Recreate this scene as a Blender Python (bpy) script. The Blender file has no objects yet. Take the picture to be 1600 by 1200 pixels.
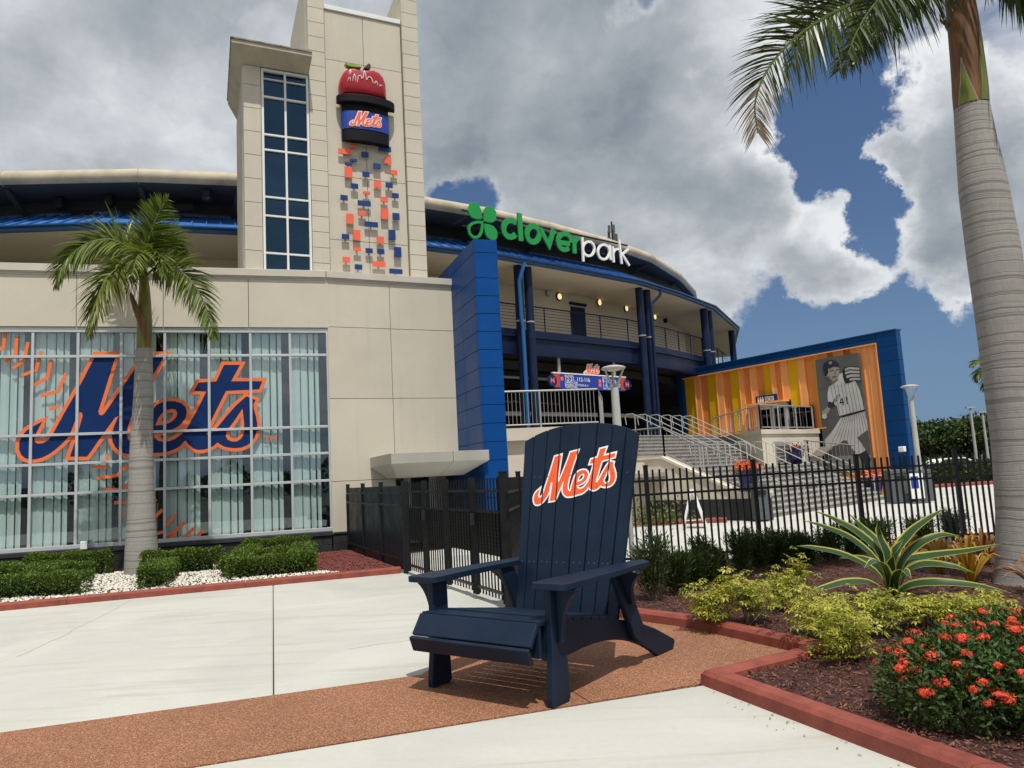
import bpy, math, random
import numpy as np
from mathutils import Vector, Matrix
from mathutils.geometry import delaunay_2d_cdt
random.seed(7)
rng = np.random.default_rng(7)
scene = bpy.context.scene
COL = scene.collection

# ------------------------------------------------------------------ camera, sky, sun
F_PX, PITCH, ROLL, EYE = 1200.0, math.radians(6.9), math.atan(.0535), 1.6
def _rx(a):
    c, s = math.cos(a), math.sin(a); return np.array([[1, 0, 0], [0, c, -s], [0, s, c]])
def _rz(a):
    c, s = math.cos(a), math.sin(a); return np.array([[c, -s, 0], [s, c, 0], [0, 0, 1]])
CAM_R = _rx(math.pi / 2 + PITCH) @ _rz(-ROLL)
CAM_O = np.array([0., 0., EYE])
cd = bpy.data.cameras.new('camera'); cam = bpy.data.objects.new('camera', cd); COL.objects.link(cam)
cam.matrix_world = Matrix.Translation((0, 0, EYE)) @ Matrix(CAM_R.tolist()).to_4x4()
cd.sensor_width = 36.0; cd.lens = 27.0; cd.clip_end = 3000; cd.clip_start = .05
scene.camera = cam

SUN_EL, SUN_AZ = math.radians(66), math.radians(164)      # azimuth clockwise from +Y; the sun stands behind the camera, to its right
SD = Vector((math.sin(SUN_AZ) * math.cos(SUN_EL), math.cos(SUN_AZ) * math.cos(SUN_EL), math.sin(SUN_EL)))
sl = bpy.data.lights.new('sun', 'SUN'); sl.energy = 4.2; sl.angle = math.radians(.55); sl.color = (1, .965, .90)
so = bpy.data.objects.new('sun', sl); COL.objects.link(so)
so.rotation_euler = (-SD).to_track_quat('-Z', 'Y').to_euler(); so.location = (0, -20, 60)

scene.view_settings.view_transform = 'Standard'; scene.view_settings.look = 'None'
scene.view_settings.exposure = 0.0; scene.view_settings.gamma = 1.0
scene.cycles.max_bounces = 6; scene.cycles.diffuse_bounces = 3; scene.cycles.glossy_bounces = 3
scene.cycles.transparent_max_bounces = 16; scene.cycles.transmission_bounces = 4
scene.cycles.use_denoising = True
scene.cycles.caustics_reflective = False; scene.cycles.caustics_refractive = False

def ray(px, py):
    return CAM_R @ np.array([(px - 800) / F_PX, -(py - 600) / F_PX, -1.])
def gz(px, py, z=0.):
    d = ray(px, py); return CAM_O + d * ((z - EYE) / d[2])

class NT:
    """small helper for node trees"""
    def __init__(s, nt): s.t = nt; s.t.nodes.clear()
    def n(s, typ, **kw):
        nd = s.t.nodes.new('ShaderNode' + typ)
        for k, v in kw.items():
            if k.startswith('i_'):
                key = k[2:]; key = int(key) if key.isdigit() else key.replace('_', ' ')
                nd.inputs[key].default_value = v
            else: setattr(nd, k, v)
        return nd
    def l(s, a, b): s.t.links.new(a, b)
    def math(s, op, a, b=None, clamp=False):
        nd = s.n('Math', operation=op); nd.use_clamp = clamp
        for i, x in enumerate((a, b)):
            if x is None: continue
            if isinstance(x, (int, float)): nd.inputs[i].default_value = x
            else: s.l(x, nd.inputs[i])
        return nd.outputs[0]
    def ramp(s, fac, stops, interp='LINEAR'):
        nd = s.n('ValToRGB'); nd.color_ramp.interpolation = interp
        el = nd.color_ramp.elements
        while len(el) < len(stops): el.new(.5)
        for e, (p, c) in zip(el, stops):
            e.position = p; e.color = (c[0], c[1], c[2], 1) if not isinstance(c, (int, float)) else (c, c, c, 1)
        s.l(fac, nd.inputs[0]); return nd.outputs[0]
    def mix(s, fac, a, b, blend='MIX'):
        nd = s.n('Mix', data_type='RGBA', blend_type=blend)
        for i, x in ((0, fac), (6, a), (7, b)):
            if isinstance(x, (int, float)): nd.inputs[i].default_value = x
            elif isinstance(x, tuple): nd.inputs[i].default_value = (x[0], x[1], x[2], 1)
            else: s.l(x, nd.inputs[i])
        return nd.outputs[2]
    def sstep(s, v, a, b, o0=0., o1=1.):
        nd = s.n('MapRange', interpolation_type='SMOOTHSTEP')
        s.l(v, nd.inputs[0])
        for i, x in zip((1, 2, 3, 4), (a, b, o0, o1)): nd.inputs[i].default_value = x
        return nd.outputs[0]

world = bpy.data.worlds.new('World'); scene.world = world; world.use_nodes = True
w = NT(world.node_tree)
sky = w.n('TexSky', sky_type='NISHITA', sun_disc=False, sun_elevation=SUN_EL, sun_rotation=SUN_AZ,
          air_density=1.0, dust_density=.6, ozone_density=2.2, altitude=0)
tc = w.n('TexCoord')
# clouds: noise over a cloud deck seen in perspective, thickened and opened round named directions of the real sky
nrm = w.n('VectorMath', operation='NORMALIZE'); w.l(tc.outputs['Generated'], nrm.inputs[0])
wn = w.n('TexNoise', i_Scale=5.0, i_Detail=8.0, i_Roughness=.62); w.l(nrm.outputs[0], wn.inputs['Vector'])
wsub = w.n('VectorMath', operation='SUBTRACT', i_1=(.5, .5, .5)); w.l(wn.outputs['Color'], wsub.inputs[0])
wsc = w.n('VectorMath', operation='SCALE', i_Scale=.20); w.l(wsub.outputs[0], wsc.inputs[0])
wadd = w.n('VectorMath', operation='ADD'); w.l(nrm.outputs[0], wadd.inputs[0]); w.l(wsc.outputs[0], wadd.inputs[1])
wdir = w.n('VectorMath', operation='NORMALIZE'); w.l(wadd.outputs[0], wdir.inputs[0])
sep = w.n('SeparateXYZ'); w.l(nrm.outputs[0], sep.inputs[0])
zz = w.math('ADD', w.math('MAXIMUM', sep.outputs[2], 0.0), .42)
div = w.n('CombineXYZ'); w.l(w.math('DIVIDE', sep.outputs[0], zz), div.inputs[0]); w.l(w.math('DIVIDE', sep.outputs[1], zz), div.inputs[1])
n1 = w.n('TexNoise', i_Scale=1.9, i_Detail=12.0, i_Roughness=.58, i_Distortion=.35); w.l(div.outputs[0], n1.inputs['Vector'])
n2 = w.n('TexNoise', i_Scale=4.0, i_Detail=10.0, i_Roughness=.56, i_Distortion=.15)
off = w.n('VectorMath', operation='ADD', i_1=(3.7, 1.9, .4)); w.l(div.outputs[0], off.inputs[0]); w.l(off.outputs[0], n2.inputs['Vector'])
vo = w.n('TexVoronoi', voronoi_dimensions='2D', i_Scale=3.6, i_Detail=3.0, i_Roughness=.55, i_Lacunarity=2.3)
vo.normalize = True
vsum = w.n('VectorMath', operation='ADD'); wsc2 = w.n('VectorMath', operation='SCALE', i_Scale=.35); w.l(wsub.outputs[0], wsc2.inputs[0]); w.l(div.outputs[0], vsum.inputs[0]); w.l(wsc2.outputs[0], vsum.inputs[1]); w.l(vsum.outputs[0], vo.inputs['Vector'])
bill = w.math('SUBTRACT', .5, vo.outputs['Distance'])
def spot(px, py, r0, r1, gain, src=wdir):
    d = ray(px, py); d = d / np.linalg.norm(d)
    dp = w.n('VectorMath', operation='DOT_PRODUCT', i_1=tuple(d)); w.l(src.outputs[0], dp.inputs[0])
    a1, a0 = math.cos(r1 / F_PX), math.cos(r0 / F_PX)
    return w.sstep(dp.outputs['Value'], a1, a0, 0., gain)
cov = w.math('ADD', w.math('MULTIPLY', w.math('SUBTRACT', n1.outputs['Fac'], .5), 1.3), .66)
for px, py, r0, r1, g in [(1310, 160, 20, 115, -.75), (1250, 255, 15, 85, -.70), (1385, 350, 10, 62, -.62), (1345, 300, 8, 45, -.45), (1190, 190, 10, 50, -.3),
                          (1330, 560, 50, 150, -.75), (1200, 560, 20, 110, -.5), (1500, 610, 60, 170, -.65), (1430, 570, 50, 140, -.5), (1440, 430, 8, 45, -.3),
                          (745, 300, 8, 60, -.6), (690, 292, 4, 30, -.4), (1015, 15, 5, 40, -.6),
                          (1100, 130, 50, 240, .25), (820, 150, 90, 330, .32), (130, 60, 90, 330, .32), (400, 60, 60, 200, .15), (1490, 200, 40, 110, .55), (1560, 330, 60, 140, .42),
                          (1120, 330, 60, 120, .38), (1265, 420, 20, 80, .40), (1335, 405, 10, 50, .30), (1378, 245, 6, 34, .42), (1480, 478, 12, 48, .65), (1050, 420, 60, 160, .3), (1190, 330, 20, 70, .35), (1460, 350, 20, 60, .3)]:
    cov = w.math('ADD', cov, spot(px, py, r0, r1, g))
cover = w.sstep(cov, .34, .66)
# lit rims where the cloud thins, grey bellies where it is thick
thick = w.math('ADD', w.math('ADD', w.math('MULTIPLY', cov, .55), .45), w.math('ADD', w.math('MULTIPLY', w.math('SUBTRACT', n2.outputs['Fac'], .5), 1.3), w.math('MULTIPLY', bill, -.75)))
for px, py, r0, r1, g in [(90, 50, 60, 250, .30), (830, 150, 110, 330, .27), (330, 30, 20, 150, .12), (1540, 300, 30, 160, .20), (1160, 390, 20, 90, .16), (720, 90, 20, 160, .16), (960, 230, 30, 130, .12), (1290, 450, 20, 90, .20), (1450, 420, 20, 90, .16), (1090, 160, 30, 120, .10),
                          (1185, 285, 10, 75, -.26), (1450, 130, 15, 70, -.16), (60, 200, 20, 120, -.10), (300, 150, 20, 130, -.10), (430, 90, 5, 60, -.22), (1200, 70, 10, 90, -.10), (1185, 210, 10, 60, -.10),
                          (950, 310, 10, 80, -.12), (1000, 60, 10, 70, -.12), (1290, 370, 10, 60, -.16), (130, 250, 20, 150, -.06), (640, 20, 10, 80, -.10)]:
    thick = w.math('ADD', thick, spot(px, py, r0, r1, g))
ccol = w.ramp(w.math('MULTIPLY', thick, .64), [(.34, (9.8, 10., 10.2)), (.50, (7.1, 7.5, 7.9)), (.68, (4.9, 5.35, 5.8)), (1.0, (2.5, 2.95, 3.5))])
for e in ():
    pass
low = w.sstep(sep.outputs[2], -.02, .10)
cf = w.math('MULTIPLY', cover, low)
skyhaze = w.mix(.5, sky.outputs[0], (.5, 1.3, 3.3))
skyhaze = w.mix(w.sstep(sep.outputs[2], .0, .30, .75, .0), skyhaze, (1.7, 3.1, 5.0))
mixc = w.mix(cf, skyhaze, ccol)
bg = w.n('Background', i_Strength=.085); w.l(mixc, bg.inputs['Color'])
wo = w.n('OutputWorld'); w.l(bg.outputs[0], wo.inputs['Surface'])

# ------------------------------------------------------------------ materials
MATS = {}
def mat(name, col, rough=.6, vary=0., vscale=3., bump=0., bscale=40., metal=0., spec=.4, col2=None, stretch=None, detail=5., coat=0.):
    if name in MATS: return MATS[name]
    m = bpy.data.materials.new(name); m.use_nodes = True
    t = NT(m.node_tree)
    out = t.n('OutputMaterial'); p = t.n('BsdfPrincipled', i_Roughness=rough, i_Metallic=metal)
    p.inputs['Specular IOR Level'].default_value = spec
    if coat: p.inputs['Coat Weight'].default_value = coat
    t.l(p.outputs[0], out.inputs[0])
    tcn = t.n('TexCoord'); mp = t.n('Mapping'); t.l(tcn.outputs['Object'], mp.inputs[0])
    if stretch: mp.inputs['Scale'].default_value = stretch
    if vary or col2:
        nz = t.n('TexNoise', i_Scale=vscale, i_Detail=detail, i_Roughness=.6); t.l(mp.outputs[0], nz.inputs['Vector'])
        a = tuple(c * (1 - vary) for c in col); b = col2 or tuple(min(1, c * (1 + vary)) for c in col)
        t.l(t.ramp(nz.outputs['Fac'], [(.34, a), (.66, b)]), p.inputs['Base Color'])
        rr = t.sstep(nz.outputs['Fac'], .3, .7, max(.04, rough - .08), min(1, rough + .08)); t.l(rr, p.inputs['Roughness'])
    else:
        p.inputs['Base Color'].default_value = (*col, 1)
    if bump:
        nb = t.n('TexNoise', i_Scale=bscale, i_Detail=6., i_Roughness=.65); t.l(mp.outputs[0], nb.inputs['Vector'])
        bp = t.n('Bump', i_Strength=bump, i_Distance=.02); t.l(nb.outputs['Fac'], bp.inputs['Height']); t.l(bp.outputs[0], p.inputs['Normal'])
    MATS[name] = m
    return m

def foliage(name, col, col2, trans=.35, rough=.42, vscale=1.7, stripe=None):
    """leaf material: diffuse + translucent + a waxy sheen; colour differs from leaf to leaf"""
    m = bpy.data.materials.new(name); m.use_nodes = True; t = NT(m.node_tree)
    out = t.n('OutputMaterial')
    geo = t.n('NewGeometry'); tcn = t.n('TexCoord')
    nz = t.n('TexNoise', i_Scale=vscale, i_Detail=3.); t.l(tcn.outputs['Object'], nz.inputs['Vector'])
    f = t.math('ADD', t.math('MULTIPLY', geo.outputs['Random Per Island'], .65), t.math('MULTIPLY', nz.outputs['Fac'], .35))
    c = t.ramp(f, [(.12, col), (.85, col2)])
    p = t.n('BsdfPrincipled', i_Roughness=rough); p.inputs['Specular IOR Level'].default_value = .35
    tr = t.n('BsdfTranslucent'); t.l(c, p.inputs['Base Color'])
    t.l(t.mix(.5, c, (.30, .36, .02), 'SOFT_LIGHT'), tr.inputs['Color'])
    mx = t.n('MixShader', i_0=trans); t.l(p.outputs[0], mx.inputs[1]); t.l(tr.outputs[0], mx.inputs[2]); t.l(mx.outputs[0], out.inputs[0])
    MATS[name] = m; return m

def glass(name, tint, refl=.25, blue=None):
    m = bpy.data.materials.new(name); m.use_nodes = True; t = NT(m.node_tree)
    out = t.n('OutputMaterial'); lw = t.n('LayerWeight', i_Blend=.5)
    f = t.math('ADD', t.math('MULTIPLY', t.math('POWER', lw.outputs['Facing'], 4.), .7), refl, clamp=True)
    g = t.n('BsdfGlossy', i_Roughness=.01); g.inputs['Color'].default_value = (*(blue or (.85, .92, .95)), 1)
    nz = t.n('TexNoise', i_Scale=.7, i_Detail=1.); tcn = t.n('TexCoord'); t.l(tcn.outputs['Object'], nz.inputs['Vector'])
    bp = t.n('Bump', i_Strength=.05, i_Distance=.05); t.l(nz.outputs['Fac'], bp.inputs['Height']); t.l(bp.outputs[0], g.inputs['Normal'])
    tr = t.n('BsdfTransparent'); tr.inputs['Color'].default_value = (*tint, 1)
    mx = t.n('MixShader'); t.l(f, mx.inputs[0]); t.l(tr.outputs[0], mx.inputs[1]); t.l(g.outputs[0], mx.inputs[2]); t.l(mx.outputs[0], out.inputs[0])
    MATS[name] = m; return m

def emit(name, col, st):
    m = bpy.data.materials.new(name); m.use_nodes = True; t = NT(m.node_tree)
    out = t.n('OutputMaterial'); e = t.n('Emission', i_Strength=st); e.inputs[0].default_value = (*col, 1); t.l(e.outputs[0], out.inputs[0])
    MATS[name] = m; return m

def speckle(name, cols, scale, rough=.8, bump=.6, big=(.85, 1.12), dist=.006):
    """exposed-aggregate ground: one voronoi cell per pebble"""
    m = bpy.data.materials.new(name); m.use_nodes = True; t = NT(m.node_tree)
    out = t.n('OutputMaterial'); p = t.n('BsdfPrincipled', i_Roughness=rough); t.l(p.outputs[0], out.inputs[0])
    tcn = t.n('TexCoord'); v = t.n('TexVoronoi', i_Scale=scale); t.l(tcn.outputs['Object'], v.inputs['Vector'])
    sp = t.n('SeparateColor'); t.l(v.outputs['Color'], sp.inputs[0])
    c = t.ramp(sp.outputs[0], cols)
    nz = t.n('TexNoise', i_Scale=.9, i_Detail=5.); t.l(tcn.outputs['Object'], nz.inputs['Vector'])
    k = t.ramp(nz.outputs['Fac'], [(.3, big[0]), (.7, big[1])])
    t.l(t.mix(1., c, k, 'MULTIPLY'), p.inputs['Base Color'])
    bp = t.n('Bump', i_Strength=bump, i_Distance=dist); bp.invert = True; t.l(v.outputs['Distance'], bp.inputs['Height']); t.l(bp.outputs[0], p.inputs['Normal'])
    MATS[name] = m; return m

def concrete(name, col, stain, seed=0.):
    m = bpy.data.materials.new(name); m.use_nodes = True; t = NT(m.node_tree)
    out = t.n('OutputMaterial'); p = t.n('BsdfPrincipled', i_Roughness=.85); p.inputs['Specular IOR Level'].default_value = .25; t.l(p.outputs[0], out.inputs[0])
    tcn = t.n('TexCoord'); mp = t.n('Mapping'); mp.inputs['Location'].default_value = (seed, seed * .7, 0); t.l(tcn.outputs['Object'], mp.inputs[0])
    a = t.n('TexNoise', i_Scale=.55, i_Detail=9., i_Roughness=.62, i_Distortion=.8); t.l(mp.outputs[0], a.inputs['Vector'])
    b = t.n('TexNoise', i_Scale=22., i_Detail=5., i_Roughness=.7); t.l(mp.outputs[0], b.inputs['Vector'])
    st = t.n('Mapping'); st.inputs['Scale'].default_value = (.35, 3.2, 1); st.inputs['Rotation'].default_value = (0, 0, .33); t.l(tcn.outputs['Object'], st.inputs[0])
    s = t.n('TexNoise', i_Scale=1.1, i_Detail=7., i_Roughness=.6, i_Distortion=1.2); t.l(st.outputs[0], s.inputs['Vector'])
    c = t.ramp(a.outputs['Fac'], [(.28, tuple(x * .84 for x in col)), (.6, col), (.8, tuple(min(1, x * 1.05) for x in col))])
    c = t.mix(t.sstep(s.outputs['Fac'], .50, .76, 0., .6), c, stain)
    c = t.mix(t.sstep(b.outputs['Fac'], .30, .70, .10, .0), c, tuple(x * .5 for x in col))
    t.l(c, p.inputs['Base Color'])
    f = t.n('TexNoise', i_Scale=260., i_Detail=3.); t.l(mp.outputs[0], f.inputs['Vector'])
    bp = t.n('Bump', i_Strength=.18, i_Distance=.004); t.l(f.outputs['Fac'], bp.inputs['Height']); t.l(bp.outputs[0], p.inputs['Normal'])
    MATS[name] = m; return m

def stucco_mat(name, col):
    m = bpy.data.materials.new(name); m.use_nodes = True; t = NT(m.node_tree)
    out = t.n('OutputMaterial'); p = t.n('BsdfPrincipled', i_Roughness=.9); p.inputs['Specular IOR Level'].default_value = .18; t.l(p.outputs[0], out.inputs[0])
    tcn = t.n('TexCoord'); a = t.n('TexNoise', i_Scale=.9, i_Detail=7., i_Roughness=.65); t.l(tcn.outputs['Object'], a.inputs['Vector'])
    mp = t.n('Mapping'); mp.inputs['Scale'].default_value = (3.2, 3.2, .16); t.l(tcn.outputs['Object'], mp.inputs[0])
    s = t.n('TexNoise', i_Scale=1.4, i_Detail=6., i_Roughness=.6); t.l(mp.outputs[0], s.inputs['Vector'])
    b = t.n('TexNoise', i_Scale=55., i_Detail=4., i_Roughness=.75); t.l(tcn.outputs['Object'], b.inputs['Vector'])
    oi = t.n('ObjectInfo'); k = t.math('ADD', t.math('MULTIPLY', oi.outputs['Random'], .06), .97)
    c = t.ramp(a.outputs['Fac'], [(.3, tuple(x * .93 for x in col)), (.7, tuple(x * 1.04 for x in col))])
    c = t.mix(t.sstep(s.outputs['Fac'], .55, .80, 0., .28), c, tuple(x * .62 for x in col))
    c = t.mix(t.sstep(b.outputs['Fac'], .35, .65, .16, 0.), c, tuple(x * .72 for x in col))
    kc = t.n('CombineXYZ'); [t.l(k, kc.inputs[i]) for i in range(3)]
    t.l(t.mix(1., c, kc.outputs[0], 'MULTIPLY'), p.inputs['Base Color'])
    f = t.n('TexNoise', i_Scale=130., i_Detail=3.); t.l(tcn.outputs['Object'], f.inputs['Vector'])
    bp = t.n('Bump', i_Strength=.4, i_Distance=.01); t.l(f.outputs['Fac'], bp.inputs['Height']); t.l(bp.outputs[0], p.inputs['Normal'])
    MATS[name] = m; return m
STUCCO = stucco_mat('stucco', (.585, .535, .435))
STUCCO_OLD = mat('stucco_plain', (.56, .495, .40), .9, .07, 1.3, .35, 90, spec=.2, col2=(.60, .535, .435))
STUCCO_D = mat('stucco_dark', (.45, .40, .32), .9, .12, 2.2, .3, 80, spec=.2)  # darker stucco tone, on the hood and the tower's left side
CREAM = mat('cream_paint', (.66, .57, .43), .75, .04, .8, spec=.25)
CAP = mat('cap_metal', (.52, .48, .41), .45, .05, 1., spec=.4)
BLOCK = mat('black_block', (.022, .022, .025), .6, .35, 4., .5, 60)
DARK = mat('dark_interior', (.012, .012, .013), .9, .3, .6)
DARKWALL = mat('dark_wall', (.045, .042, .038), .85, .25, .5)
ALU = mat('window_aluminium', (.50, .525, .53), .38, .04, 2., metal=.25)
WHITE_F = mat('white_frame', (.74, .74, .72), .4, .04, 2.)
BLUE_P = mat('blue_panel', (.003, .056, .225), .40, .10, .8, spec=.13)
BLUE_ROOF = mat('blue_roof_metal', (.045, .16, .44), .36, .12, 1.2, spec=.5)
BLUE_GUT = mat('blue_gutter', (.006, .055, .16), .35, .12, 1.2, spec=.5)
NAVY_ST = mat('navy_steel', (.006, .014, .044), .5, .18, 1.3, spec=.2)
NAVY_P = mat('navy_chair_paint', (.0055, .0150, .033), .46, .16, 2.6, .10, 26, spec=.20, stretch=(1, 1, 1), col2=(.0075, .0180, .040))
ORANGE_L = mat('orange_logo', (.83, .115, .022), .5, .05, 3.)
ORANGE_W = mat('orange_film', (.80, .17, .045), .5, .04, 2.)
NAVY_W = mat('navy_film', (.006, .028, .115), .6, .06, 1., spec=.12)
WHITE_L = mat('white_logo', (.80, .79, .76), .5, .04, 3.)
CORAL = mat('coral_tile', (.82, .13, .07), .45, .04, 2.)
TILE_B = mat('blue_tile', (.006, .035, .17), .42, .06, 2.)
APPLE = mat('apple_red', (.33, .006, .014), .32, .08, 1.5, coat=.2)
HAT = mat('hat_black', (.008, .008, .010), .55, .2, 3., spec=.12)
BAND = mat('band_blue', (.010, .045, .30), .45, .06, 2.)
LEAFGREEN = mat('sign_leaf_green', (.20, .34, .05), .5, .1, 3.)
STEMBROWN = mat('sign_stem', (.04, .03, .03), .6, .2, 3.)
GREEN_L = mat('clover_green', (.006, .26, .052), .45, .05, 2.)
EAVE = mat('eave_cream', (.46, .39, .285), .6, .2, 1.4, spec=.25, col2=(.53, .455, .34))
BLACK_F = mat('black_fence_paint', (.006, .007, .0075), .42, .2, 6., spec=.28)
NAVY_F = mat('navy_privacy_board', (.006, .009, .019), .45, .2, 3., spec=.25)
GALV = mat('galvanised_rail', (.33, .325, .31), .5, .1, 4., metal=.25)
GALV_D = mat('dull_galvanised', (.20, .195, .185), .6, .1, 4.)
GALV_L = mat('handrail_alu', (.48, .48, .465), .36, .06, 4., metal=.3)
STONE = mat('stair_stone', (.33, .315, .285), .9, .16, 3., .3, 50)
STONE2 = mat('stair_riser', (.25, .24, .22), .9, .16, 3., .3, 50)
PLAT = mat('platform_plaster', (.60, .54, .44), .85, .08, .8)
TAN = mat('tan_and_shaded_wall', (.28, .20, .14), .8, .08, .8)
GREYC = mat('grey_concrete', (.30, .285, .26), .9, .2, 1.1, .2, 30)
KERB = mat('red_kerb', (.225, .050, .033), .74, .22, 5.5, .35, 70, col2=(.27, .066, .043))
ORANGE_C = mat('cladding_orange', (.86, .37, .125), .5, .05, .7)
BURNT_C = mat('cladding_burnt', (.71, .25, .06), .5, .05, .7)
YELLOW_C = mat('cladding_yellow', (.72, .40, .006), .5, .05, .7)
BLUE_E = mat('elevator_blue', (.003, .045, .16), .45, .1, .8, spec=.15)
LAMPGREY = mat('lamp_grey', (.40, .40, .385), .5, .08, 3.)
POT = mat('cobalt_pot', (.008, .012, .10), .2, .15, 4., coat=.3)
BINGREY = mat('bin_grey', (.085, .095, .105), .6, .1, 4.)
BLIND = foliage('blind_fabric', (.62, .74, .71), (.68, .79, .76), .15, .7)
STONEW = mat('white_pebble', (.66, .60, .50), .8, .2, 9., col2=(.74, .71, .64))
LAVA = mat('lava_rock', (.14, .038, .03), .9, .35, 9.)
MULCH = mat('mulch_soil', (.055, .020, .014), 1., .4, 9., 1., 60)
GLASS = glass('window_glass', (.96, .99, .985), .085, (.80, .90, .94))
GLASS_B = glass('tower_glass', (.20, .32, .40), .10, (.30, .58, .88))
GLASS_D = glass('door_glass', (.20, .24, .24), .14)
LIT = emit('lit_lamp', (1., .74, .36), 1.1)
CONC = concrete('plaza_concrete', (.465, .462, .418), (.36, .31, .235))
CONC2 = concrete('plaza_concrete_far', (.52, .51, .47), (.43, .39, .33), 7.)
PATH = speckle('pebble_path', [(.0, (.15, .048, .024)), (.35, (.21, .074, .033)), (.7, (.275, .118, .056)), (1., (.44, .26, .15))], 150.)
ASPH = speckle('asphalt', [(0., (.035, .035, .035)), (1., (.07, .07, .068))], 120.)

# ------------------------------------------------------------------ mesh helpers
class MB:
    def __init__(s): s.v = []; s.f = []
    def add(s, vs, fs):
        b = len(s.v); s.v += [tuple(map(float, p)) for p in vs]; s.f += [tuple(b + i for i in f) for f in fs]; return s
    def obox(s, o, ax, ay, az):
        """box from corner o along three edge vectors"""
        o, ax, ay, az = (np.array(q, float) for q in (o, ax, ay, az))
        if np.dot(np.cross(ax, ay), az) < 0: ax, ay = ay, ax
        c = [o, o + ax, o + ax + ay, o + ay]; c += [q + az for q in c]
        return s.add(c, [(0, 3, 2, 1), (4, 5, 6, 7), (0, 1, 5, 4), (1, 2, 6, 5), (2, 3, 7, 6), (3, 0, 4, 7)])
    def box(s, x0, x1, y0, y1, z0, z1):
        return s.obox((x0, y0, z0), (x1 - x0, 0, 0), (0, y1 - y0, 0), (0, 0, z1 - z0))
    def bar(s, a, b, w_, h, up=(0, 0, 1)):
        a, b, up = np.array(a, float), np.array(b, float), np.array(up, float)
        d = (b - a) / np.linalg.norm(b - a); sd = np.cross(d, up)
        if np.linalg.norm(sd) < 1e-6: sd = np.cross(d, (1, 0, 0))
        sd /= np.linalg.norm(sd); u = np.cross(sd, d)
        return s.obox(a - sd * w_ / 2 - u * h / 2, sd * w_, b - a, u * h)
    def tube(s, pts, r, n=8, cap=True):
        pts = [np.array(p, float) for p in pts]
        rs = r if isinstance(r, (list, tuple)) else [r] * len(pts)
        rings = []; ref = None
        for i, p in enumerate(pts):
            d = pts[min(i + 1, len(pts) - 1)] - pts[max(i - 1, 0)]; d /= np.linalg.norm(d) + 1e-12
            if ref is None: ref = np.array((0, 0, 1.)) if abs(d[2]) < .9 else np.array((1., 0, 0))
            a = np.cross(d, ref); a /= np.linalg.norm(a) + 1e-12; b = np.cross(d, a); ref = np.cross(a, d)
            rings.append([p + rs[i] * (a * math.cos(t) + b * math.sin(t)) for t in np.linspace(0, 2 * math.pi, n, endpoint=False)])
        vs = [q for rg in rings for q in rg]; fs = []
        for i in range(len(pts) - 1):
            for j in range(n):
                k = (j + 1) % n; fs.append((i * n + j, i * n + k, (i + 1) * n + k, (i + 1) * n + j))
        if cap: fs.append(tuple(range(n))[::-1]); fs.append(tuple(range((len(pts) - 1) * n, len(pts) * n)))
        return s.add(vs, fs)
    def lathe(s, c, prof, n=20):
        vs = []; fs = []
        for r, z in prof:
            vs += [(c[0] + r * math.cos(t), c[1] + r * math.sin(t), c[2] + z) for t in np.linspace(0, 2 * math.pi, n, endpoint=False)]
        for i in range(len(prof) - 1):
            for j in range(n):
                k = (j + 1) % n; fs.append((i * n + j, i * n + k, (i + 1) * n + k, (i + 1) * n + j))
        fs.append(tuple(range(n))[::-1]); fs.append(tuple(range((len(prof) - 1) * n, len(prof) * n)))
        return s.add(vs, fs)
    def prism(s, poly, fn, d0, d1):
        """polygon (list of 2D) -> closed solid between depths d0 and d1; fn(x, y, d) gives the 3D point"""
        tris = cdt([poly], lambda x, y: inside(x, y, poly))
        return s.triprism(tris, fn, d0, d1)
    def triprism(s, vt, fn, d0, d1):
        vs2, tris = vt; used = sorted({i for t in tris for i in t}); ix = {o: k for k, o in enumerate(used)}
        vs2 = [vs2[i] for i in used]; tris = [tuple(ix[i] for i in t) for t in tris]
        n = len(vs2); P = [fn(x, y, d1) for x, y in vs2] + [fn(x, y, d0) for x, y in vs2]
        fs = [tuple(t) for t in tris] + [tuple(q + n for q in t[::-1]) for t in tris]
        ed = {}
        for t in tris:
            for a, b in zip(t, (t[1], t[2], t[0])): ed[(a, b)] = ed.get((a, b), 0) + 1
        for (a, b) in ed:
            if (b, a) not in ed: fs.append((b, a, a + n, b + n))
        return s.add(P, fs)
    def strip(s, pts, wd, fn, d0, d1, closed=False):
        """flat ribbon along a 2D line, extruded"""
        L, R = offs(pts, wd / 2, closed); n = len(pts)
        P = [fn(*q, d1) for q in L] + [fn(*q, d1) for q in R] + [fn(*q, d0) for q in L] + [fn(*q, d0) for q in R]
        fs = []; m = n if closed else n - 1
        for i in range(m):
            j = (i + 1) % n
            fs += [(i, n + i, n + j, j), (2 * n + i, 2 * n + j, 3 * n + j, 3 * n + i), (i, j, 2 * n + j, 2 * n + i), (n + i, 3 * n + i, 3 * n + j, n + j)]
        if not closed: fs += [(0, 2 * n, 3 * n, n), (n - 1, 2 * n - 1, 4 * n - 1, 3 * n - 1)]
        return s.add(P, fs)

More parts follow.
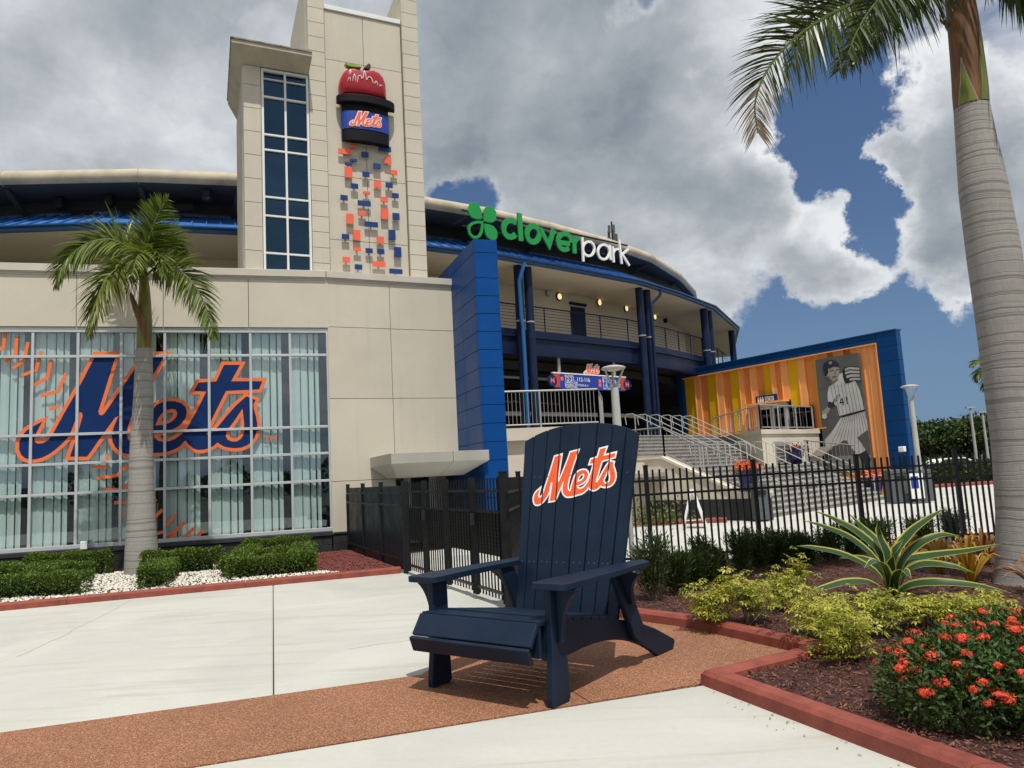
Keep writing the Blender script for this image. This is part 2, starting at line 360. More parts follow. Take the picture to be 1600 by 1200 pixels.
def offs(pts, d, closed):
    pts = np.array(pts, float); n = len(pts); L = []; R = []
    for i in range(n):
        a = pts[i - 1] if (closed or i > 0) else None; b = pts[(i + 1) % n] if (closed or i < n - 1) else None
        ds = []
        if a is not None: e = pts[i] - a; ds.append(e / (np.linalg.norm(e) + 1e-12))
        if b is not None: e = b - pts[i]; ds.append(e / (np.linalg.norm(e) + 1e-12))
        ns = [np.array((-e[1], e[0])) for e in ds]
        m = sum(ns); m = m / (np.linalg.norm(m) + 1e-9); k = d / max(.45, float(m @ ns[0]))
        L.append(tuple(pts[i] + m * k)); R.append(tuple(pts[i] - m * k))
    return L, R
def inside(x, y, poly):
    r = False; j = len(poly) - 1
    for i in range(len(poly)):
        xi, yi = poly[i]; xj, yj = poly[j]
        if (yi > y) != (yj > y) and x < (xj - xi) * (y - yi) / (yj - yi) + xi: r = not r
        j = i
    return r
def distb(x, y, polys):
    best = 1e9
    for poly in polys:
        p = np.array(poly); q = np.roll(p, -1, 0); e = q - p; wv = np.array((x, y)) - p
        t = np.clip((wv * e).sum(1) / ((e * e).sum(1) + 1e-12), 0, 1)
        best = min(best, float(np.sqrt((((wv - e * t[:, None])) ** 2).sum(1)).min()))
    return best
def cdt(loops, keep, lines=()):
    vs = []; ed = []
    for lp in loops:
        b = len(vs); vs += [Vector((float(x), float(y))) for x, y in lp]; ed += [(b + i, b + (i + 1) % len(lp)) for i in range(len(lp))]
    for a, b in lines:
        k = len(vs); vs += [Vector(a), Vector(b)]; ed.append((k, k + 1))
    V, E_, Fc, *_ = delaunay_2d_cdt(vs, ed, [], 0, 1e-6)
    tris = []
    for f in Fc:
        cx = sum(V[i].x for i in f) / 3; cy = sum(V[i].y for i in f) / 3
        if keep(cx, cy):
            a, b, c = (V[i] for i in f)
            if (b.x - a.x) * (c.y - a.y) - (b.y - a.y) * (c.x - a.x) < 0: f = f[::-1]
            tris.append(tuple(f))
    return [(v.x, v.y) for v in V], tris

def obj(name, mb, m, parent=None, smooth=False, bevel=0.):
    me = bpy.data.meshes.new(name)
    me.from_pydata(mb.v, [], mb.f); me.materials.append(m); me.validate(); me.update()
    if smooth:
        me.polygons.foreach_set('use_smooth', [True] * len(me.polygons))
        me.set_sharp_from_angle(angle=math.radians(40))
    o = bpy.data.objects.new(name, me); COL.objects.link(o)
    if parent is not None: attach(o, parent)
    if bevel:
        b = o.modifiers.new('bevel', 'BEVEL'); b.width = bevel; b.segments = 2; b.limit_method = 'ANGLE'; b.angle_limit = math.radians(40)
    return o
def root_loc(p):
    q = Vector((0, 0, 0))
    while p is not None: q = q + p.location; p = p.parent
    return q
def attach(o, parent):
    """meshes are written in world coordinates: keep them there under a parent"""
    o.parent = parent
    top = parent
    while top.parent is not None: top = top.parent
    if parent is top: o.matrix_parent_inverse = Matrix.Translation(-top.location)
def tag(o, label, cat, group=None, kind=None):
    if label: o['label'] = label
    if cat: o['category'] = cat
    if group: o['group'] = group
    if kind: o['kind'] = kind
    return o
def thing(name, label, cat, loc, group=None):
    o = bpy.data.objects.new(name, None); COL.objects.link(o); o.location = Vector(tuple(float(q) for q in loc)); o.empty_display_size = .2
    return tag(o, label, cat, group)
def copy_part(o, parent, delta=None):
    c = o.copy(); COL.objects.link(c); c.parent = parent; c.matrix_parent_inverse = o.matrix_parent_inverse.copy()
    if delta is not None: c.location = o.location + Vector(tuple(float(q) for q in delta))
    return c
def dup(src, loc, label, rz=0., sc=1.):
    r = src.copy(); COL.objects.link(r); r.location = Vector(tuple(float(q) for q in loc)); r.rotation_euler = (0, 0, rz); r.scale = (sc, sc, sc); r['label'] = label
    for ch in src.children:
        c = copy_part(ch, r)
        for g in ch.children: copy_part(g, c)
    return r

class Frame:
    """a vertical plane: s along d, z up, off outward along n"""
    def __init__(s, o, d, n): s.o = np.array(o, float); s.d = np.array(d, float); s.n = np.array(n, float)
    def pt(s, a, z, off=0.): q = s.o + s.d * a + s.n * off; return np.array((q[0], q[1], s.o[2] + z))
    def px(s, px, py, off=0.):
        r = ray(px, py); o = s.o + s.n * off; q = CAM_O + r * (np.dot(o - CAM_O, s.n) / np.dot(r, s.n))
        return float(np.dot(q - s.o, s.d)), float(q[2] - s.o[2])
    def box(s, mb, a0, a1, z0, z1, o0, o1):
        return mb.obox(s.pt(a0, z0, o0), s.d * (a1 - a0), s.n * (o1 - o0), (0, 0, z1 - z0))
def hdir(px):
    d = ray(px, 788.1 - .0535 * px); d[2] = 0; return d / np.linalg.norm(d)
def out_n(d): return np.array((d[1], -d[0], 0.))

def mesh_np(name, V, Fq, m, parent=None, smooth=False):
    """fast mesh from numpy arrays; Fq has 3 or 4 columns"""
    me = bpy.data.meshes.new(name); k = Fq.shape[1]
    me.vertices.add(len(V)); me.vertices.foreach_set('co', np.ascontiguousarray(V, np.float32).ravel())
    me.loops.add(Fq.size); me.loops.foreach_set('vertex_index', np.ascontiguousarray(Fq, np.int32).ravel())
    me.polygons.add(len(Fq)); me.polygons.foreach_set('loop_start', np.arange(0, Fq.size, k, dtype=np.int32)); me.polygons.foreach_set('loop_total', np.full(len(Fq), k, np.int32))
    me.materials.append(m); me.update(calc_edges=True)
    if smooth: me.polygons.foreach_set('use_smooth', np.ones(len(Fq), bool))
    o = bpy.data.objects.new(name, me); COL.objects.link(o)
    if parent is not None: attach(o, parent)
    return o
def unit(a): return a / (np.linalg.norm(a, axis=-1, keepdims=True) + 1e-9)
def leaf_geo(P, D, N, L, W, fold=.25, droop=0.):
    """one folded, pointed leaf per row: base P, direction D, up N, length L, width W -> verts, quads"""
    n = len(P); D = unit(D); S = unit(np.cross(D, N)); U = np.cross(S, D)
    L = np.broadcast_to(np.asarray(L, float), (n,))[:, None]; W = np.broadcast_to(np.asarray(W, float), (n,))[:, None]
    dr = -np.array((0, 0, 1.)) * droop * L
    b = P; m = P + D * L * .45 + dr * .3; t = P + D * L + dr
    l = m + S * W * .5 + U * W * fold; r = m - S * W * .5 + U * W * fold
    V = np.stack((b, l, t, r, m), 1).reshape(-1, 3)
    i = np.arange(n)[:, None] * 5
    Q = np.concatenate((i + np.array([[0, 4, 2, 1]]), i + np.array([[0, 3, 2, 4]])), 0)
    return V, Q
def rand_dirs(n, up=.3):
    d = rng.normal(size=(n, 3)); d = unit(d); d[:, 2] += up; return unit(d)
# ================================================================== setting: ground, paving, kerbs
def sheet(name, poly, z, m, kind='structure', parent=None):
    mb = MB(); mb.add([(x, y, z) for x, y in poly], [tuple(range(len(poly)))])
    o = obj(name, mb, m, parent)
    if parent is None: o['kind'] = kind
    return o
GRASSG = speckle('lawn_ground', [(0., (.022, .035, .010)), (1., (.045, .062, .018))], 60.)
sheet('ground', [(-900, -400), (900, -400), (900, 1400), (-900, 1400)], -.03, GRASSG)
sheet('road', [(-60, -40), (60, -40), (60, -6.5), (-60, -6.5)], -.012, ASPH)
PD = unit(np.array((3.26, 1.14, 0.)))[:2]; PN = np.array((-PD[1], PD[0]))      # along / across the pebble path
P_LO = np.array((-2.045, 4.76)); P_W = 1.42
def pp(a, b): q = P_LO + PD * a + PN * b; return (float(q[0]), float(q[1]))
pav = thing('pavement', None, None, (0, 0, -.2)); pav['kind'] = 'structure'
J0 = np.array((-3.33, 10.48)); J1 = np.array((-1.99, 6.24)); JD = unit((J1 - J0)[None])[0]     # the joint seen left of the chair
JA = float((J1 - P_LO) @ PD)
KA, KB = np.array((-7.91, 11.89)), np.array((-2.3, 13.97)); KD = unit((KB - KA)[None])[0]; KN = np.array((-KD[1], KD[0]))
PNJ = -JD / float((-JD) @ PN)
def pj(a, b): q = P_LO + PD * (a - (float(PNJ @ PD)) * 0.) + PN * 0 + PNJ * b; q = q - PD * 0; return (float(q[0]), float(q[1]))
JA = float((J1 - P_LO - PNJ * P_W) @ PD)
def slab(poly, z=0., th=.15):
    mb = MB(); n = len(poly); c = np.mean(poly, 0)
    top = [(x, y, z - .006) for x, y in poly]; ins = []
    for x, y in poly:
        v = np.array((x, y)) - c; v = v / np.linalg.norm(v); ins.append((x - v[0] * .022, y - v[1] * .022, z))
    bot = [(x, y, z - th) for x, y in poly]
    fs = [tuple(range(n, 2 * n))]
    for i in range(n):
        j = (i + 1) % n; fs += [(i, j, n + j, n + i), (2 * n + i, 2 * n + j, j, i)]
    mb.add(top + ins + bot, fs); return obj('slab', mb, CONC, pav)
g = .006
slab_cols = [-13.5, -9.2, -4.6, JA, 4.3, 8.5]
# back strip: between the path and the left kerb / fence
for i in range(len(slab_cols) - 1):
    a0, a1 = slab_cols[i] + g, slab_cols[i + 1] - g
    for b0, b1 in ((P_W + g, P_W + 4.6 - g), (P_W + 4.6 + g, P_W + 9.6)):
        if i == 4 and b0 < P_W + 2: slab([pj(a0, b0), pj(a1 - 2, b0), pj(a1 - 2, b1), pj(a0, b1)])
        elif i < 4 or b0 > P_W + 4: slab([pj(a0, b0), pj(a1, b0), pj(a1, b1), pj(a0, b1)])
# front strip: between the path and the camera
front_cols = [-13.5, -9.2, -4.75, -.35, 4.25, 8.8]
for i in range(len(front_cols) - 1):
    a0, a1 = front_cols[i] + g, front_cols[i + 1] - g
    for b0, b1 in ((-4.6 + g, -g), (-9.2 + g, -4.6 - g), (-12.5, -9.2 - g)):
        slab([pp(a0, b0), pp(a1, b0), pp(a1, b1), pp(a0, b1)])
obj('joint_bed', MB().add([(-16, -8, -.10), (12, -8, -.10), (12, 19, -.10), (-16, 19, -.10)], [(0, 1, 2, 3)]), mat('joint_dirt', (.10, .085, .065), 1., .2, 5.), pav)
# hairline cracks wandering over two slabs
for p_, q_, sd_ in (((30, 1026), (205, 938), 3), ((545, 1014), (640, 1000), 5)):
    rr_ = np.random.default_rng(sd_); a_, b_ = gz(*p_)[:2], gz(*q_)[:2]; e_ = (b_ - a_) / np.linalg.norm(b_ - a_); n_ = np.array((-e_[1], e_[0])); wob = np.cumsum(rr_.normal(0, .012, 26)); wob -= np.linspace(0, wob[-1], 26)
    obj('crack', MB().strip([tuple(a_ + (b_ - a_) * t + n_ * o_) for t, o_ in zip(np.linspace(0, 1, 26), wob)], .0045, lambda x, y, d: (x, y, d), .0005, .0016), mat('crack_dirt', (.20, .18, .15), 1.), pav)
# pebble path, laid flush between the slabs (two pours with one joint)
path = thing('path', None, None, (0, 0, -.2)); path['kind'] = 'structure'
jp = float((gz(160, 1122)[:2] - P_LO) @ PD) - 1.3
for a0, a1 in ((-13.5, jp), (jp + .008, 2.62), (2.628, 6.4)):
    mb = MB(); q = [pp(a0, g), pp(a1, g), pp(a1, P_W - g), pp(a0, P_W - g)]
    if a1 > 6: q = [pp(a0, g), (1.27, 5.95), (2.35, 6.60), (1.63, 8.0), (.95, 8.80), pp(a0, P_W + 1.3)]
    elif a0 > -5: q = [pp(a0, g), pp(a1, g), pp(a1, P_W + 1.3), pp(a1 - .9, P_W - g), pp(a0, P_W - g)]
    n = len(q); mb.add([(x, y, .002) for x, y in q] + [(x, y, -.15) for x, y in q], [tuple(range(n))] + [(i + n, (i + 1) % n + n, (i + 1) % n, i) for i in range(n)])
    obj('pour', mb, PATH, path)
# plaza behind the fence, right up to the stadium
plz = thing('plaza', None, None, (0, 0, -.2)); plz['kind'] = 'structure'
pz_o = np.array((-1.0, 13.0)); e1 = np.array((.705, .71)); e2 = np.array((-.71, .705))
for i in range(-1, 10):
    for j in range(-4, 5):
        q = [pz_o + e1 * (i * 4.5 + g) + e2 * (j * 4.5 + g), pz_o + e1 * ((i + 1) * 4.5 - g) + e2 * (j * 4.5 + g), pz_o + e1 * ((i + 1) * 4.5 - g) + e2 * ((j + 1) * 4.5 - g), pz_o + e1 * (i * 4.5 + g) + e2 * ((j + 1) * 4.5 - g)]
        c = sum(q) / 4
        if c[1] < 11 or c[0] < -3 or c[1] > 44 or c[1] < 12.6 + (c[0] - 2) * .17 + 1.2: continue
        obj('slab', MB().add([(x, y, -.008) for x, y in q], [(0, 1, 2, 3)]), CONC2, plz)
obj('joint_bed', MB().add([(-3, 12.4, -.016), (40, 16, -.016), (40, 42, -.016), (-3, 34, -.016)], [(0, 1, 2, 3)]), mat('joint_dirt', (.1, .085, .065)), plz)

def kerb_run(root, pts, wd, h, seg=1.9, side=1):
    """bevel-topped cast kerb along a ground line, cut into pieces with open joints; side = which side the body lies on"""
    pts = [np.array(p, float) for p in pts]
    L, R = offs(pts, wd * side, False); inner = [np.array(q) for q in L]
    for i in range(len(pts) - 1):
        a, b, ia, ib = pts[i], pts[i + 1], inner[i], inner[i + 1]
        ln = np.linalg.norm(b - a); k = max(1, round(ln / seg))
        for j in range(k):
            t0, t1 = j / k + (.003 / ln if j else 0), (j + 1) / k - (.003 / ln if j < k - 1 else 0)
            p0, p1, q0, q1 = a + (b - a) * t0, a + (b - a) * t1, ia + (ib - ia) * t0, ia + (ib - ia) * t1
            def cross(p, q):
                return [(*(p), -.06), (*(p + (q - p) * .06), h * .72), (*(p + (q - p) * .22), h * .97), (*(p + (q - p) * .5), h), (*(p + (q - p) * .86), h * .96), (*(p + (q - p) * .97), h * .78), (*(q), -.06)]
            A, B = cross(p0, q0), cross(p1, q1); n = len(A); mb = MB()
            fs = [(x, x + 1, n + x + 1, n + x) for x in range(n - 1)] + [tuple(range(n))[::-1], tuple(range(n, 2 * n))]
            if side < 0: fs = [f[::-1] for f in fs]
            mb.add(A + B, fs); obj('kerb_piece', mb, KERB, root)
kl = thing('kerb', 'long straight red painted kerb edging the white gravel bed under the big window', 'kerb', (-5, 12.9, 0))
kerb_run(kl, [KA - KD * 7, KB + KD * .15], .17, .115, 2.6, 1)
kr = thing('kerb', 'zigzag red painted kerb round the mulch planting bed beside the giant chair', 'kerb', (1.3, 6, 0))
PL = [(.3, 9.55), (1.62, 8.0), (2.36, 6.58), (1.27, 5.93), (2.9, 1.9), (3.9, -2.5)]
kerb_run(kr, PL, .18, .11, 2.1, 1)
# soil and mulch beds
bedL = [tuple(KA - KD * 7 + KN * .15), tuple(KB + KN * .15), (-2.25, 14.2), (-4.1, 18.9), (-20, 14.3)]
sheet('soil', bedL, .045, mat('bed_soil', (.10, .075, .05), 1., .3, 6., .6, 40))
ins = [np.array(p) for p in PL]; _, _r = offs(ins, -.16, False)
bedR = [(p[0], p[1]) for p in _r] + [(16, -2.5), (16, 15.0), (6.2, 13.5), (1.4, 12.75), (.35, 10.4)]
def in_bedR(x, y): return inside(x, y, bedR)
sheet('soil', bedR, .05, MULCH)

# ================================================================== lobby building (walls A and B, big window)
dA, dB, dF, dE = hdir(4800), hdir(3350), hdir(374), hdir(0)
A0 = gz(487, 867); nA, nB = out_n(dA), out_n(dB)
def isect(px, o, n):
    r = ray(px, 600); q = CAM_O + r * (np.dot(o - CAM_O, n) / np.dot(r, n)); q[2] = 0; return q
K = isect(513, A0, nA)
FA, FB = Frame(K, dA, nA), Frame(K, dB, nB)
lob = thing('lobby_building', 'beige stucco lobby building with a huge gridded window, dark block base and flat metal cap', 'building', K)
def panels(fr, sj, zj, mtl, parent, o0=-.10, o1=0., gap=.012, name='wall_panel', skip=lambda i, j: False):
    for i in range(len(sj) - 1):
        for j in range(len(zj) - 1):
            if skip(i, j): continue
            mb = MB(); fr.box(mb, sj[i] + gap / 2, sj[i + 1] - gap / 2, zj[j] + gap / 2, zj[j + 1] - gap / 2, o0, o1); obj(name, mb, mtl, parent, bevel=.004)
S_MULL = [-9.25, -8.34, -7.42, -6.503, -5.586, -4.682, -3.75, -2.775, -1.83, -.901, -.02]
WZ = [.56, 1.76, 2.43, 3.09, 4.88, 5.50]
panels(FA, [-13.0, -11.1, -9.28, -7.45, -5.62, -3.78, -1.86, .07], [5.56, 6.84], STUCCO, lob)
panels(FB, [.012, 1.645, 3.39], [.45, 1.72, 3.77, 5.59, 6.84], STUCCO, lob, skip=lambda i, j: j == 0 and i == 1)
# recess for the entrance doors under the canopy
mb = MB(); FB.box(mb, 1.03, 1.05, 0, 2.2, -1.1, -.10); FB.box(mb, 1.05, 3.39, 0, 2.2, -1.2, -1.1); obj('recess_wall', mb, STUCCO, lob)
mb = MB(); FA.box(mb, -13, .05, .45, 6.8, -3.4, -3.3); FA.box(mb, -13, .05, 5.55, 6.8, -.5, -.11); FB.box(mb, .06, 3.38, 2.2, 6.8, -.5, -.11)
FA.box(mb, -13, .05, -.1, .5, -3.3, -.22); FA.box(mb, -13.1, -13, 0, 6.8, -3.4, -.1); FB.box(mb, .06, 1.0, .4, 2.2, -.5, -.11); obj('core', mb, DARK, lob)
mb = MB(); FA.box(mb, -13, .06, 6.62, 6.80, -6, -.12); FB.box(mb, 0, 3.38, 6.60, 6.79, -6, -.12); obj('roof', mb, GREYC, lob)
# cap
for fr, a0, a1 in ((FA, -13.1, -.004), (FB, .004, 3.44)):
    mb = MB(); fr.box(mb, a0, a1, 6.845, 7.02, -.42, .07); fr.box(mb, a0, a1, 6.815, 6.845, -.40, .045); fr.box(mb, a0, a1, 6.775, 6.815, -.3, .02)
    obj('parapet_cap', mb, CAP, lob, bevel=.006)
# dark block base, laid in running bond, and its sloped sill
def blocks(fr, a0, a1, z0, z1, rows):
    h = (z1 - z0) / rows
    for r in range(rows):
        x = a0 - (.30 if r % 2 else 0)
        while x < a1 - .02:
            b0, b1 = max(x, a0), min(x + .61, a1)
            if b1 - b0 > .03:
                mb = MB(); e = random.uniform(0, .004); fr.box(mb, b0 + .004, b1 - .004, z0 + r * h + .004, z0 + (r + 1) * h - .004, -.08, .015 + e); obj('block', mb, BLOCK, lob, bevel=.004)
            x += .61
blocks(FA, -11.5, .0, 0.0, .42, 2); blocks(FB, .02, 1.02, 0.0, .44, 2)
mb = MB(); FA.box(mb, -13, .02, .43, .53, -.2, .055); FB.box(mb, .03, 1.03, .445, .50, -.1, .04); FA.box(mb, -13, .0, 0, .42, -.2, -.081); FB.box(mb, .02, 1.0, 0, .44, -.2, -.081); obj('sill', mb, mat('dark_sill', (.03, .031, .036), .5, .2, 3.), lob, bevel=.01)
# curtain-wall window
mbf = MB(); FA.box(mbf, -13, .02, 5.44, 5.555, -.16, -.035); FA.box(mbf, -13, .02, .535, .62, -.16, -.01); FA.box(mbf, -.03, .045, .62, 5.44, -.16, -.035)
win = obj('window', mbf, ALU, lob, bevel=.005)
MW = .060
for a in S_MULL[:-1]:
    mb = MB(); FA.box(mb, a - MW / 2, a + MW / 2, .62, 5.44, -.16, -.045); obj('mullion', mb, ALU, win, bevel=.004)
for i in range(len(S_MULL) - 1):
    for z in WZ[1:-1]:
        mb = MB(); FA.box(mb, S_MULL[i] + MW / 2, S_MULL[i + 1] - (MW / 2 if i < 9 else .01), z - MW / 2, z + MW / 2, -.16, -.05); obj('transom', mb, ALU, win, bevel=.004)
    for j in range(len(WZ) - 1):
        mb = MB(); FA.box(mb, S_MULL[i] + .03, S_MULL[i + 1] - .01, WZ[j] + .03, WZ[j + 1] - .03, -.115, -.103); obj('pane', mb, GLASS, win)
# hanging fabric blinds: fixed widths repeating in every bay, dark room between them
for i in range(len(S_MULL) - 1):
    a0, wbay = S_MULL[i] + .02, S_MULL[i + 1] - S_MULL[i]
    for f0, f1, tw in ((0.0, .235, .0), (.26, .44, .02), (.475, .61, .03), (.65, .75, .03)):
        p = a0 + f0 * wbay; q = a0 + f1 * wbay; mb = MB(); n = max(2, int((q - p) / .045))
        pts = []
        for k in range(n + 1):
            s_ = p + (q - p) * k / n; o_ = -.19 + (-.014 if k % 2 else 0) - tw * k / n
            pts.append((s_, o_))
        V = []
        for s_, o_ in pts: V += [FA.pt(s_, .60, o_), FA.pt(s_, 5.46, o_)]
        mb.add(V, [(2 * k, 2 * k + 2, 2 * k + 3, 2 * k + 1) for k in range(n)]); obj('blind', mb, BLIND, win)
# team lettering in film on the glass
def c5(x, y): return (x / 5.0, 480 + y / 5.0)
def c6(x, y): return (220 + x / 4.6147, 500 + y / 4.6147)
OUT = [c5(*p) for p in [(748, 372), (907, 372), (885, 440), (830, 620), (768, 815), (776, 840), (795, 845), (815, 830), (930, 665), (1060, 470), (1115, 372), (1290, 372), (1165, 585), (1085, 735), (1030, 850), (1000, 930), (992, 985), (998, 1028), (1018, 1050), (1045, 1058)]]
OUT += [c6(*p) for p in [(-28, 850), (-8, 800), (22, 740), (62, 668), (112, 614), (150, 594), (195, 585), (245, 586), (295, 600), (325, 632), (332, 668), (322, 708), (295, 747), (258, 775), (215, 793), (165, 803), (108, 812), (94, 826), (100, 850), (125, 870), (160, 878), (200, 875), (245, 858), (290, 826), (330, 785), (400, 660), (472, 517), (383, 512), (417, 450), (545, 443), (600, 323), (717, 323), (652, 441), (876, 441), (853, 500), (614, 512), (545, 650), (480, 785), (474, 826), (500, 826), (555, 770), (620, 690), (690, 612), (762, 550), (790, 562), (828, 576), (812, 610), (815, 640), (832, 700), (840, 750), (838, 800), (820, 850), (795, 882), (765, 905), (725, 920), (680, 925), (635, 921), (595, 910), (552, 884), (525, 908), (490, 925), (450, 936), (410, 937), (375, 925), (348, 902), (320, 868), (285, 908), (250, 928), (210, 945), (170, 955), (90, 960)]]
OUT += [c5(*p) for p in [(1120, 1150), (1040, 1150), (985, 1146), (940, 1130), (900, 1095), (878, 1050), (872, 1000), (885, 945), (925, 850), (900, 862), (810, 985), (740, 1085), (680, 1168), (545, 1168), (600, 1010), (645, 850), (640, 825), (620, 820), (602, 845), (560, 960), (525, 1025), (480, 1072), (430, 1115), (380, 1150), (330, 1175), (280, 1188), (235, 1190), (195, 1180), (165, 1155), (148, 1110), (150, 1050), (175, 1000), (205, 965), (240, 940), (330, 893), (285, 980), (268, 1025), (274, 1055), (295, 1066), (330, 1063), (375, 1040), (415, 985), (500, 830), (620, 620)]]
EYE_H = [c6(*p) for p in [(104, 760), (128, 705), (155, 670), (190, 648), (225, 640), (252, 648), (262, 670), (255, 700), (233, 725), (200, 745), (155, 757)]]
S_H = [c6(*p) for p in [(733, 640), (680, 720), (620, 800), (612, 835), (625, 862), (655, 876), (690, 876), (718, 860), (736, 835), (745, 800), (745, 745)]]
OUTA = [FA.px(*p, -.09) for p in OUT]; HOLES = [[FA.px(*p, -.09) for p in h] for h in (EYE_H, S_H)]
def is_fill(x, y, o=OUTA, hs=HOLES): return inside(x, y, o) and not any(inside(x, y, h) for h in hs)
FILL = cdt([OUTA] + HOLES, is_fill)
def outline(wd):
    """the letters grown by wd all round (outline shape)"""
    loops = [OUTA] + HOLES; gl = []
    for lp in loops:
        a, b = offs(lp, wd, True); gl += [a, b]
    return cdt(loops + gl, lambda x, y: is_fill(x, y) or distb(x, y, loops) < wd * 1.01)
RING = outline(.078); RING2 = outline(.16)
def thin(lp_w): return None
# ring without the fill, so the two films do not hide one another
def ring_only(wd):
    loops = [OUTA] + HOLES; gl = []
    for lp in loops:
        a, b = offs(lp, wd, True); gl += [a, b]
    return cdt(loops + gl, lambda x, y: (not is_fill(x, y)) and distb(x, y, loops) < wd * 1.01)
logoA = obj('team_lettering', MB().triprism(FILL, FA.pt, -.101, -.096), NAVY_W, lob)
obj('lettering_outline', MB().triprism(ring_only(.080), FA.pt, -.101, -.0945), ORANGE_W, logoA)
# stitches of the ball drawn in film
c7 = lambda x, y: (x / 4.2853, 680 + y / 4.2853)
ST = [(c5, [(40, 188), (25, 312), (-2, 330)]), (c5, [(130, 228), (122, 372), (40, 432)]), (c5, [(218, 272), (190, 415), (98, 478)]), (c5, [(320, 342), (283, 490), (168, 533)]), (c5, [(400, 408), (370, 552), (255, 612)]), (c5, [(515, 517), (455, 655), (318, 692)]), (c5, [(467, 770), (385, 797)]), (c5, [(-20, 150), (-40, 270)]),
      (c7, [(717, 125), (712, 172)]), (c7, [(618, 213), (722, 211)]), (c7, [(855, 200), (785, 268), (645, 291)]), (c7, [(880, 300), (825, 364), (695, 365)]), (c7, [(1045, 428), (985, 500)]), (c7, [(763, 452), (890, 452)]), (c7, [(1088, 498), (1020, 565)]), (c7, [(833, 544), (900, 546)]), (c7, [(1178, 532), (1108, 606)]), (c7, [(1048, 580), (1000, 594)]), (c7, [(1240, 582), (1160, 652), (1115, 690)]), (c7, [(1092, 648), (1015, 666)]), (c7, [(1302, 620), (1228, 688)]), (c7, [(1182, 662), (1112, 694)]), (c7, [(1362, 637), (1308, 686)])]
for cf, pts in ST:
    obj('stitch', MB().strip([FA.px(*cf(*p), -.09) for p in pts], .075, FA.pt, -.101, -.0948), ORANGE_W, lob)

def text_mb(body, size, fn, d0, d1, align='CENTER', stretch=1.):
    """built-in font text as a thin solid; fn maps (x, y, d) -> 3D"""
    cu = bpy.data.curves.new('t', 'FONT'); cu.body = body; cu.size = size; cu.align_x = align; cu.align_y = 'CENTER'; cu.resolution_u = 3; cu.dimensions = '2D'; cu.fill_mode = 'FRONT'
    o = bpy.data.objects.new('t', cu); COL.objects.link(o)
    me = bpy.data.meshes.new_from_object(o.evaluated_get(bpy.context.evaluated_depsgraph_get()))
    vs = [(v.co.x * stretch, v.co.y) for v in me.vertices]; fs = []
    me.calc_loop_triangles()
    for t in me.loop_triangles:
        a, b, c = t.vertices; A, B, Cc = vs[a], vs[b], vs[c]
        fs.append((a, b, c) if (B[0] - A[0]) * (Cc[1] - A[1]) - (B[1] - A[1]) * (Cc[0] - A[0]) > 0 else (a, c, b))
    COL.objects.unlink(o); bpy.data.objects.remove(o); bpy.data.meshes.remove(me)
    return MB().triprism((vs, fs), fn, d0, d1)
tm = FA.px(423, 686, -.09)
obj('trademark_lettering', text_mb('TM', .22, lambda x, y, d: FA.pt(tm[0] + x, tm[1] + y, d), -.101, -.0955), ORANGE_W, lob)
# small white floodlights on the base
for px, py, nm in ((132, 852, 'white floodlight box on the dark base left of the small palm trunk'), (325, 866, 'white floodlight box on the dark base above the L shaped hedge')):
    s_, z_ = FA.px(px, py, .08); t = thing('floodlight', 'small ' + nm, 'floodlight', FA.pt(s_, z_, .02), 'floodlights along the window base')
    mb = MB(); FA.box(mb, s_ - .07, s_ + .07, z_ - .09, z_ + .09, .06, .17); obj('housing', mb, WHITE_F, t, bevel=.015)
    mb = MB(); FA.box(mb, s_ - .02, s_ + .02, z_ - .03, z_ + .03, .012, .062); obj('bracket', mb, ALU, t)
# double doors in the recess
for a0, a1 in ((1.55, 2.25), (2.27, 2.97)):
    mb = MB(); FB.box(mb, a0, a1, 0.02, 2.02, -1.1, -1.06); dr = obj('door', mb, GLASS_D, lob)
    mb = MB()
    for b in ((a0, a0 + .09, 0, 2.05), (a1 - .09, a1, 0, 2.05), (a0 + .09, a1 - .09, 1.9, 2.05), (a0 + .09, a1 - .09, 0, .2)): FB.box(mb, *b, -1.099, -1.02)
    obj('frame', mb, WHITE_F, dr)
mb = MB(); FB.box(mb, 1.45, 1.54, 0, 2.16, -1.099, -1.0); FB.box(mb, 2.98, 3.07, 0, 2.16, -1.099, -1.0); FB.box(mb, 1.54, 2.98, 2.06, 2.16, -1.099, -1.0); obj('door_surround', mb, WHITE_F, lob)

# ================================================================== stair tower
FT = Frame(K + nB * -.3, dB, nB)
tow = thing('stair_tower', 'tall beige stucco tower with a narrow blue glass strip window under a flared hood', 'tower', FT.pt(.5, 0))
TD = np.array((math.sin(math.radians(-22)), math.cos(math.radians(-22)), 0.))       # its depth direction
ZB, ZT = 6.6, 15.6
def joints(z0, z1, st): 
    n = max(1, round((z1 - z0) / st)); return [z0 + (z1 - z0) * i / n for i in range(n + 1)]
# left pilaster, window bay sides, right pilaster: coursed panels
panels(FT, [-.255, .19], joints(6.9, ZT, .41), STUCCO, tow, -.35, .0)
panels(FT, [2.35, 2.83], joints(6.9, ZT, .41), STUCCO, tow, -.35, .0)
panels(FT, [-1.90, -1.47], joints(6.9, 12.5, .62), STUCCO, tow, -.35, .0)
panels(FT, [.205, 1.26, 2.335], [6.9, 8.0, 9.75, 13.0, 14.42], STUCCO, tow, -.35, -.09)
mb = MB(); FT.box(mb, .2, 2.34, 14.43, 14.56, -.5, -.05); obj('coping', mb, WHITE_F, tow, bevel=.01)
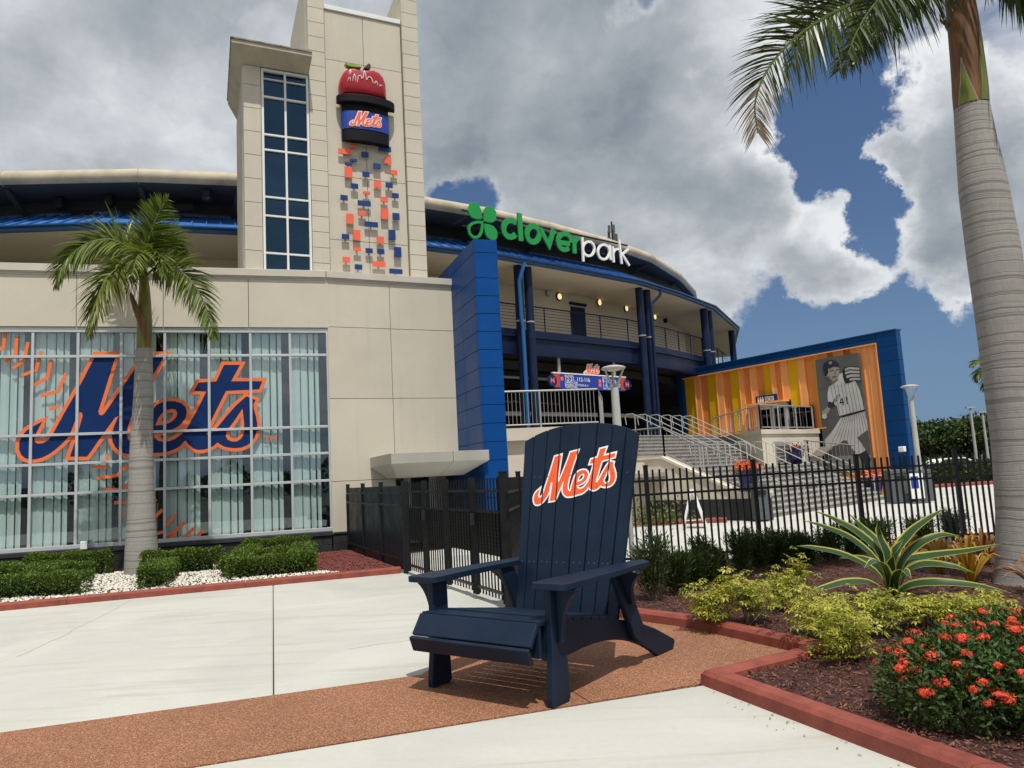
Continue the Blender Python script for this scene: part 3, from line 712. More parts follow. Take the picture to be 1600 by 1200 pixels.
# body behind, with its side going back
def quadbox(fr, a0, a1, z0, z1, depth, off=-.355):
    p, q = fr.pt(a0, z0, off), fr.pt(a1, z0, off); return MB().obox(p, q - p, TD * depth, (0, 0, z1 - z0))
obj('body', quadbox(FT, -.255, .2, ZB, ZT, 3.6), STUCCO, tow)
obj('body', quadbox(FT, .202, 2.345, ZB, 14.42, 3.6), STUCCO, tow)
obj('body', quadbox(FT, 2.347, 2.83, ZB, ZT, 3.6), STUCCO, tow)
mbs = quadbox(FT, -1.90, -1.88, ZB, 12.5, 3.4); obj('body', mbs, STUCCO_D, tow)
mbs = quadbox(FT, -1.86, -.27, ZB, 12.5, 2.4, -.8); obj('core', mbs, DARK, tow)
# strip window
BZ = [7.05, 7.50, 8.47, 8.96, 10.21, 10.62, 11.64, 12.13, 12.33]
mb = MB()
for b in ((-1.46, -1.40, 6.95, 12.40), (-.32, -.262, 6.95, 12.40), (-1.40, -.32, 12.33, 12.40)): FT.box(mb, *b, -.16, -.02)
tw = obj('window', mb, WHITE_F, tow, bevel=.005)
mb = MB(); FT.box(mb, -.885, -.835, 6.95, 12.33, -.15, -.03); obj('mullion', mb, WHITE_F, tw)
for j, z in enumerate(BZ[1:-1]):
    for a0, a1 in ((-1.40, -.885), (-.835, -.32)):
        th = .022 if j == 6 else .045
        mb = MB(); FT.box(mb, a0, a1, z - th / 2, z + th / 2, -.15, -.04); obj('transom', mb, WHITE_F, tw)
for j in range(len(BZ) - 1):
    for a0, a1 in ((-1.40, -.88), (-.84, -.32)):
        mb = MB(); FT.box(mb, a0, a1, BZ[j], BZ[j + 1], -.12, -.105); obj('pane', mb, GLASS_B, tw)
# flared hood: lip on top, sloped soffit front and left
def hood():
    ot, ob = .55, .02                     # outward at the lip / at the wall
    z2, z1, z0 = 12.72, 12.40, 12.24
    aL, aR = -2.22, -.262
    fr = FT; mb = MB(); back = TD * 3.3
    A = fr.pt(aL, z2, ot); B = fr.pt(aR, z2, ot); C_ = fr.pt(aR, z2, -.3); D_ = A + back
    A1 = fr.pt(aL, z2 - .10, ot); B1 = fr.pt(aR, z2 - .10, ot); D1 = A1 + back
    a_ = fr.pt(-1.905, 12.39, ob); b_ = fr.pt(aR, 12.40, ob); d_ = a_ + TD * 3.3
    Ct = C_ + back
    V = [A, B, C_, Ct, D_, A1, B1, D1, a_, b_, d_]
    F = [(0, 1, 2, 3, 4), (0, 5, 6, 1), (4, 7, 5, 0), (5, 8, 9, 6), (7, 10, 8, 5), (4, 3, 10, 7), (1, 6, 9, 2)]
    return mb.add(V, F)
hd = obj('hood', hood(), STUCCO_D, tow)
mb = MB(); p = FT.pt(-2.25, 12.722, .58); mb.obox(p, FT.pt(-.262, 12.722, .58) - p, FT.pt(-2.25, 12.722, .5) - p, (0, 0, .035)); mb.obox(p, TD * 3.34, dB * .10, (0, 0, .034)); obj('drip_edge', mb, mat('hood_stain', (.25, .22, .16), .8, .4, 6.), hd)

# apple-in-the-hat sign on the tower
ap_s, ap_z = FT.px(572, 205)
app = thing('apple_sign', 'red apple rising from a black top hat with blue band, high on the beige tower', 'sign', FT.pt(ap_s, ap_z, 0))
c1 = lambda x, y: (340 + x / 4.4444, y / 4.4444)
def ft(pts, off=.25): return [FT.px(*c1(*p), off) for p in pts]
apo = ft([(868, 640), (858, 590), (858, 555), (866, 515), (884, 480), (912, 462), (945, 462), (985, 475), (1022, 478), (1062, 478), (1100, 478), (1135, 493), (1163, 525), (1180, 575), (1186, 680)], .3)
ctr = np.mean(apo, 0)
mb = MB(); rings = [(1., -.06), (1., .10), (.95, .20), (.82, .27), (.5, .30)]
V = []; F = []
for k, (sc, d) in enumerate(rings): V += [FT.pt(ctr[0] + (x - ctr[0]) * sc, ctr[1] + (z - ctr[1]) * sc, d) for x, z in apo]
n = len(apo)
for k in range(len(rings) - 1):
    for i in range(n): j = (i + 1) % n; F.append((k * n + j, k * n + i, (k + 1) * n + i, (k + 1) * n + j))
F.append(tuple(range((len(rings) - 1) * n, len(rings) * n))[::-1])
mb.add(V, F); apm = obj('apple', mb, APPLE, app, smooth=True)
SKY_L = [(885, 612), (892, 572), (905, 610), (905, 570), (914, 532), (925, 526), (930, 556), (944, 553), (948, 520), (955, 502), (962, 520), (966, 558), (977, 556), (982, 516), (1000, 513), (1005, 533), (1015, 530), (1020, 498), (1025, 478), (1031, 500), (1040, 543), (1055, 521), (1072, 527), (1080, 545), (1087, 563), (1100, 567), (1105, 552), (1116, 562), (1125, 612), (1135, 608), (1135, 577), (1150, 580), (1156, 645), (1165, 650), (1168, 668)]
def apple_pt(x, z, d):
    u_ = (x - ctr[0]) / (apo[-2][0] - ctr[0]); v_ = (z - ctr[1]) / (max(q[1] for q in apo) - ctr[1]); r = max(abs(u_), abs(v_))
    return FT.pt(x, z, d + float(np.interp(r, [0, .5, .78, .93, 1.0], [.30, .295, .275, .225, .13])))
dense = []
sk = ft(SKY_L, .40)
for a, b in zip(sk[:-1], sk[1:]):
    for k in range(3): dense.append((a[0] + (b[0] - a[0]) * k / 3, a[1] + (b[1] - a[1]) * k / 3))
dense.append(sk[-1])
obj('skyline', MB().strip(dense, .015, apple_pt, -.03, .024), WHITE_L, apm)
obj('leaf', MB().prism(ft([(890, 430), (905, 432), (985, 455), (1000, 463), (975, 463), (930, 458), (900, 447)], .3), FT.pt, .10, .28), LEAFGREEN, app)
obj('stem', MB().prism(ft([(1018, 468), (1050, 437), (1063, 445), (1066, 465), (1045, 472)], .3), FT.pt, .08, .28), STEMBROWN, app)
def halfround(a0, a1, z0, z1, prot, n=16, base=.01, zt=0.):
    """half-elliptical drum against the tower"""
    c = (a0 + a1) / 2; r = (a1 - a0) / 2; lo = []; hi = []
    for t in np.linspace(math.pi, 0, n): 
        s_, o_ = c + r * math.cos(t), base + prot * math.sin(t) ** .8; lo.append(FT.pt(s_, z0, o_)); hi.append(FT.pt(s_, z1, o_))
    mb = MB(); mb.add(lo + hi, [(i, i + 1, n + i + 1, n + i) for i in range(n - 1)] + [tuple(range(n))[::-1], tuple(range(n, 2 * n)), (0, n, 2 * n - 1, n - 1)]); return mb
b0, zb0 = FT.px(*c1(825, 640), .1); b1, _ = FT.px(*c1(1230, 700), .1)
k0, zk0 = FT.px(*c1(868, 700), .2); k1, _ = FT.px(*c1(1195, 740), .2)
zbrim = FT.px(*c1(1025, 668), .5)[1]; zkb = FT.px(*c1(1030, 960), .4)[1]; zba = FT.px(*c1(1030, 757), .4)[1]; zbb = FT.px(*c1(1030, 880), .4)[1]
obj('hat_brim', halfround(b0, b1, zbrim - .10, zbrim + .12, .36), HAT, app, bevel=.02)
obj('hat_crown', halfround(k0, k1, zkb, zbrim - .10, .24), HAT, app)
bnd = obj('hat_band', halfround(k0 - .012, k1 + .012, zbb, zba, .252), BAND, app)
ox = [p[0] for p in OUTA]; oz = [p[1] for p in OUTA]; OX0, OX1, OZ0, OZ1 = min(ox), max(ox), min(oz), max(oz)
def logo_map(place, width, tilt):
    """lettering scaled to a width, tilted, laid out by place(x, y, d) about its centre"""
    k = width / (OX1 - OX0); ca, sa = math.cos(tilt), math.sin(tilt)
    def fn(x, z, d):
        X, Z = (x - (OX0 + OX1) / 2) * k, (z - (OZ0 + OZ1) / 2) * k
        return place(X * ca - Z * sa, X * sa + Z * ca, d)
    return fn
kc, kr_ = (k0 + k1) / 2, (k1 - k0) / 2 + .012
lz = FT.px(*c1(1038, 815), .38); 
def on_band(x, z, d):
    s_ = lz[0] + x; q = min(.98, abs((s_ - kc) / kr_)); return FT.pt(s_, lz[1] + z, .01 + .252 * (1 - q * q) ** .4 + d)
lm = logo_map(on_band, .86, math.radians(3))
RING_N = outline(.115)
obj('team_lettering', MB().triprism(RING2, lm, -.01, .012), CORAL, bnd)
obj('team_lettering', MB().triprism(RING_N, lm, .0, .018), WHITE_L, bnd)
obj('team_lettering', MB().triprism(FILL, lm, .0, .024), CORAL, bnd)

# scattered colour tiles below the sign
TILES = [(322, 120, 376, 143, 0), (236, 150, 336, 190, 0), (537, 130, 634, 172, 1), (410, 173, 464, 213, 1), (583, 210, 636, 265, 0), (324, 226, 378, 247, 1), (285, 253, 340, 275, 1), (285, 283, 342, 370, 0), (500, 260, 555, 300, 1), (628, 310, 680, 347, 0), (418, 322, 472, 362, 1), (505, 390, 560, 445, 0), (592, 403, 646, 443, 1), (332, 410, 386, 450, 1), (422, 470, 477, 492, 0), (640, 483, 691, 521, 1), (252, 497, 308, 538, 1), (556, 512, 610, 552, 0), (382, 540, 482, 580, 1), (558, 598, 614, 682, 0), (388, 615, 445, 655, 0), (644, 632, 697, 688, 1), (297, 635, 353, 718, 0), (434, 698, 536, 738, 1), (614, 757, 667, 837, 1), (346, 757, 403, 840, 0), (263, 790, 320, 832, 1), (526, 808, 580, 862, 0), (352, 893, 408, 918, 0), (442, 897, 496, 935, 1), (530, 903, 583, 943, 1), (656, 886, 711, 966, 1), (270, 962, 327, 1003, 0), (360, 1018, 417, 1058, 1), (493, 997, 592, 1036, 0), (620, 1052, 720, 1090, 1)]
wa = thing('wall_art', 'scatter of small coral and navy tiles standing off the beige tower below the apple sign', 'wall art', FT.pt(1.2, 9, 0))
for x0, y0, x1, y1, cc in TILES:
    cx, cz = FT.px(480 + (x0 + x1) / 9.6, 200 + (y0 + y1) / 9.6, .06); sx = (FT.px(480 + x1 / 4.8, 200 + (y0 + y1) / 9.6, .06)[0] - FT.px(480 + x0 / 4.8, 200 + (y0 + y1) / 9.6, .06)[0]) * .97
    zc = abs(FT.px(480 + (x0 + x1) / 9.6, 200 + y0 / 4.8, .06)[1] - FT.px(480 + (x0 + x1) / 9.6, 200 + y1 / 4.8, .06)[1]) * .92
    mb = MB(); FT.box(mb, cx - sx / 2, cx + sx / 2, cz - zc / 2, cz + zc / 2, -.012, .02)
    FT.box(mb, cx - .02, cx + .02, cz - .02, cz + .02, -.09, -.012); obj('tile', mb, CORAL if cc == 0 else TILE_B, wa)

# ================================================================== blue panelled fin
W0 = FB.pt(3.386, 0); nF = out_n(dF)
def plane_px(px, py, o, n):
    r = ray(px, py); return CAM_O + r * (np.dot(o - CAM_O, n) / np.dot(r, n))
fc = plane_px(745, 480, W0, nF); fc[2] = 0; dFr = np.array((dF[1], -dF[0], 0.))
FFs = Frame(fc, dF, -dFr)          # side face, s runs back
FFf = Frame(fc, dFr, -dF)          # front face, s runs right
fin = thing('blue_fin_wall', 'tall narrow wall clad in bright blue metal panels at the right end of the lobby', 'wall', fc)
FW = .605; zj = [0.0, .70, 1.14, 1.58, 2.02] + [2.46 + .4465 * i for i in range(12)]
zj = [z for z in zj if z < 7.35]; zj[-1] = 7.12; zj.append(7.46)
panels(FFf, [0.02, FW], zj, BLUE_P, fin, -.03, .0, .014, 'panel')
panels(FFs, [-.0, .10, 1.30, 2.55, 3.8, 6.5], zj, BLUE_P, fin, -.03, .0, .014, 'panel', skip=lambda i, j: False)
mb = MB(); mb.obox(fc + dFr * .035 + dF * .035, dFr * (FW - .04), dF * 6.4, (0, 0, 7.44)); obj('core', mb, mat('fin_core', (.004, .012, .045), .6), fin)

# ================================================================== entrance canopy
can = thing('entrance_canopy', 'flat grey metal canopy with sloped underside over the lobby entrance beside the blue fin', 'canopy', FB.pt(2, 2, 0))
zc0, zc1 = 2.03, 2.27; OF = 2.36
aLf, aRf = FB.px(611, 712, OF)[0], FB.px(764, 704, OF)[0]
wl = FB.pt(1.0, 0); L0, L1 = FB.pt(1.0, 0, 0), FB.pt(aLf, 0, OF); R1 = FB.pt(aRf, 0, OF)
CANM = mat('canopy_metal', (.40, .375, .33), .4, .06, 1.5, metal=.2); CANS = mat('canopy_soffit', (.66, .64, .58), .5, .04, 1.5)
def fascia(a, b, name):
    d = (b - a) / np.linalg.norm(b - a); n = out_n(d); mb = MB(); lo = a + np.array((0, 0, zc0)); mb.obox(lo, b - a, -n * .06, (0, 0, zc1 - zc0)); return obj(name, mb, CANM, can, bevel=.006)
mid = L1 + (R1 - L1) * .62; dd = unit((R1 - L1)[None])[0]
fascia(L0 + np.array((0, 0, 0)), L1, 'fascia_panel'); fascia(L1, mid - dd * .005, 'fascia_panel'); fascia(mid + dd * .005, R1, 'fascia_panel')
zl = 1.72
i0, i1, iR = FB.pt(1.35, zl, .35), FB.pt(aLf + .42, zl, OF - 1.0), FB.pt(aRf - .28, zl, OF - 1.0)
o0, o1, oR = L0 + np.array((0, 0, zc0)), L1 + np.array((0, 0, zc0)), R1 + np.array((0, 0, zc0))
iw = FB.pt(3.3, zl, .0)
mb = MB(); mb.add([o0, o1, i1, i0], [(0, 1, 2, 3)]); obj('soffit_panel', mb, CANS, can)
om, im = o1 + (oR - o1) * .62, i1 + (iR - i1) * .62
mb = MB(); mb.add([o1, om - dd * .004, im - dd * .004, i1], [(0, 1, 2, 3)]); obj('soffit_panel', mb, CANS, can)
mb = MB(); mb.add([om + dd * .004, oR, iR, im + dd * .004], [(0, 1, 2, 3)]); obj('soffit_panel', mb, CANS, can)
ir2 = FB.pt(aRf - .18, zl, .05)
mb = MB(); mb.add([i0, i1, iR, ir2], [(0, 1, 2, 3)]); mb.add([oR, R1 + np.array((0, 0, zc1)) - dd * .06, ir2 + np.array((0, 0, zc1 - zl)), ir2, iR], [(0, 1, 2, 3, 4)]); obj('soffit_panel', mb, CANS, can)
mb = MB(); t0 = np.array((0, 0, zc1 - .03)); mb.add([L0 + t0, L1 + t0, R1 + t0, FB.pt(aRf, zc1 - .03, .02)], [(0, 1, 2, 3)]); obj('roof', mb, CANM, can)
# ================================================================== stadium stand
GUT = [(-32, 25.2), (-24, 23.4), (-15.66, 23.05), (-12.75, 23.18), (-11.62, 23.48), (-8.58, 24.47), (-2.81, 27.32), (-.36, 28.82), (3.23, 31.75), (6.06, 34.21), (8.39, 36.99), (11.14, 40.71), (14.4, 47.6), (17.2, 59.0)]
EAV = [(-32, 25.5), (-24, 23.8), (-15.96, 23.42), (-11.74, 23.78), (-8.69, 24.56), (-2.78, 27.66), (-.63, 29.09), (1.98, 31.26), (4.72, 33.9), (7.28, 36.88), (9.57, 40.92), (11.25, 44.87), (13.2, 52)]
def inset(line, d):
    L, R = offs(line, d, False); return L        # left of travel = away from the camera
std = thing('stadium', 'curved stadium stand with blue metal roof, cream upper deck, navy columns and rounded eave', 'stadium', (0, 30, 0))
def band(line, z0, z1, mtl, name, thick=.05, parent=None, zi0=None, d_in=None, lo=0, hi=None):
    """upright band following a plan line, thick towards the inside; one piece per facet"""
    parent = parent or std; inn = inset(line, thick); hi = hi or len(line) - 1; r = []
    for i in range(lo, hi):
        a, b, c, d = line[i], line[i + 1], inn[i + 1], inn[i]
        mb = MB(); mb.add([(*a, z0), (*b, z0), (*c, z0), (*d, z0), (*a, z1), (*b, z1), (*c, z1), (*d, z1)], [(0, 3, 2, 1), (4, 5, 6, 7), (0, 1, 5, 4), (1, 2, 6, 5), (2, 3, 7, 6), (3, 0, 4, 7)])
        r.append(obj(name, mb, mtl, parent))
    return r
def loft(la, za, lb, zb, mtl, name, lo=0, hi=None, parent=None, flip=False):
    hi = hi or len(la) - 1; r = []
    for i in range(lo, hi):
        q = [(*la[i], za), (*la[i + 1], za), (*lb[i + 1], zb), (*lb[i], zb)]
        mb = MB(); mb.add(q, [(0, 1, 2, 3)] if not flip else [(3, 2, 1, 0)]); r.append(obj(name, mb, mtl, parent or std))
    return r
ZG = 10.0
# gutter: profile swept along the facets
def sweep(line, prof, mtl, name, parent=None, smooth=True):
    rows = []
    for d, z in prof: rows.append([(*q, z) for q in inset(line, d)])
    V = [p for r in rows for p in r]; n = len(line); m = len(prof); F = []
    for k in range(m - 1):
        for i in range(n - 1): F.append((k * n + i, (k + 1) * n + i, (k + 1) * n + i + 1, k * n + i + 1))
    return obj(name, MB().add(V, F), mtl, parent or std, smooth=smooth)
gut = sweep(GUT, [(.16, ZG), (.02, ZG), (.0, ZG + .04), (.0, ZG + .10), (-.05, ZG + .11), (-.09, ZG + .15), (-.09, ZG + .19), (.0, ZG + .19), (.02, ZG + .16), (.2, ZG + .16)], BLUE_GUT, 'gutter')
G_in = inset(GUT, 1.9); ZR = 11.16
G_o = inset(GUT, .03)
roofs = loft(G_o, ZG + .17, G_in, ZR, BLUE_ROOF, 'roof')
for i in range(1, len(GUT) - 1):          # standing seams, each a rib running down its own facet
    a, b = np.array(G_o[i]), np.array(G_o[i + 1]); c, d = np.array(G_in[i]), np.array(G_in[i + 1]); n = max(1, int(np.linalg.norm(b - a) / .42))
    for k in range(n):
        t = (k + .5) / n; p, q = a + (b - a) * t, c + (d - c) * t
        obj('seam', MB().bar((*p, ZG + .20), (*q, ZR + .03), .035, .06), BLUE_ROOF, roofs[i])
loft(inset(GUT, .12), ZG - .005, inset(GUT, 5.2), ZG - .005, CREAM, 'soffit', flip=True)
W_up = inset(GUT, 3.01)
band(W_up, 7.0, ZG - .01, CREAM, 'upper_wall', .2)
# dark clerestory and rounded roof eave
band(G_in, ZR - .05, ZR + .10, BLUE_GUT, 'roof_flashing', .08)
band(inset(GUT, 2.05), ZR - .2, 12.0, DARKWALL, 'clerestory_wall', .15)
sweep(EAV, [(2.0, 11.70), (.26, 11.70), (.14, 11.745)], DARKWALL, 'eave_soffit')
ev = sweep(EAV, [(.28 - .28 * math.sin(t), 11.98 - .26 * math.cos(t)) for t in np.linspace(.45, math.pi - .1, 9)] + [(.4, 12.25), (9., 12.9)], EAVE, 'eave')
for i, (x, y) in enumerate(EAV[1:-1]):         # sheet joints and a strut under each bend
    a = np.array((x, y)); nxt = np.array(EAV[i + 2]); d = unit((nxt - a)[None])[0]; inw = np.array((-d[1], d[0]))
    obj('strut', MB().bar((*(a + inw * .35), 11.70), (*(a + inw * 1.7), 11.15), .16, .10), DARKWALL, std)
    mb = MB(); P = [(*(a - inw * .004), 12.0), ]
    obj('joint_strap', MB().tube([(*(a + inw * (.276 - .284 * math.sin(t))), 11.98 - .264 * math.cos(t)) for t in np.linspace(.2, math.pi - .2, 8)], .012, 5), STUCCO_D, std)
for px in (92, 170, 322):                        # speakers hung in the dark gap
    r = ray(px, 300); r = r / r[1]; p = np.array((r[0] * 24.6, 24.6))
    obj('loudspeaker', MB().box(p[0] - .12, p[0] + .12, 24.55, 24.85, 11.28, 11.66), DARK, std, bevel=.02)
for px in (128, 205, 285):
    r = ray(px, 300); r = r / r[1]; y0 = 25.0
    obj('vent_opening', MB().box(r[0] * y0 - .35, r[0] * y0 + .35, y0 - .02, y0 + .1, 11.12, 11.32), DARK, std)

# upper deck: beam, floor, rear
BM = inset(GUT, .75)
band(BM, 6.50, 7.22, NAVY_ST, 'deck_beam', .3); band(inset(GUT, .66), 7.16, 7.24, NAVY_ST, 'deck_flange', .4); band(inset(GUT, .66), 6.44, 6.50, NAVY_ST, 'deck_flange', .4)
band(inset(GUT, .80), 7.22, 7.50, NAVY_ST, 'deck_edge', .2)
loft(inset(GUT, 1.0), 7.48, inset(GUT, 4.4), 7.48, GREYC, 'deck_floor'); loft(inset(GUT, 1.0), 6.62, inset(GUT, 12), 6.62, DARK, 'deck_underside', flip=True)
# concourse behind and below
loft(inset(GUT, -.2), 2.98, inset(GUT, 12), 2.98, GREYC, 'concourse_floor', lo=5)
band(inset(GUT, 10.5), 2.9, 6.6, DARKWALL, 'concourse_wall', .3, lo=4)
obj('end_wall', MB().obox((4.5, 56.4, 2.9), (10.6, -4.6, 0), (.15, .3, 0), (0, 0, 3.7)), DARKWALL, std)
fr_ = Frame((4.5, 56.4, 0), unit(np.array((10.6, -4.6, 0))), unit(np.array((-4.6, -10.6, 0))))
for k in range(2):
    mb = MB(); fr_.box(mb, 3.0 + 4.0 * k, 5.4 + 4.0 * k, 3.3, 5.9, .0, .05); obj('mural_panel', mb, mat('mural_dark', (.03, .035, .05), .6, .5, 2.5, col2=(.10, .10, .11)), std)
band(inset(GUT, .2), 0, 2.97, TAN, 'base_wall', .3, lo=5)
for k, (d, z) in enumerate(((3.0, 5.9), (5.0, 6.2), (2.0, 4.2), (7.5, 5.4), (7.0, 4.0))):    # service pipes under the deck
    ln = inset(GUT, d)[6:11]
    obj('service_pipe', MB().tube([(*q, z) for q in ln], .06 if k != 2 else .10, 7), GALV if k != 3 else GREYC, std)
for i in range(6, 11):
    for d in (2.6, 5.2, 7.8):
        a, b = np.array(inset(GUT, d)[i]), np.array(inset(GUT, d)[i + 1]); obj('deck_joist', MB().bar((*a, 6.35), (*b, 6.35), .18, .34), DARKWALL, std)
# posters and door glimpsed on the concourse wall
CB = inset(GUT, 10.46)
def line_at_px(px, line):
    r = ray(px, 600); t = np.array((r[0], r[1])); t = t / np.linalg.norm(t)
    for i in range(len(line) - 1):
        a, b = np.array(line[i]), np.array(line[i + 1]); e = b - a; den = t[0] * e[1] - t[1] * e[0]
        if abs(den) < 1e-9: continue
        k = (a[0] * e[1] - a[1] * e[0]) / den; u_ = (a[0] * t[1] - a[1] * t[0]) / den
        if 0 <= u_ <= 1 and k > 0: return t * k, unit(e[None])[0]
    return None
for px, wd in ((880, 1.5), (855, 1.0), (830, 1.2)):
    p, d = line_at_px(px, CB); n = np.array((d[1], -d[0])); fr = Frame((*p, 0), (*d, 0), (*n, 0))
    mb = MB(); fr.box(mb, -wd / 2, wd / 2, 3.4, 5.6, .0, .04); po = obj('mural_panel', mb, mat('mural_dark', (.03, .035, .05), .6, .5, 2.5, col2=(.10, .10, .11)), std)
# columns in pairs, with strap and bolts; one blue downpipe
CL = inset(GUT, .42)
def column(px, r, z0=3.0):
    p, d = line_at_px(px, CL)
    c = obj('column', MB().tube([(*p, z0), (*p, ZG - .02)], r, 16), NAVY_ST, std, smooth=True)
    obj('collar', MB().tube([(*p, 7.70), (*p, 7.76)], r + .015, 16), GALV, c)
    return p
for px in (819, 834, 1009, 1021, 1109, 1116, 1150): column(px, .175 if px < 1100 else .20)
p, d = line_at_px(813, CL); n = np.array((d[1], -d[0])); q = p + n * .28; top = p + n * .42
dpm = mat('downpipe_blue', (.010, .10, .30), .4, .05, 1.)
obj('downpipe', MB().tube([(*(top + d * .2), ZG + .02), (*(top + d * .1), ZG - .25), (*q, ZG - .7), (*q, 7.9), (*(q + d * .05), 7.5), (*(q + d * .05), 3.0)], .075, 8), dpm, std, smooth=True)
p, d = line_at_px(1016, CL); n = np.array((d[1], -d[0])); top = p + n * .42 + d * .9
obj('downpipe', MB().tube([(*top, ZG + .02), (*(top - d * .1), ZG - .25), (*(p + n * .2 + d * .25), ZG - .75), (*(p + n * .2 + d * .2), 3.0)], .075, 8), NAVY_ST, std, smooth=True)
# deck railing: posts and seven bars on each facet
RL = inset(GUT, .86)
rail = obj('deck_railing', MB().tube([(*q, 8.52) for q in RL[5:13]], .028, 6), NAVY_ST, std)
for z in (7.64, 7.77, 7.90, 8.03, 8.16, 8.29, 8.42):
    obj('rail_bar', MB().tube([(*q, z) for q in RL[5:13]], .011, 5), NAVY_ST, rail)
for i in range(5, 12):
    a, b = np.array(RL[i]), np.array(RL[i + 1]); n = max(1, round(np.linalg.norm(b - a) / 1.5))
    for k in range(n):
        p = a + (b - a) * k / n; obj('rail_post', MB().bar((*p, 7.5), (*p, 8.52), .05, .05, (1, 0, 0)), NAVY_ST, rail)
# upper wall fittings: round lamps, door, cameras
WF = inset(GUT, 3.0)
def wall_frame(px, line=WF):
    p, d = line_at_px(px, line); n = np.array((d[1], -d[0])); return Frame((*p, 0), (*d, 0), (*n, 0))
for px, py in ((881, 465), (943.5, 475), (985.5, 484.5), (1029.5, 497.5), (1059.5, 507)):
    fr = wall_frame(px); z = fr.px(px, py, .02)[1]
    V = lambda r, o: [fr.pt(r * math.cos(t), z + r * math.sin(t) * 1.15, o) for t in np.linspace(0, 2 * math.pi, 14, endpoint=False)]
    def disc(r, o0, o1): 
        a, b = V(r, o0), V(r, o1); return MB().add(a + b, [tuple(range(14))[::-1], tuple(range(14, 28))] + [(i, (i + 1) % 14, 14 + (i + 1) % 14, 14 + i) for i in range(14)])
    lm_ = obj('wall_lamp', disc(.17, 0, .07), NAVY_ST, std); obj('lens', disc(.125, .07, .10), LIT, lm_)
fr = wall_frame(910)
for nm, b, m_ in (('door', (-.48, .48, 7.5, 9.42, 0, .03), NAVY_ST), ('door_head', (-.55, .55, 9.5, 9.62, 0, .10), NAVY_ST)):
    mb = MB(); fr.box(mb, *b); obj(nm, mb, m_, std)
for px, py, m_ in ((863, 460, ALU), (884, 440, STUCCO_D), (1051, 500, STUCCO_D), (1045, 505, DARK)):
    fr = wall_frame(px); z = fr.px(px, py, .05)[1]; mb = MB(); fr.box(mb, -.10, .10, z - .12, z + .12, 0, .18); obj('wall_camera', mb, m_, std, bevel=.02)
fr = wall_frame(1077); mb = MB(); fr.box(mb, 0, .25, 7.5, 9.98, -.02, .3); obj('wall_return', mb, CREAM, std)
# antenna on the roof
r = ray(957, 370); r = r / r[1] * 39
ant = thing('roof_antenna', 'dark bundled cell antenna mast standing on the stadium roof behind the white lettering', 'antenna', (r[0], 39, 12.6))
ax, ay = float(r[0]), 39.
obj('mast', MB().tube([(ax, ay, 12.3), (ax, ay, 14.6)], .05, 6), DARKWALL, ant)
for k in range(10):
    t = k * 1.257; zz_ = 13.2 + .22 * (k // 2)
    obj('antenna_panel', MB().box(ax + .2 * math.cos(t) - .06, ax + .2 * math.cos(t) + .06, ay + .2 * math.sin(t) - .06, ay + .2 * math.sin(t) + .06, zz_ - .1, zz_ + .28), mat('antenna_green', (.06, .075, .06), .6, .3, 5.), ant)

# ================================================================== clover park letters on a straight frame before the eave
s0, s1 = np.array((-1.0, 27.9, 0)), np.array((6.0, 33.6, 0)); dS = unit((s1 - s0)[None])[0]; nS = out_n(dS)
FS = Frame(s0, dS, nS)
cp = thing('stadium_sign', 'large green and white clover park letters with a clover emblem on the stadium roof edge', 'sign', FS.pt(3, 10.9, 0))
c3 = lambda x, y: FS.px(640 + x / 4.4444, 300 + y / 4.4444)
KS = (c3(1000, 300)[0] - c3(900, 300)[0]) / 100
LEAVES = [[(403, 108), (412, 84), (432, 74), (455, 76), (476, 95), (490, 125), (495, 160), (493, 193), (455, 192), (425, 180), (405, 155), (398, 130)], [(509, 145), (514, 118), (530, 102), (552, 102), (578, 116), (595, 142), (597, 175), (588, 205), (565, 217), (535, 213), (509, 205)], [(512, 222), (545, 227), (575, 240), (597, 265), (604, 292), (602, 322), (585, 338), (560, 336), (535, 320), (518, 290), (512, 255)]]
for lf in LEAVES: obj('clover_leaf', MB().prism([c3(*p) for p in lf], FS.pt, .0, .07), GREEN_L, cp, bevel=.01)
L4 = [(497, 213), (465, 211), (432, 220), (410, 238), (405, 262), (412, 292), (432, 314), (458, 318), (480, 306), (494, 280), (498, 248)]
obj('clover_leaf', MB().strip([c3(*p) for p in L4], 13 * KS, FS.pt, .0, .07, True), GREEN_L, cp)
def arc(cx, cy, rx, ry, a0, a1, n=18): return [(cx + rx * math.cos(math.radians(t)), cy - ry * math.sin(math.radians(t))) for t in np.linspace(a0, a1, n)]
LET = [('c', GREEN_L, 31, [arc(695, 257, 47, 58, 42, 318)]), ('l', GREEN_L, 31, [[(757, 150), (768, 342)]]), ('o', GREEN_L, 31, ['o', arc(853, 294, 43, 55, 0, 342, 20)]), ('v', GREEN_L, 29, [[(899, 253), (963, 372), (996, 264)]]),
       ('e', GREEN_L, 28, [[(1030, 352), (1106, 362)], arc(1070, 347, 45, 56, -8, 310)]), ('r', GREEN_L, 28, [[(1136, 318), (1141, 428)], [(1143, 352), (1150, 330), (1168, 322)]]),
       ('p', WHITE_L, 14, [[(1194, 316), (1202, 484)], ['o'] + arc(1238, 396, 40, 50, 0, 342, 20)]), ('a', WHITE_L, 14, [['o'] + arc(1343, 418, 40, 51, 0, 342, 20), [(1385, 370), (1391, 474)]]), ('r', WHITE_L, 14, [[(1406, 380), (1413, 490)], [(1410, 425), (1420, 402), (1446, 396)]]), ('k', WHITE_L, 14, [[(1450, 334), (1468, 500)], [(1514, 398), (1464, 440)], [(1472, 436), (1520, 513)]])]
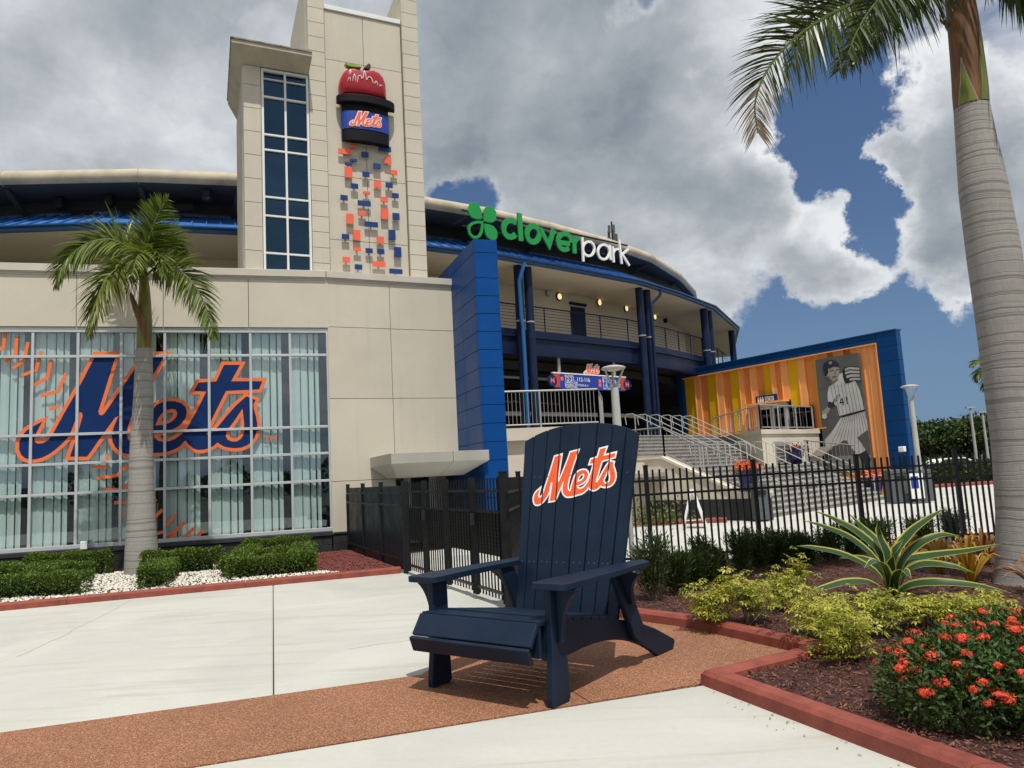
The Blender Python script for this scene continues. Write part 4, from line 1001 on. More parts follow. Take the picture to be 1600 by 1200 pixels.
for ch, m_, wd, strokes in LET:
    mb = MB(); k = 0; st = strokes
    if st and st[0] == 'o': st = [['o'] + st[1]]
    for pts in st:
        closed = pts[0] == 'o'; pts = pts[1:] if closed else pts
        mb.strip([c3(*p) for p in pts], wd * .92 * KS, FS.pt, .004 * k, .07 + .004 * k, closed); k += 1
    obj('letter', mb, m_, cp)
for z in (10.95, 11.55):
    a, b = FS.pt(-.6, z, -.08), FS.pt(8.4, z - .0, -.08); obj('sign_rail', MB().bar(a, b, .06, .06), DARK, cp)
for s_ in np.linspace(-.4, 8.2, 8):
    obj('sign_bracket', MB().bar(FS.pt(s_, 11.3, -.1), FS.pt(s_, 11.3, -1.0), .05, .05), DARK, cp)

# ================================================================== concourse direction sign
pc0, dd0 = line_at_px(920, inset(GUT, .9))
a_, b_ = np.array((*line_at_px(866, inset(GUT, .8))[0], 0)), np.array((*line_at_px(977, inset(GUT, .8))[0], 0))
dG = unit((b_ - a_)[None])[0]; FG = Frame(a_, dG, out_n(dG)); LG = float(np.linalg.norm(b_ - a_))
zt0 = FG.px(866, 584)[1]; zb0 = FG.px(866, 606)[1]
sg = thing('direction_sign', 'long blue seating direction board with red ends hung under the stadium deck', 'sign', FG.pt(LG / 2, zb0, 0))
mb = MB(); FG.box(mb, .05, LG - .05, zb0, zt0, -.08, 0.); obj('board', mb, BAND, sg)
for a0, a1 in ((-.02, .32), (LG - .32, LG + .02)):
    mb = MB(); FG.box(mb, a0, a1, zb0 + .04, zt0 + .02, -.07, .012); obj('end_panel', mb, mat('sign_red', (.50, .05, .03), .5, .05), sg)
mb = MB(); FG.box(mb, -.06, LG + .06, zt0 + .02, zt0 + .07, -.09, .02); obj('top_rail', mb, WHITE_F, sg)
for a0 in (-.10, LG + .10):
    c_ = [(a0 + .24 * math.cos(t), (zb0 + zt0) / 2 + .24 * math.sin(t)) for t in np.linspace(0, 2 * math.pi, 18, endpoint=False)]
    dk = obj('emblem', MB().prism(c_, FG.pt, -.06, .03), NAVY_W, sg)
    zc_ = (zb0 + zt0) / 2
    for sh in ([(-.09, .12), (-.09, -.10)], [(-.09, .10), (.07, -.09)], [(.07, .12), (.07, -.10)], [(-.12, -.02), (0, .03), (.10, -.02)]):
        obj('emblem_stroke', MB().strip([(a0 + x, zc_ + z) for x, z in sh], .045, FG.pt, .03, .036 + .002 * abs(sh[0][0])), CORAL, dk)
hgt = zt0 - zb0
def stext(body, a, z, size, m_=WHITE_L, al='LEFT'): obj('lettering', text_mb(body, size * hgt / .62, lambda x, y, d: FG.pt(a + x, z + y, d), .0, .006, al), m_, sg)['kind'] = 'stuff'
stext('SECTIONS', .62, zt0 - .10 * hgt, .12); stext('12-21, 112-116', .62, zt0 - .32 * hgt, .26)
for k, tx in enumerate(('SUPPER CLUB', 'BASEBALL SECTIONS 6-11', 'TEAM STORE')): stext(tx, .62, zt0 - (.56 + .17 * k) * hgt, .13)
stext('SECTIONS', LG * .66, zt0 - .10 * hgt, .12); stext('9-11, 108-111', LG * .66, zt0 - .34 * hgt, .24); stext('1-8, 104-107', LG * .66, zt0 - .64 * hgt, .24); stext('TEAM SHOP', LG * .66, zt0 - .88 * hgt, .12)
for a0, z_ in ((.46, zt0 - .32 * hgt), (LG * .66 - .16, zt0 - .34 * hgt), (LG * .66 - .16, zt0 - .64 * hgt)):
    obj('bullet', MB().prism([(a0 + .09 * math.cos(t), z_ + .09 * math.sin(t)) for t in np.linspace(0, 2 * math.pi, 12, endpoint=False)], FG.pt, 0, .006), CORAL, sg)
lm = logo_map(lambda x, y, d: FG.pt(LG * .52 + x, zt0 + .30 + y, d), .95, math.radians(6))
lo_ = obj('team_lettering', MB().triprism(RING2, lm, -.05, .0), WHITE_L, sg); obj('team_lettering', MB().triprism(FILL, lm, .0, .01), CORAL, sg)
for a0 in (.12, LG * .80):
    obj('hanger', MB().tube([FG.pt(a0 + .25, zt0, -.05), FG.pt(a0 + .25, 6.45, -.05)], .075, 10), GALV, sg, smooth=True)

# ================================================================== concourse platform with picket railing
plf = thing('concourse_platform', 'raised cream concourse platform over a wall coloured as shaded, right of the blue fin', 'platform', (1, 22, 0))
PE = [(-1.1, 21.55), (2.64, 22.4), (4.15, 30.7)]
cen = np.array((.5, 30.))
mb = MB(); poly = PE + [(4.3, 33.2), (-4.0, 27.2)]
n = len(poly); mb.add([(x, y, 2.62) for x, y in poly] + [(x, y, 2.97) for x, y in poly], [tuple(range(n))[::-1], tuple(range(n, 2 * n))] + [(i, (i + 1) % n, n + (i + 1) % n, n + i) for i in range(n)]); obj('slab', mb, PLAT, plf)
def wall_line(pts, z0, z1, th, m_, nm, root, flush=0.):
    for a, b in zip(pts[:-1], pts[1:]):
        a, b = np.array((*a, 0.)), np.array((*b, 0.)); d = unit((b - a)[None])[0]; n_ = out_n(d); obj(nm, MB().obox(a - n_ * th + np.array((0, 0, z0)), b - a, n_ * th, (0, 0, z1 - z0)), m_, root)
wall_line([(-1.05, 21.75), (2.55, 22.55), (4.05, 30.7)], 1.55, 2.618, .25, PLAT, 'apron_wall', plf)
wall_line([(-1.02, 22.1), (2.4, 22.9), (3.85, 30.7)], 0, 1.55, .25, TAN, 'lower_wall', plf)  # shade under the slab overhang is put into this wall's tan colour
def picket_rail(name, label, pts, z, h, root_group, picket=.115, base=.1, pm=None):
    pm = pm or GALV
    r = thing(name, label, 'railing', (*pts[0][:2], z), root_group)
    for a, b in zip(pts[:-1], pts[1:]):
        a, b = np.array(a, float), np.array(b, float); e = b - a; ln = np.linalg.norm(e[:2])
        for zz_, rr in ((h, .03), (base, .022)):
            obj('rail', MB().tube([a + (0, 0, zz_), b + (0, 0, zz_)], rr, 6), pm, r)
        m_ = max(1, round(ln / 1.45))
        for k in range(m_ + 1):
            p = a + e * k / m_; obj('post', MB().bar(p, p + (0, 0, h), .05, .05, (1, 0, 0)), GALV, r)
        mp = int(ln / picket); src = None
        for k in range(1, mp):
            p = a + e * k / mp
            if src is None: src = obj('picket', MB().bar(p + (0, 0, base), p + (0, 0, h), .013, .013, (1, 0, 0)), pm, r); p_s = p
            else: copy_part(src, r, p - p_s)
    return r
picket_rail('guard_railing', 'long galvanised picket railing along the concourse platform edge above the chair', [(-.95, 21.75, 2.97), (2.5, 22.55, 2.97), (2.9, 25.0, 2.97)], 2.97, 1.07, 'galvanised guard railings')

# ================================================================== broad stone stairs in two flights
Q = np.array((6.73, 22.4))
def sp(a, b, z): q = Q + e1 * a + e2 * b; return np.array((q[0], q[1], z))
sta = thing('staircase', 'broad grey stone staircase in two flights rising to the stadium concourse', 'stairs', (*Q, 0))
NR, RI, TR, LAND = 10, .15, .285, 1.9
def step(a0, a1, b0, z0, z1, m_=STONE):
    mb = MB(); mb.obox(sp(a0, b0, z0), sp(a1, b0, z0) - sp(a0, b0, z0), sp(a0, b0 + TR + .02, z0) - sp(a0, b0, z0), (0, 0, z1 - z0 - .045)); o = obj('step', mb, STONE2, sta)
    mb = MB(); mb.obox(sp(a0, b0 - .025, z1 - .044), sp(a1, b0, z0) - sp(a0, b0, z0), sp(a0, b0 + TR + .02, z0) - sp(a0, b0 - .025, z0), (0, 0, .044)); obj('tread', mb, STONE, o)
for k in range(NR): step(.3, 10.6, k * TR, k * RI, (k + 1) * RI)
zl_ = NR * RI; bl = NR * TR
obj('landing', MB().obox(sp(-3.2, bl, zl_ - .12), sp(13, 0, 0) - sp(0, 0, 0), sp(0, LAND + .02, 0) - sp(0, 0, 0), (0, 0, .118)), STONE, sta)
for k in range(NR): step(-1.5, 10.6, bl + LAND + k * TR, zl_ + k * RI, zl_ + (k + 1) * RI)
bt = bl + LAND + NR * TR
obj('top_slab', MB().obox(sp(-1.5, bt, 2.80), sp(13, 0, 0) - sp(0, 0, 0), sp(0, 4.5, 0) - sp(0, 0, 0), (0, 0, .195)), GREYC, sta)
# joints between the facing stones of each riser (blocks one can pick out)
for k in range(NR):
    for fl in (0, 1):
        b0 = k * TR + (bl + LAND) * fl - .004; z0 = k * RI + zl_ * fl
        for a0 in np.arange(.9 + (.6 if k % 2 else 0) - (1.8 if fl else 0), 10.4, 1.2):
            obj('riser_joint', MB().obox(sp(a0, b0, z0 + .005), sp(.02, 0, 0) - sp(0, 0, 0), sp(0, .01, 0) - sp(0, 0, 0), (0, 0, RI - .05)), mat('joint_dark', (.06, .055, .05), .9), sta)
# cheek wall on the left, level at the landing and falling with the lower flight
chk = thing('cheek_wall', 'cream plaster cheek wall sloping down the left side of the stone stairs', 'wall', (*Q, 0))
cw = [(-.45, 0.05), (-.45, .75), (.35, .75), (bl + .1, zl_ + .42), (bl + LAND + 2.2, zl_ + .42), (bl + LAND + 2.2, .05)]
def cfn(x, z, d): return sp(d, x, z)
obj('wall', MB().prism(cw, cfn, -.03, .29), PLAT, chk)
obj('coping', MB().prism([(-.5, .752), (.37, .752), (bl + .11, zl_ + .422), (bl + LAND + 2.25, zl_ + .422), (bl + LAND + 2.25, zl_ + .50), (bl + .1, zl_ + .50), (.35, .83), (-.5, .83)], cfn, -.08, .34), PLAT, chk)
obj('wall', MB().obox(sp(-3.4, bl + LAND * .4, 0), sp(3.36, 0, 0) - sp(0, 0, 0), sp(0, .3, 0) - sp(0, 0, 0), (0, 0, zl_ + .35)), PLAT, chk)
mb = MB(); mb.obox(sp(-.045, -.46, 0), sp(-.03, -.46, 0) - sp(-.045, -.46, 0), sp(0, bl + LAND + 2, 0) - sp(0, 0, 0), (0, 0, .62)); obj('base_course', mb, BLOCK, chk)
mb = MB(); mb.obox(sp(-.045, -.475, 0), sp(.30, 0, 0) - sp(0, 0, 0), sp(0, .015, 0) - sp(0, 0, 0), (0, 0, .62)); obj('base_course', mb, BLOCK, chk)
# handrails
hl = {0: 'first', 1: 'second', 2: 'third', 3: 'fourth', 4: 'fifth', 5: 'sixth'}
def handrail(a, b0, b1, z0, z1, label, grp):
    r = thing('handrail', label, 'handrail', sp(a, b0, z0), grp); h = .93
    lo, hi = sp(a, b0, z0 + h), sp(a, b1, z1 + h)
    dn = unit((lo - hi)[None])[0]
    path_ = [sp(a, b0 - .34, z0 + h - .45), sp(a, b0 - .40, z0 + h - .12), sp(a, b0 - .32, z0 + h), lo, hi, sp(a, b1 + .32, z1 + h), sp(a, b1 + .40, z1 + h - .10), sp(a, b1 + .36, z1 + h - .42)]
    obj('rail', MB().tube(path_, .017, 7), GALV_L, r, smooth=True)
    for t in (.03, .97):
        p = lo + (hi - lo) * t; q = sp(a, b0 + (b1 - b0) * t, z0 + (z1 - z0) * t); obj('post', MB().tube([q, p], .02, 6), GALV_L, r)
upA = [5.0, 5.85, 6.75, 7.6, 8.45, 9.3]
for i, a in enumerate(upA): handrail(a, bl + LAND, bt, zl_, 2.97, f'{hl[i]} handrail from the chair on the upper flight of the stone stairs', 'handrails on the upper stair flight')
for i, a in enumerate([2.1, 3.6, 5.1, 6.6, 8.1, 9.6]): handrail(a, 0, bl, 0, zl_, f'{hl[i]} handrail from the cheek wall on the lower flight of the stone stairs', 'handrails on the lower stair flight')
picket_rail('guard_railing', 'galvanised picket railing following the sloping cheek wall of the stairs', [tuple(sp(.13, bl + LAND + 2.1, zl_ + .5)), tuple(sp(.13, bl + .1, zl_ + .5)), tuple(sp(.13, .4, .84))], 2, .92, 'galvanised guard railings', .14, .1, GALV_D)

# ================================================================== elevator building
Ec = np.array((.509 * 31, 31., 0)); E0 = Ec + dE * 12.2        # right corner; far left end
dEr = -dE; nE = np.array((dEr[1], -dEr[0], 0))
FE = Frame(Ec, dEr, nE)            # s negative to the left
ele = thing('elevator_building', 'blue box building with an inset front of orange and yellow corrugated cladding', 'building', Ec)
zt = FE.px(1398, 515)[1]; zo = FE.px(1365, 537)[1]; sR = FE.px(1378, 620)[0]; sL = FE.px(1068, 620)[0]; sEnd = -12.4
bzj = joints(0, zt - .02, .62)
panels(FE, [sR + .01, 0.], bzj, BLUE_E, ele, -.30, .0, .012, 'panel')
panels(FE, [sEnd, -10, -7.5, -5, sR], [zo + .02, (zo + zt) / 2, zt - .02], BLUE_E, ele, -.30, .0, .012, 'panel')
panels(FE, [sEnd, sL - .02], [0, 1, 2, 3, 4, 5, zo], BLUE_E, ele, -.30, .0, .012, 'panel')
q0_ = FE.pt(sEnd, 0, -.301); q1_ = FE.pt(0., 0, -.301); mb = MB(); mb.obox(q0_, q1_ - q0_, np.array((.40, .92, 0)) * 4.5, (0, 0, zt - .03)); obj('body', mb, BLUE_E, ele)
mb = MB(); FE.box(mb, sEnd - .03, .01, zt - .02, zt + .04, -.4, .03); obj('coping', mb, BLUE_GUT, ele)
bd = [(1068, 'Y'), (1084, 'L'), (1092, 'D'), (1104, 'Y'), (1118, 'L'), (1128, 'D'), (1140, 'Y'), (1154, 'L'), (1161, 'D'), (1172, 'L'), (1182, 'D'), (1193, 'Y'), (1205, 'L'), (1212, 'D'), (1221, 'L'), (1232, 'Y'), (1248, 'L'), (1259, 'D'), (1274, 'Y'), (1283, 'L'), (1296, 'D'), (1306, 'L'), (1322, 'D'), (1334, 'L'), (1344, 'L'), (1352, 'L'), (1360, 'L'), (1369, 'L'), (1378, 'X')]
zdoor = 3.0
for (x0, c), (x1, _) in zip(bd[:-1], bd[1:]):
    a0, a1 = FE.px(x0, 620)[0], FE.px(x1, 620)[0]; z0 = 3.05 if x1 < 1271 else (0.02 if x0 > 1284 else 3.0)
    dep = {'Y': -.16, 'L': -.13, 'D': -.22}[c]; zhi = zo - .03
    if 1178 < (x0 + x1) / 2 < 1232: z0 = FE.px(1203, 631)[1] + .10
    mb = MB(); FE.box(mb, a0 + .004, a1 - .004, z0, zhi, -.30, dep); st_ = obj('cladding_strip', mb, {'Y': YELLOW_C, 'L': ORANGE_C, 'D': BURNT_C}[c], ele)
    if c == 'L':
        mb = MB(); FE.box(mb, a0 + .004, a0 + .05, z0 + .002, zhi - .002, dep, dep + .035); obj('fold', mb, ORANGE_C, st_)
mb = MB(); FE.box(mb, sL - .02, sR + .01, zo - .03, zo + .02, -.30, .03); FE.box(mb, sR - .03, sR + .008, 0, zo - .031, -.30, .03); obj('trim', mb, ORANGE_C, ele)
mb = MB(); FE.box(mb, FE.px(1255, 650)[0], FE.px(1290, 650)[0], 3.0, 3.05, -.3, .04); obj('trim', mb, ORANGE_C, ele)
mb = MB(); FE.box(mb, FE.px(1234, 650)[0], FE.px(1270, 650)[0], 3.06, 4.08, -.128, -.06); obj('glass_panel', mb, GLASS_D, ele)
dz1 = FE.px(1203, 631)[1]; da0, da1 = FE.px(1180, 650)[0], FE.px(1228, 650)[0]; dm = (da0 + da1) / 2
for a0, a1 in ((da0 + .1, dm - .02), (dm + .02, da1 - .1)):
    mb = MB(); FE.box(mb, a0, a1, 3.02, dz1 - .1, -.25, -.2); dr = obj('door', mb, GLASS_D, ele)
    mb = MB()
    for b in ((a0, a0 + .09, 3.02, dz1 - .1), (a1 - .09, a1, 3.02, dz1 - .1), (a0 + .09, a1 - .09, 3.02, 3.2), (a0 + .09, a1 - .09, dz1 - .22, dz1 - .1)): FE.box(mb, *b, -.199, -.14)
    obj('frame', mb, ALU, dr)
mb = MB(); FE.box(mb, da0, da0 + .09, 3.02, dz1, -.29, -.10); FE.box(mb, da1 - .09, da1, 3.02, dz1, -.29, -.10); FE.box(mb, da0 + .09, da1 - .09, dz1 - .09, dz1, -.29, -.10); obj('door_surround', mb, ALU, ele)
mb = MB(); FE.box(mb, da0 + .1, da1 - .1, 3.02, dz1, -.34, -.30); obj('lobby_dark', mb, DARK, ele)
mb = MB(); FE.box(mb, da0 - .45, da1 + .15, dz1 + .02, dz1 + .09, -.22, .35); obj('door_hood', mb, ORANGE_C, ele)
sa, sb = FE.px(1181, 624)[0], FE.px(1213, 624)[0]; sz0, sz1 = FE.px(1197, 631)[1], FE.px(1197, 617.5)[1]
es = thing('elevator_sign', 'small dark blue elevator sign above the glass doors on orange cladding', 'sign', FE.pt(sa, sz0, 0))
mb = MB(); FE.box(mb, sa, sb, sz0, sz1, -.12, .02); obj('board', mb, NAVY_W, es)
obj('lettering', text_mb('ELEVATOR', .34, lambda x, y, d: FE.pt(sa + .55 + x, (sz0 + sz1) / 2 + y, d), .02, .028, 'LEFT', (sb - sa - .62) / 1.75), WHITE_L, es)
for k in range(3):
    mb = MB(); x = sa + .12 + .13 * k; z = (sz0 + sz1) / 2; FE.box(mb, x, x + .09, z - .14, z + .06, .02, .028); FE.box(mb, x + .02, x + .07, z + .08, z + .15, .02, .028); obj('pictogram', mb, WHITE_L, es)
# landing in front of the elevator doors
P1 = sp(10.75, bt - 3.3, 0); 
epf = thing('elevator_landing', 'cream plaster landing block with a louvred vent in front of the elevator doors', 'platform', (P1[0], P1[1], 0))
a = np.array((.318 * 31.6, 31.6)); b = np.array((.395 * 34.0, 34.0)); c = np.array(FE.pt(FE.px(1120, 640)[0], 0, 0))[:2]
a = np.array(((1184 - 800) / 1200 * 31.4, 31.4)); b = FE.pt(FE.px(1277, 650)[0], 0, .02)[:2]; c = FE.pt(FE.px(1108, 650)[0], 0, .02)[:2]
poly = [tuple(a), tuple(b), tuple(c)]
n = 3; mb = MB(); mb.add([(x, y, 0) for x, y in poly] + [(x, y, 2.80) for x, y in poly], [(2, 1, 0), (3, 4, 5)] + [(i, (i + 1) % n, n + (i + 1) % n, n + i) for i in range(n)]); obj('wall', mb, PLAT, epf)
ctrp = np.mean(poly, 0); pol2 = [tuple(ctrp + (np.array(p) - ctrp) * 1.03) for p in poly]
mb = MB(); mb.add([(x, y, 2.801) for x, y in pol2] + [(x, y, 2.99) for x, y in pol2], [(2, 1, 0), (3, 4, 5)] + [(i, (i + 1) % n, n + (i + 1) % n, n + i) for i in range(n)]); obj('slab', mb, PLAT, epf)
dv = unit((b - a)[None])[0]; FV = Frame((*a, 0), (*dv, 0), out_n(np.array((*dv, 0))))
mb = MB(); FV.box(mb, .9, 2.0, 1.5, 2.45, -.02, .03); vt = obj('vent', mb, GALV, epf)
for k in range(6):
    mb = MB(); FV.box(mb, .95, 1.95, 1.56 + .145 * k, 1.60 + .145 * k, .03, .07); obj('slat', mb, GREYC, vt)
picket_rail('guard_railing', 'thin grey railing round the landing before the orange elevator wall', [(*(c + (a - c) * .1), 2.99), (*(a + (ctrp - a) * .04), 2.99), (*(b + (ctrp - b) * .08), 2.99)], 3, 1.02, 'galvanised guard railings', .5)
picket_rail('guard_railing', 'low dark picket railing beside the red planter on the stair landing', [tuple(sp(9.9, bl - .1, zl_)), tuple(sp(10.6, bl + .1, zl_)), tuple(sp(12.2, bl - 1.2, zl_ - .3))], 1.5, .95, 'galvanised guard railings', .16, .1, GALV_D)
# taupe awning low on the wall
aw = thing('awning', 'low taupe fabric awning sloping out from the orange wall beside the baseball banner', 'awning', FE.pt(FE.px(1290, 700)[0], 2.2, 0))
p0, p1 = FE.px(1284, 700)[0], FE.px(1304, 700)[0]
mb = MB(); P = [FE.pt(p0, 2.2, .08), FE.pt(p1, 2.2, .08), FE.pt(p1, 1.80, 1.0), FE.pt(p0 - .2, 1.80, 1.0)]; mb.add(P + [q - np.array((0, 0, .06)) for q in P], [(0, 3, 2, 1), (4, 5, 6, 7), (0, 1, 5, 4), (1, 2, 6, 5), (2, 3, 7, 6), (3, 0, 4, 7)]); obj('cover', mb, mat('taupe_cloth', (.14, .12, .095), .8, .1, 2.), aw)
for q in (P[2], P[3]): obj('leg', MB().tube([q - np.array((0, 0, .06)), (q[0], q[1], .0)], .03, 6), GALV, aw)

# ================================================================== printed banner of a pitcher
c6b = lambda x, y: FE.px(1240 + x / 4.286, 500 + y / 4.286, .06)
BG = [c6b(*p) for p in [(140, 266), (430, 222), (529, 1010), (217, 1030)]]
ban = thing('banner', 'tall grey photo banner of a baseball pitcher in pinstripes numbered 41 on the orange wall', 'banner', FE.pt(BG[3][0], 1.2, .05))
BANG = [mat('print_%d' % k, c_, .6, .12, 1.6) for k, c_ in enumerate([(.095, .093, .09), (.22, .215, .205), (.50, .50, .48), (.30, .26, .235), (.018, .022, .035), (.012, .012, .013), (.36, .35, .33), (.16, .14, .125)])]
LZ = [.04]
def pr(name, pts, k, lvl):
    o_ = .036 + .004 * lvl
    return obj(name, MB().prism([c6b(*p) for p in pts], FE.pt, o_, o_ + .0035), BANG[k], ban)
obj('sheet', MB().prism(BG, FE.pt, -.05, .036), BANG[0], ban)
pr('print_ground', [(226, 925), (300, 912), (514, 902), (527, 1008), (219, 1026)], 1, 0)
pr('print_backdrop', [(150, 330), (300, 300), (436, 285), (450, 400), (300, 430), (160, 470)], 0, 0)
PANTS = [(318, 650), (475, 606), (490, 680), (494, 735), (450, 768), (424, 790), (455, 830), (480, 872), (432, 905), (395, 868), (355, 808), (330, 806), (292, 838), (215, 860), (208, 802), (262, 738)]
JERS = [(298, 366), (332, 350), (345, 402), (380, 416), (408, 404), (440, 470), (474, 600), (400, 622), (304, 642), (288, 575), (262, 560), (228, 545), (226, 490), (234, 448), (262, 428), (288, 404)]
pr('print_trousers', PANTS, 2, 1); pr('print_jersey', JERS, 2, 1)
pr('print_sleeve', [(236, 545), (268, 556), (276, 580), (232, 590), (226, 570)], 4, 2); pr('print_forearm', [(228, 575), (246, 592), (226, 630), (198, 640), (186, 615), (208, 598)], 3, 1)
pr('print_ball', [(205 + 17 * math.cos(t), 645 + 18 * math.sin(t)) for t in np.linspace(0, 6.283, 12, endpoint=False)], 2, 2)
pr('print_neck', [(245, 395), (292, 372), (296, 404), (262, 432), (244, 420)], 7, 2)
pr('print_face', [(212, 348), (228, 328), (272, 312), (303, 320), (306, 350), (301, 378), (286, 402), (262, 412), (236, 394), (222, 378), (206, 380), (203, 362)], 3, 3)
pr('print_hair', [(205, 352), (228, 330), (232, 352), (222, 372), (206, 380)], 5, 4); pr('print_brow', [(246, 340), (268, 333), (270, 338), (247, 346)], 5, 4); pr('print_brow', [(282, 331), (300, 329), (300, 334), (283, 337)], 5, 4)
pr('print_nose', [(275, 340), (284, 362), (272, 364)], 7, 4); pr('print_mouth', [(258, 379), (286, 375), (286, 380), (260, 385)], 5, 4); pr('print_shade', [(236, 372), (262, 412), (240, 396), (222, 378)], 7, 4)
pr('print_cap', [(194, 312), (205, 288), (230, 270), (258, 265), (284, 275), (299, 292), (308, 308), (272, 312), (232, 326), (212, 346), (200, 345)], 4, 5); pr('print_badge', [(232, 280), (258, 276), (256, 294), (244, 298), (234, 292)], 1, 6)
pr('print_glove', [(326, 340), (336, 320), (372, 308), (444, 314), (450, 412), (404, 406), (376, 420), (346, 426), (330, 384)], 5, 3)
for q in ([(342, 326), (372, 314), (440, 320), (441, 334), (374, 330), (344, 342)], [(342, 350), (374, 338), (441, 341), (442, 357), (376, 354), (346, 364)], [(350, 374), (384, 362), (443, 364), (444, 380), (386, 380), (356, 390)], [(372, 396), (400, 386), (446, 388), (448, 404), (402, 400), (376, 408)]): pr('print_glove', q, 6, 4)
pr('print_belt', [(318, 640), (476, 598), (478, 611), (320, 655)], 5, 3); pr('print_sock', [(428, 902), (484, 872), (516, 932), (500, 990), (470, 958)], 4, 2); pr('print_shoe', [(470, 955), (502, 988), (527, 1000), (527, 1010), (480, 1012)], 5, 1)
for k in range(9):                                     # pinstripes
    x0 = 244 + 24 * k; a_ = (x0, 432 + (0 if k < 3 else -8)); b_ = (x0 + 40, 628)
    seg = [(a_[0] + (b_[0] - a_[0]) * t, a_[1] + (b_[1] - a_[1]) * t) for t in np.linspace(0, 1, 40)]; seg = [p for p in seg if inside(*p, JERS)]
    if len(seg) > 3: obj('print_stripe', MB().strip([c6b(*seg[0]), c6b(*seg[-1])], .022, FE.pt, .0435, .0455), BANG[7], ban)
for k in range(12):
    x0 = 330 + 13 * k; a_ = (x0, 660 - 3.4 * k); b_ = (x0 - 110 + 18 * k, 900)
    seg = [(a_[0] + (b_[0] - a_[0]) * t, a_[1] + (b_[1] - a_[1]) * t) for t in np.linspace(0, 1, 60)]; seg = [p for p in seg if inside(*p, PANTS)]
    if len(seg) > 3: obj('print_stripe', MB().strip([c6b(*seg[0]), c6b(*seg[-1])], .022, FE.pt, .0435, .0455), BANG[7], ban)
def btext(body, size, cx, cy, rot, lvl):
    q = c6b(cx, cy); c_, s_ = math.cos(rot), math.sin(rot)
    obj('print_number', text_mb(body, size, lambda x, y, d: FE.pt(q[0] + x * c_ - y * s_, q[1] + x * s_ + y * c_, d), .0435, .0475), BANG[5], ban)
btext('41', .50, 338, 546, .10, 0); btext('METS', .21, 286, 530, .75, 0)
# ================================================================== giant adirondack chair
CU = np.array((.789, -.614, 0.)); CV = np.array((.614, .789, 0.)); CO = np.array((-.28, 5.92, 0.004))
def ch(u_, v_, z): return CO + CU * u_ + CV * v_ + np.array((0, 0, z))
chair = thing('garden_chair', 'giant navy slatted garden chair with an orange team name across its tall curved back', 'chair', CO)
def cside(poly, u0, u1, name, bev=.008):
    """plank cut from a board: outline in (v, z), thickness from u0 to u1"""
    return obj(name, MB().prism(poly, lambda x, y, d: ch(d, x, y), u0, u1), NAVY_P, chair, bevel=bev)
def curve(p0, p1, p2, n=8):
    return [((1 - t) ** 2 * p0[0] + 2 * t * (1 - t) * p1[0] + t * t * p2[0], (1 - t) ** 2 * p0[1] + 2 * t * (1 - t) * p1[1] + t * t * p2[1]) for t in np.linspace(0, 1, n)]
LEG = [(-.045, 0), (.15, 0), (.175, .02), (.165, .30), (.16, .80), (-.01, .80), (-.015, .34), (-.05, .05)]
STR = [(.0, .55), (.05, .565), (.5, .50), (.95, .425), (1.25, .36), (1.60, .235), (1.93, .085), (1.95, .06), (1.90, .0), (1.62, 0.0)] + curve((1.62, 0.0), (1.05, .36), (.30, .285), 10)[1:] + [(.0, .30)]
SUP = [(.86, .798), (1.04, .798), (1.34, .24), (1.33, .20), (1.20, .20), (1.13, .27)]
for s_ in (-1, 1):
    cside(LEG, .545 * s_ + (0 if s_ > 0 else -.055), .545 * s_ + (.055 if s_ > 0 else 0), 'leg')
    cside(STR, .485 * s_ + (0 if s_ > 0 else -.05), .485 * s_ + (.05 if s_ > 0 else 0), 'side_rail')
    cside(SUP, .545 * s_ + (0 if s_ > 0 else -.05), .545 * s_ + (.05 if s_ > 0 else 0), 'arm_support')
    # curved brackets under the arm, standing out from leg and support
    for v0, z0_, sl_ in ((.05, .42, 0), (.93, .52, .28)):
        br = [(.0, z0_), (.02, z0_)] + curve((.03, z0_ + .02), (.05, .70), (.175, .775), 8) + [(.175, .797), (.0, .797)]
        obj('bracket', MB().prism([(x, y) for x, y in br], lambda x, y, d: ch(s_ * (.602 + x), d + sl_ * (.797 - y) / .5, y), v0, v0 + .05), NAVY_P, chair, bevel=.006)
    arm = [(.47, .02)] + curve((.47, -.02), (.475, -.075), (.53, -.08), 5) + curve((.72, -.08), (.775, -.075), (.775, -.02), 5) + [(.775, .10), (.755, .55), (.705, 1.27), (.67, 1.30), (.55, 1.30), (.535, 1.27), (.52, .7)]
    obj('armrest', MB().prism(arm, lambda x, y, d: ch(s_ * x, y, .8 + d), 0.002, .048), NAVY_P, chair, bevel=.008)
# seat slats over the side rails, the last three rolling down the front
NOSE = [((.10, .575), (-.085, .585), .034), ((-.105, .578), (-.205, .435), .034), ((-.206, .426), (-.165, .318), .034)]
def slat_vz(p, q, th, name, u0=-.60, u1=.545):
    (v0, z0), (v1, z1) = p, q; d = np.array((v1 - v0, z1 - z0)); L = np.linalg.norm(d); d /= L; n = np.array((-d[1], d[0]))
    if n[1] > 0 and abs(n[1]) > .3: n = -n
    elif abs(n[1]) <= .3 and n[0] < 0: n = -n
    a, b = ch(u0, v0, z0), ch(u1, v0, z0)
    return obj(name, MB().obox(a, b - a, CV * (v1 - v0) + np.array((0, 0, z1 - z0)), CV * n[0] * th + np.array((0, 0, n[1] * th))), NAVY_P, chair, bevel=.006)
slat_vz((-.085, .545), (-.085, .33), .03, 'apron', -.54, .54)
for p, q, th in NOSE: slat_vz(p, q, th, 'seat_slat')
for k in range(7):
    v0 = .115 + k * .122; v1 = v0 + .108
    if v1 > .97: break
    zf = lambda v_: .575 - (v_ - .1) * .158
    slat_vz((v1, zf(v1) + .012), (v0, zf(v0) + .012), .03, 'seat_slat', -.54, .54)
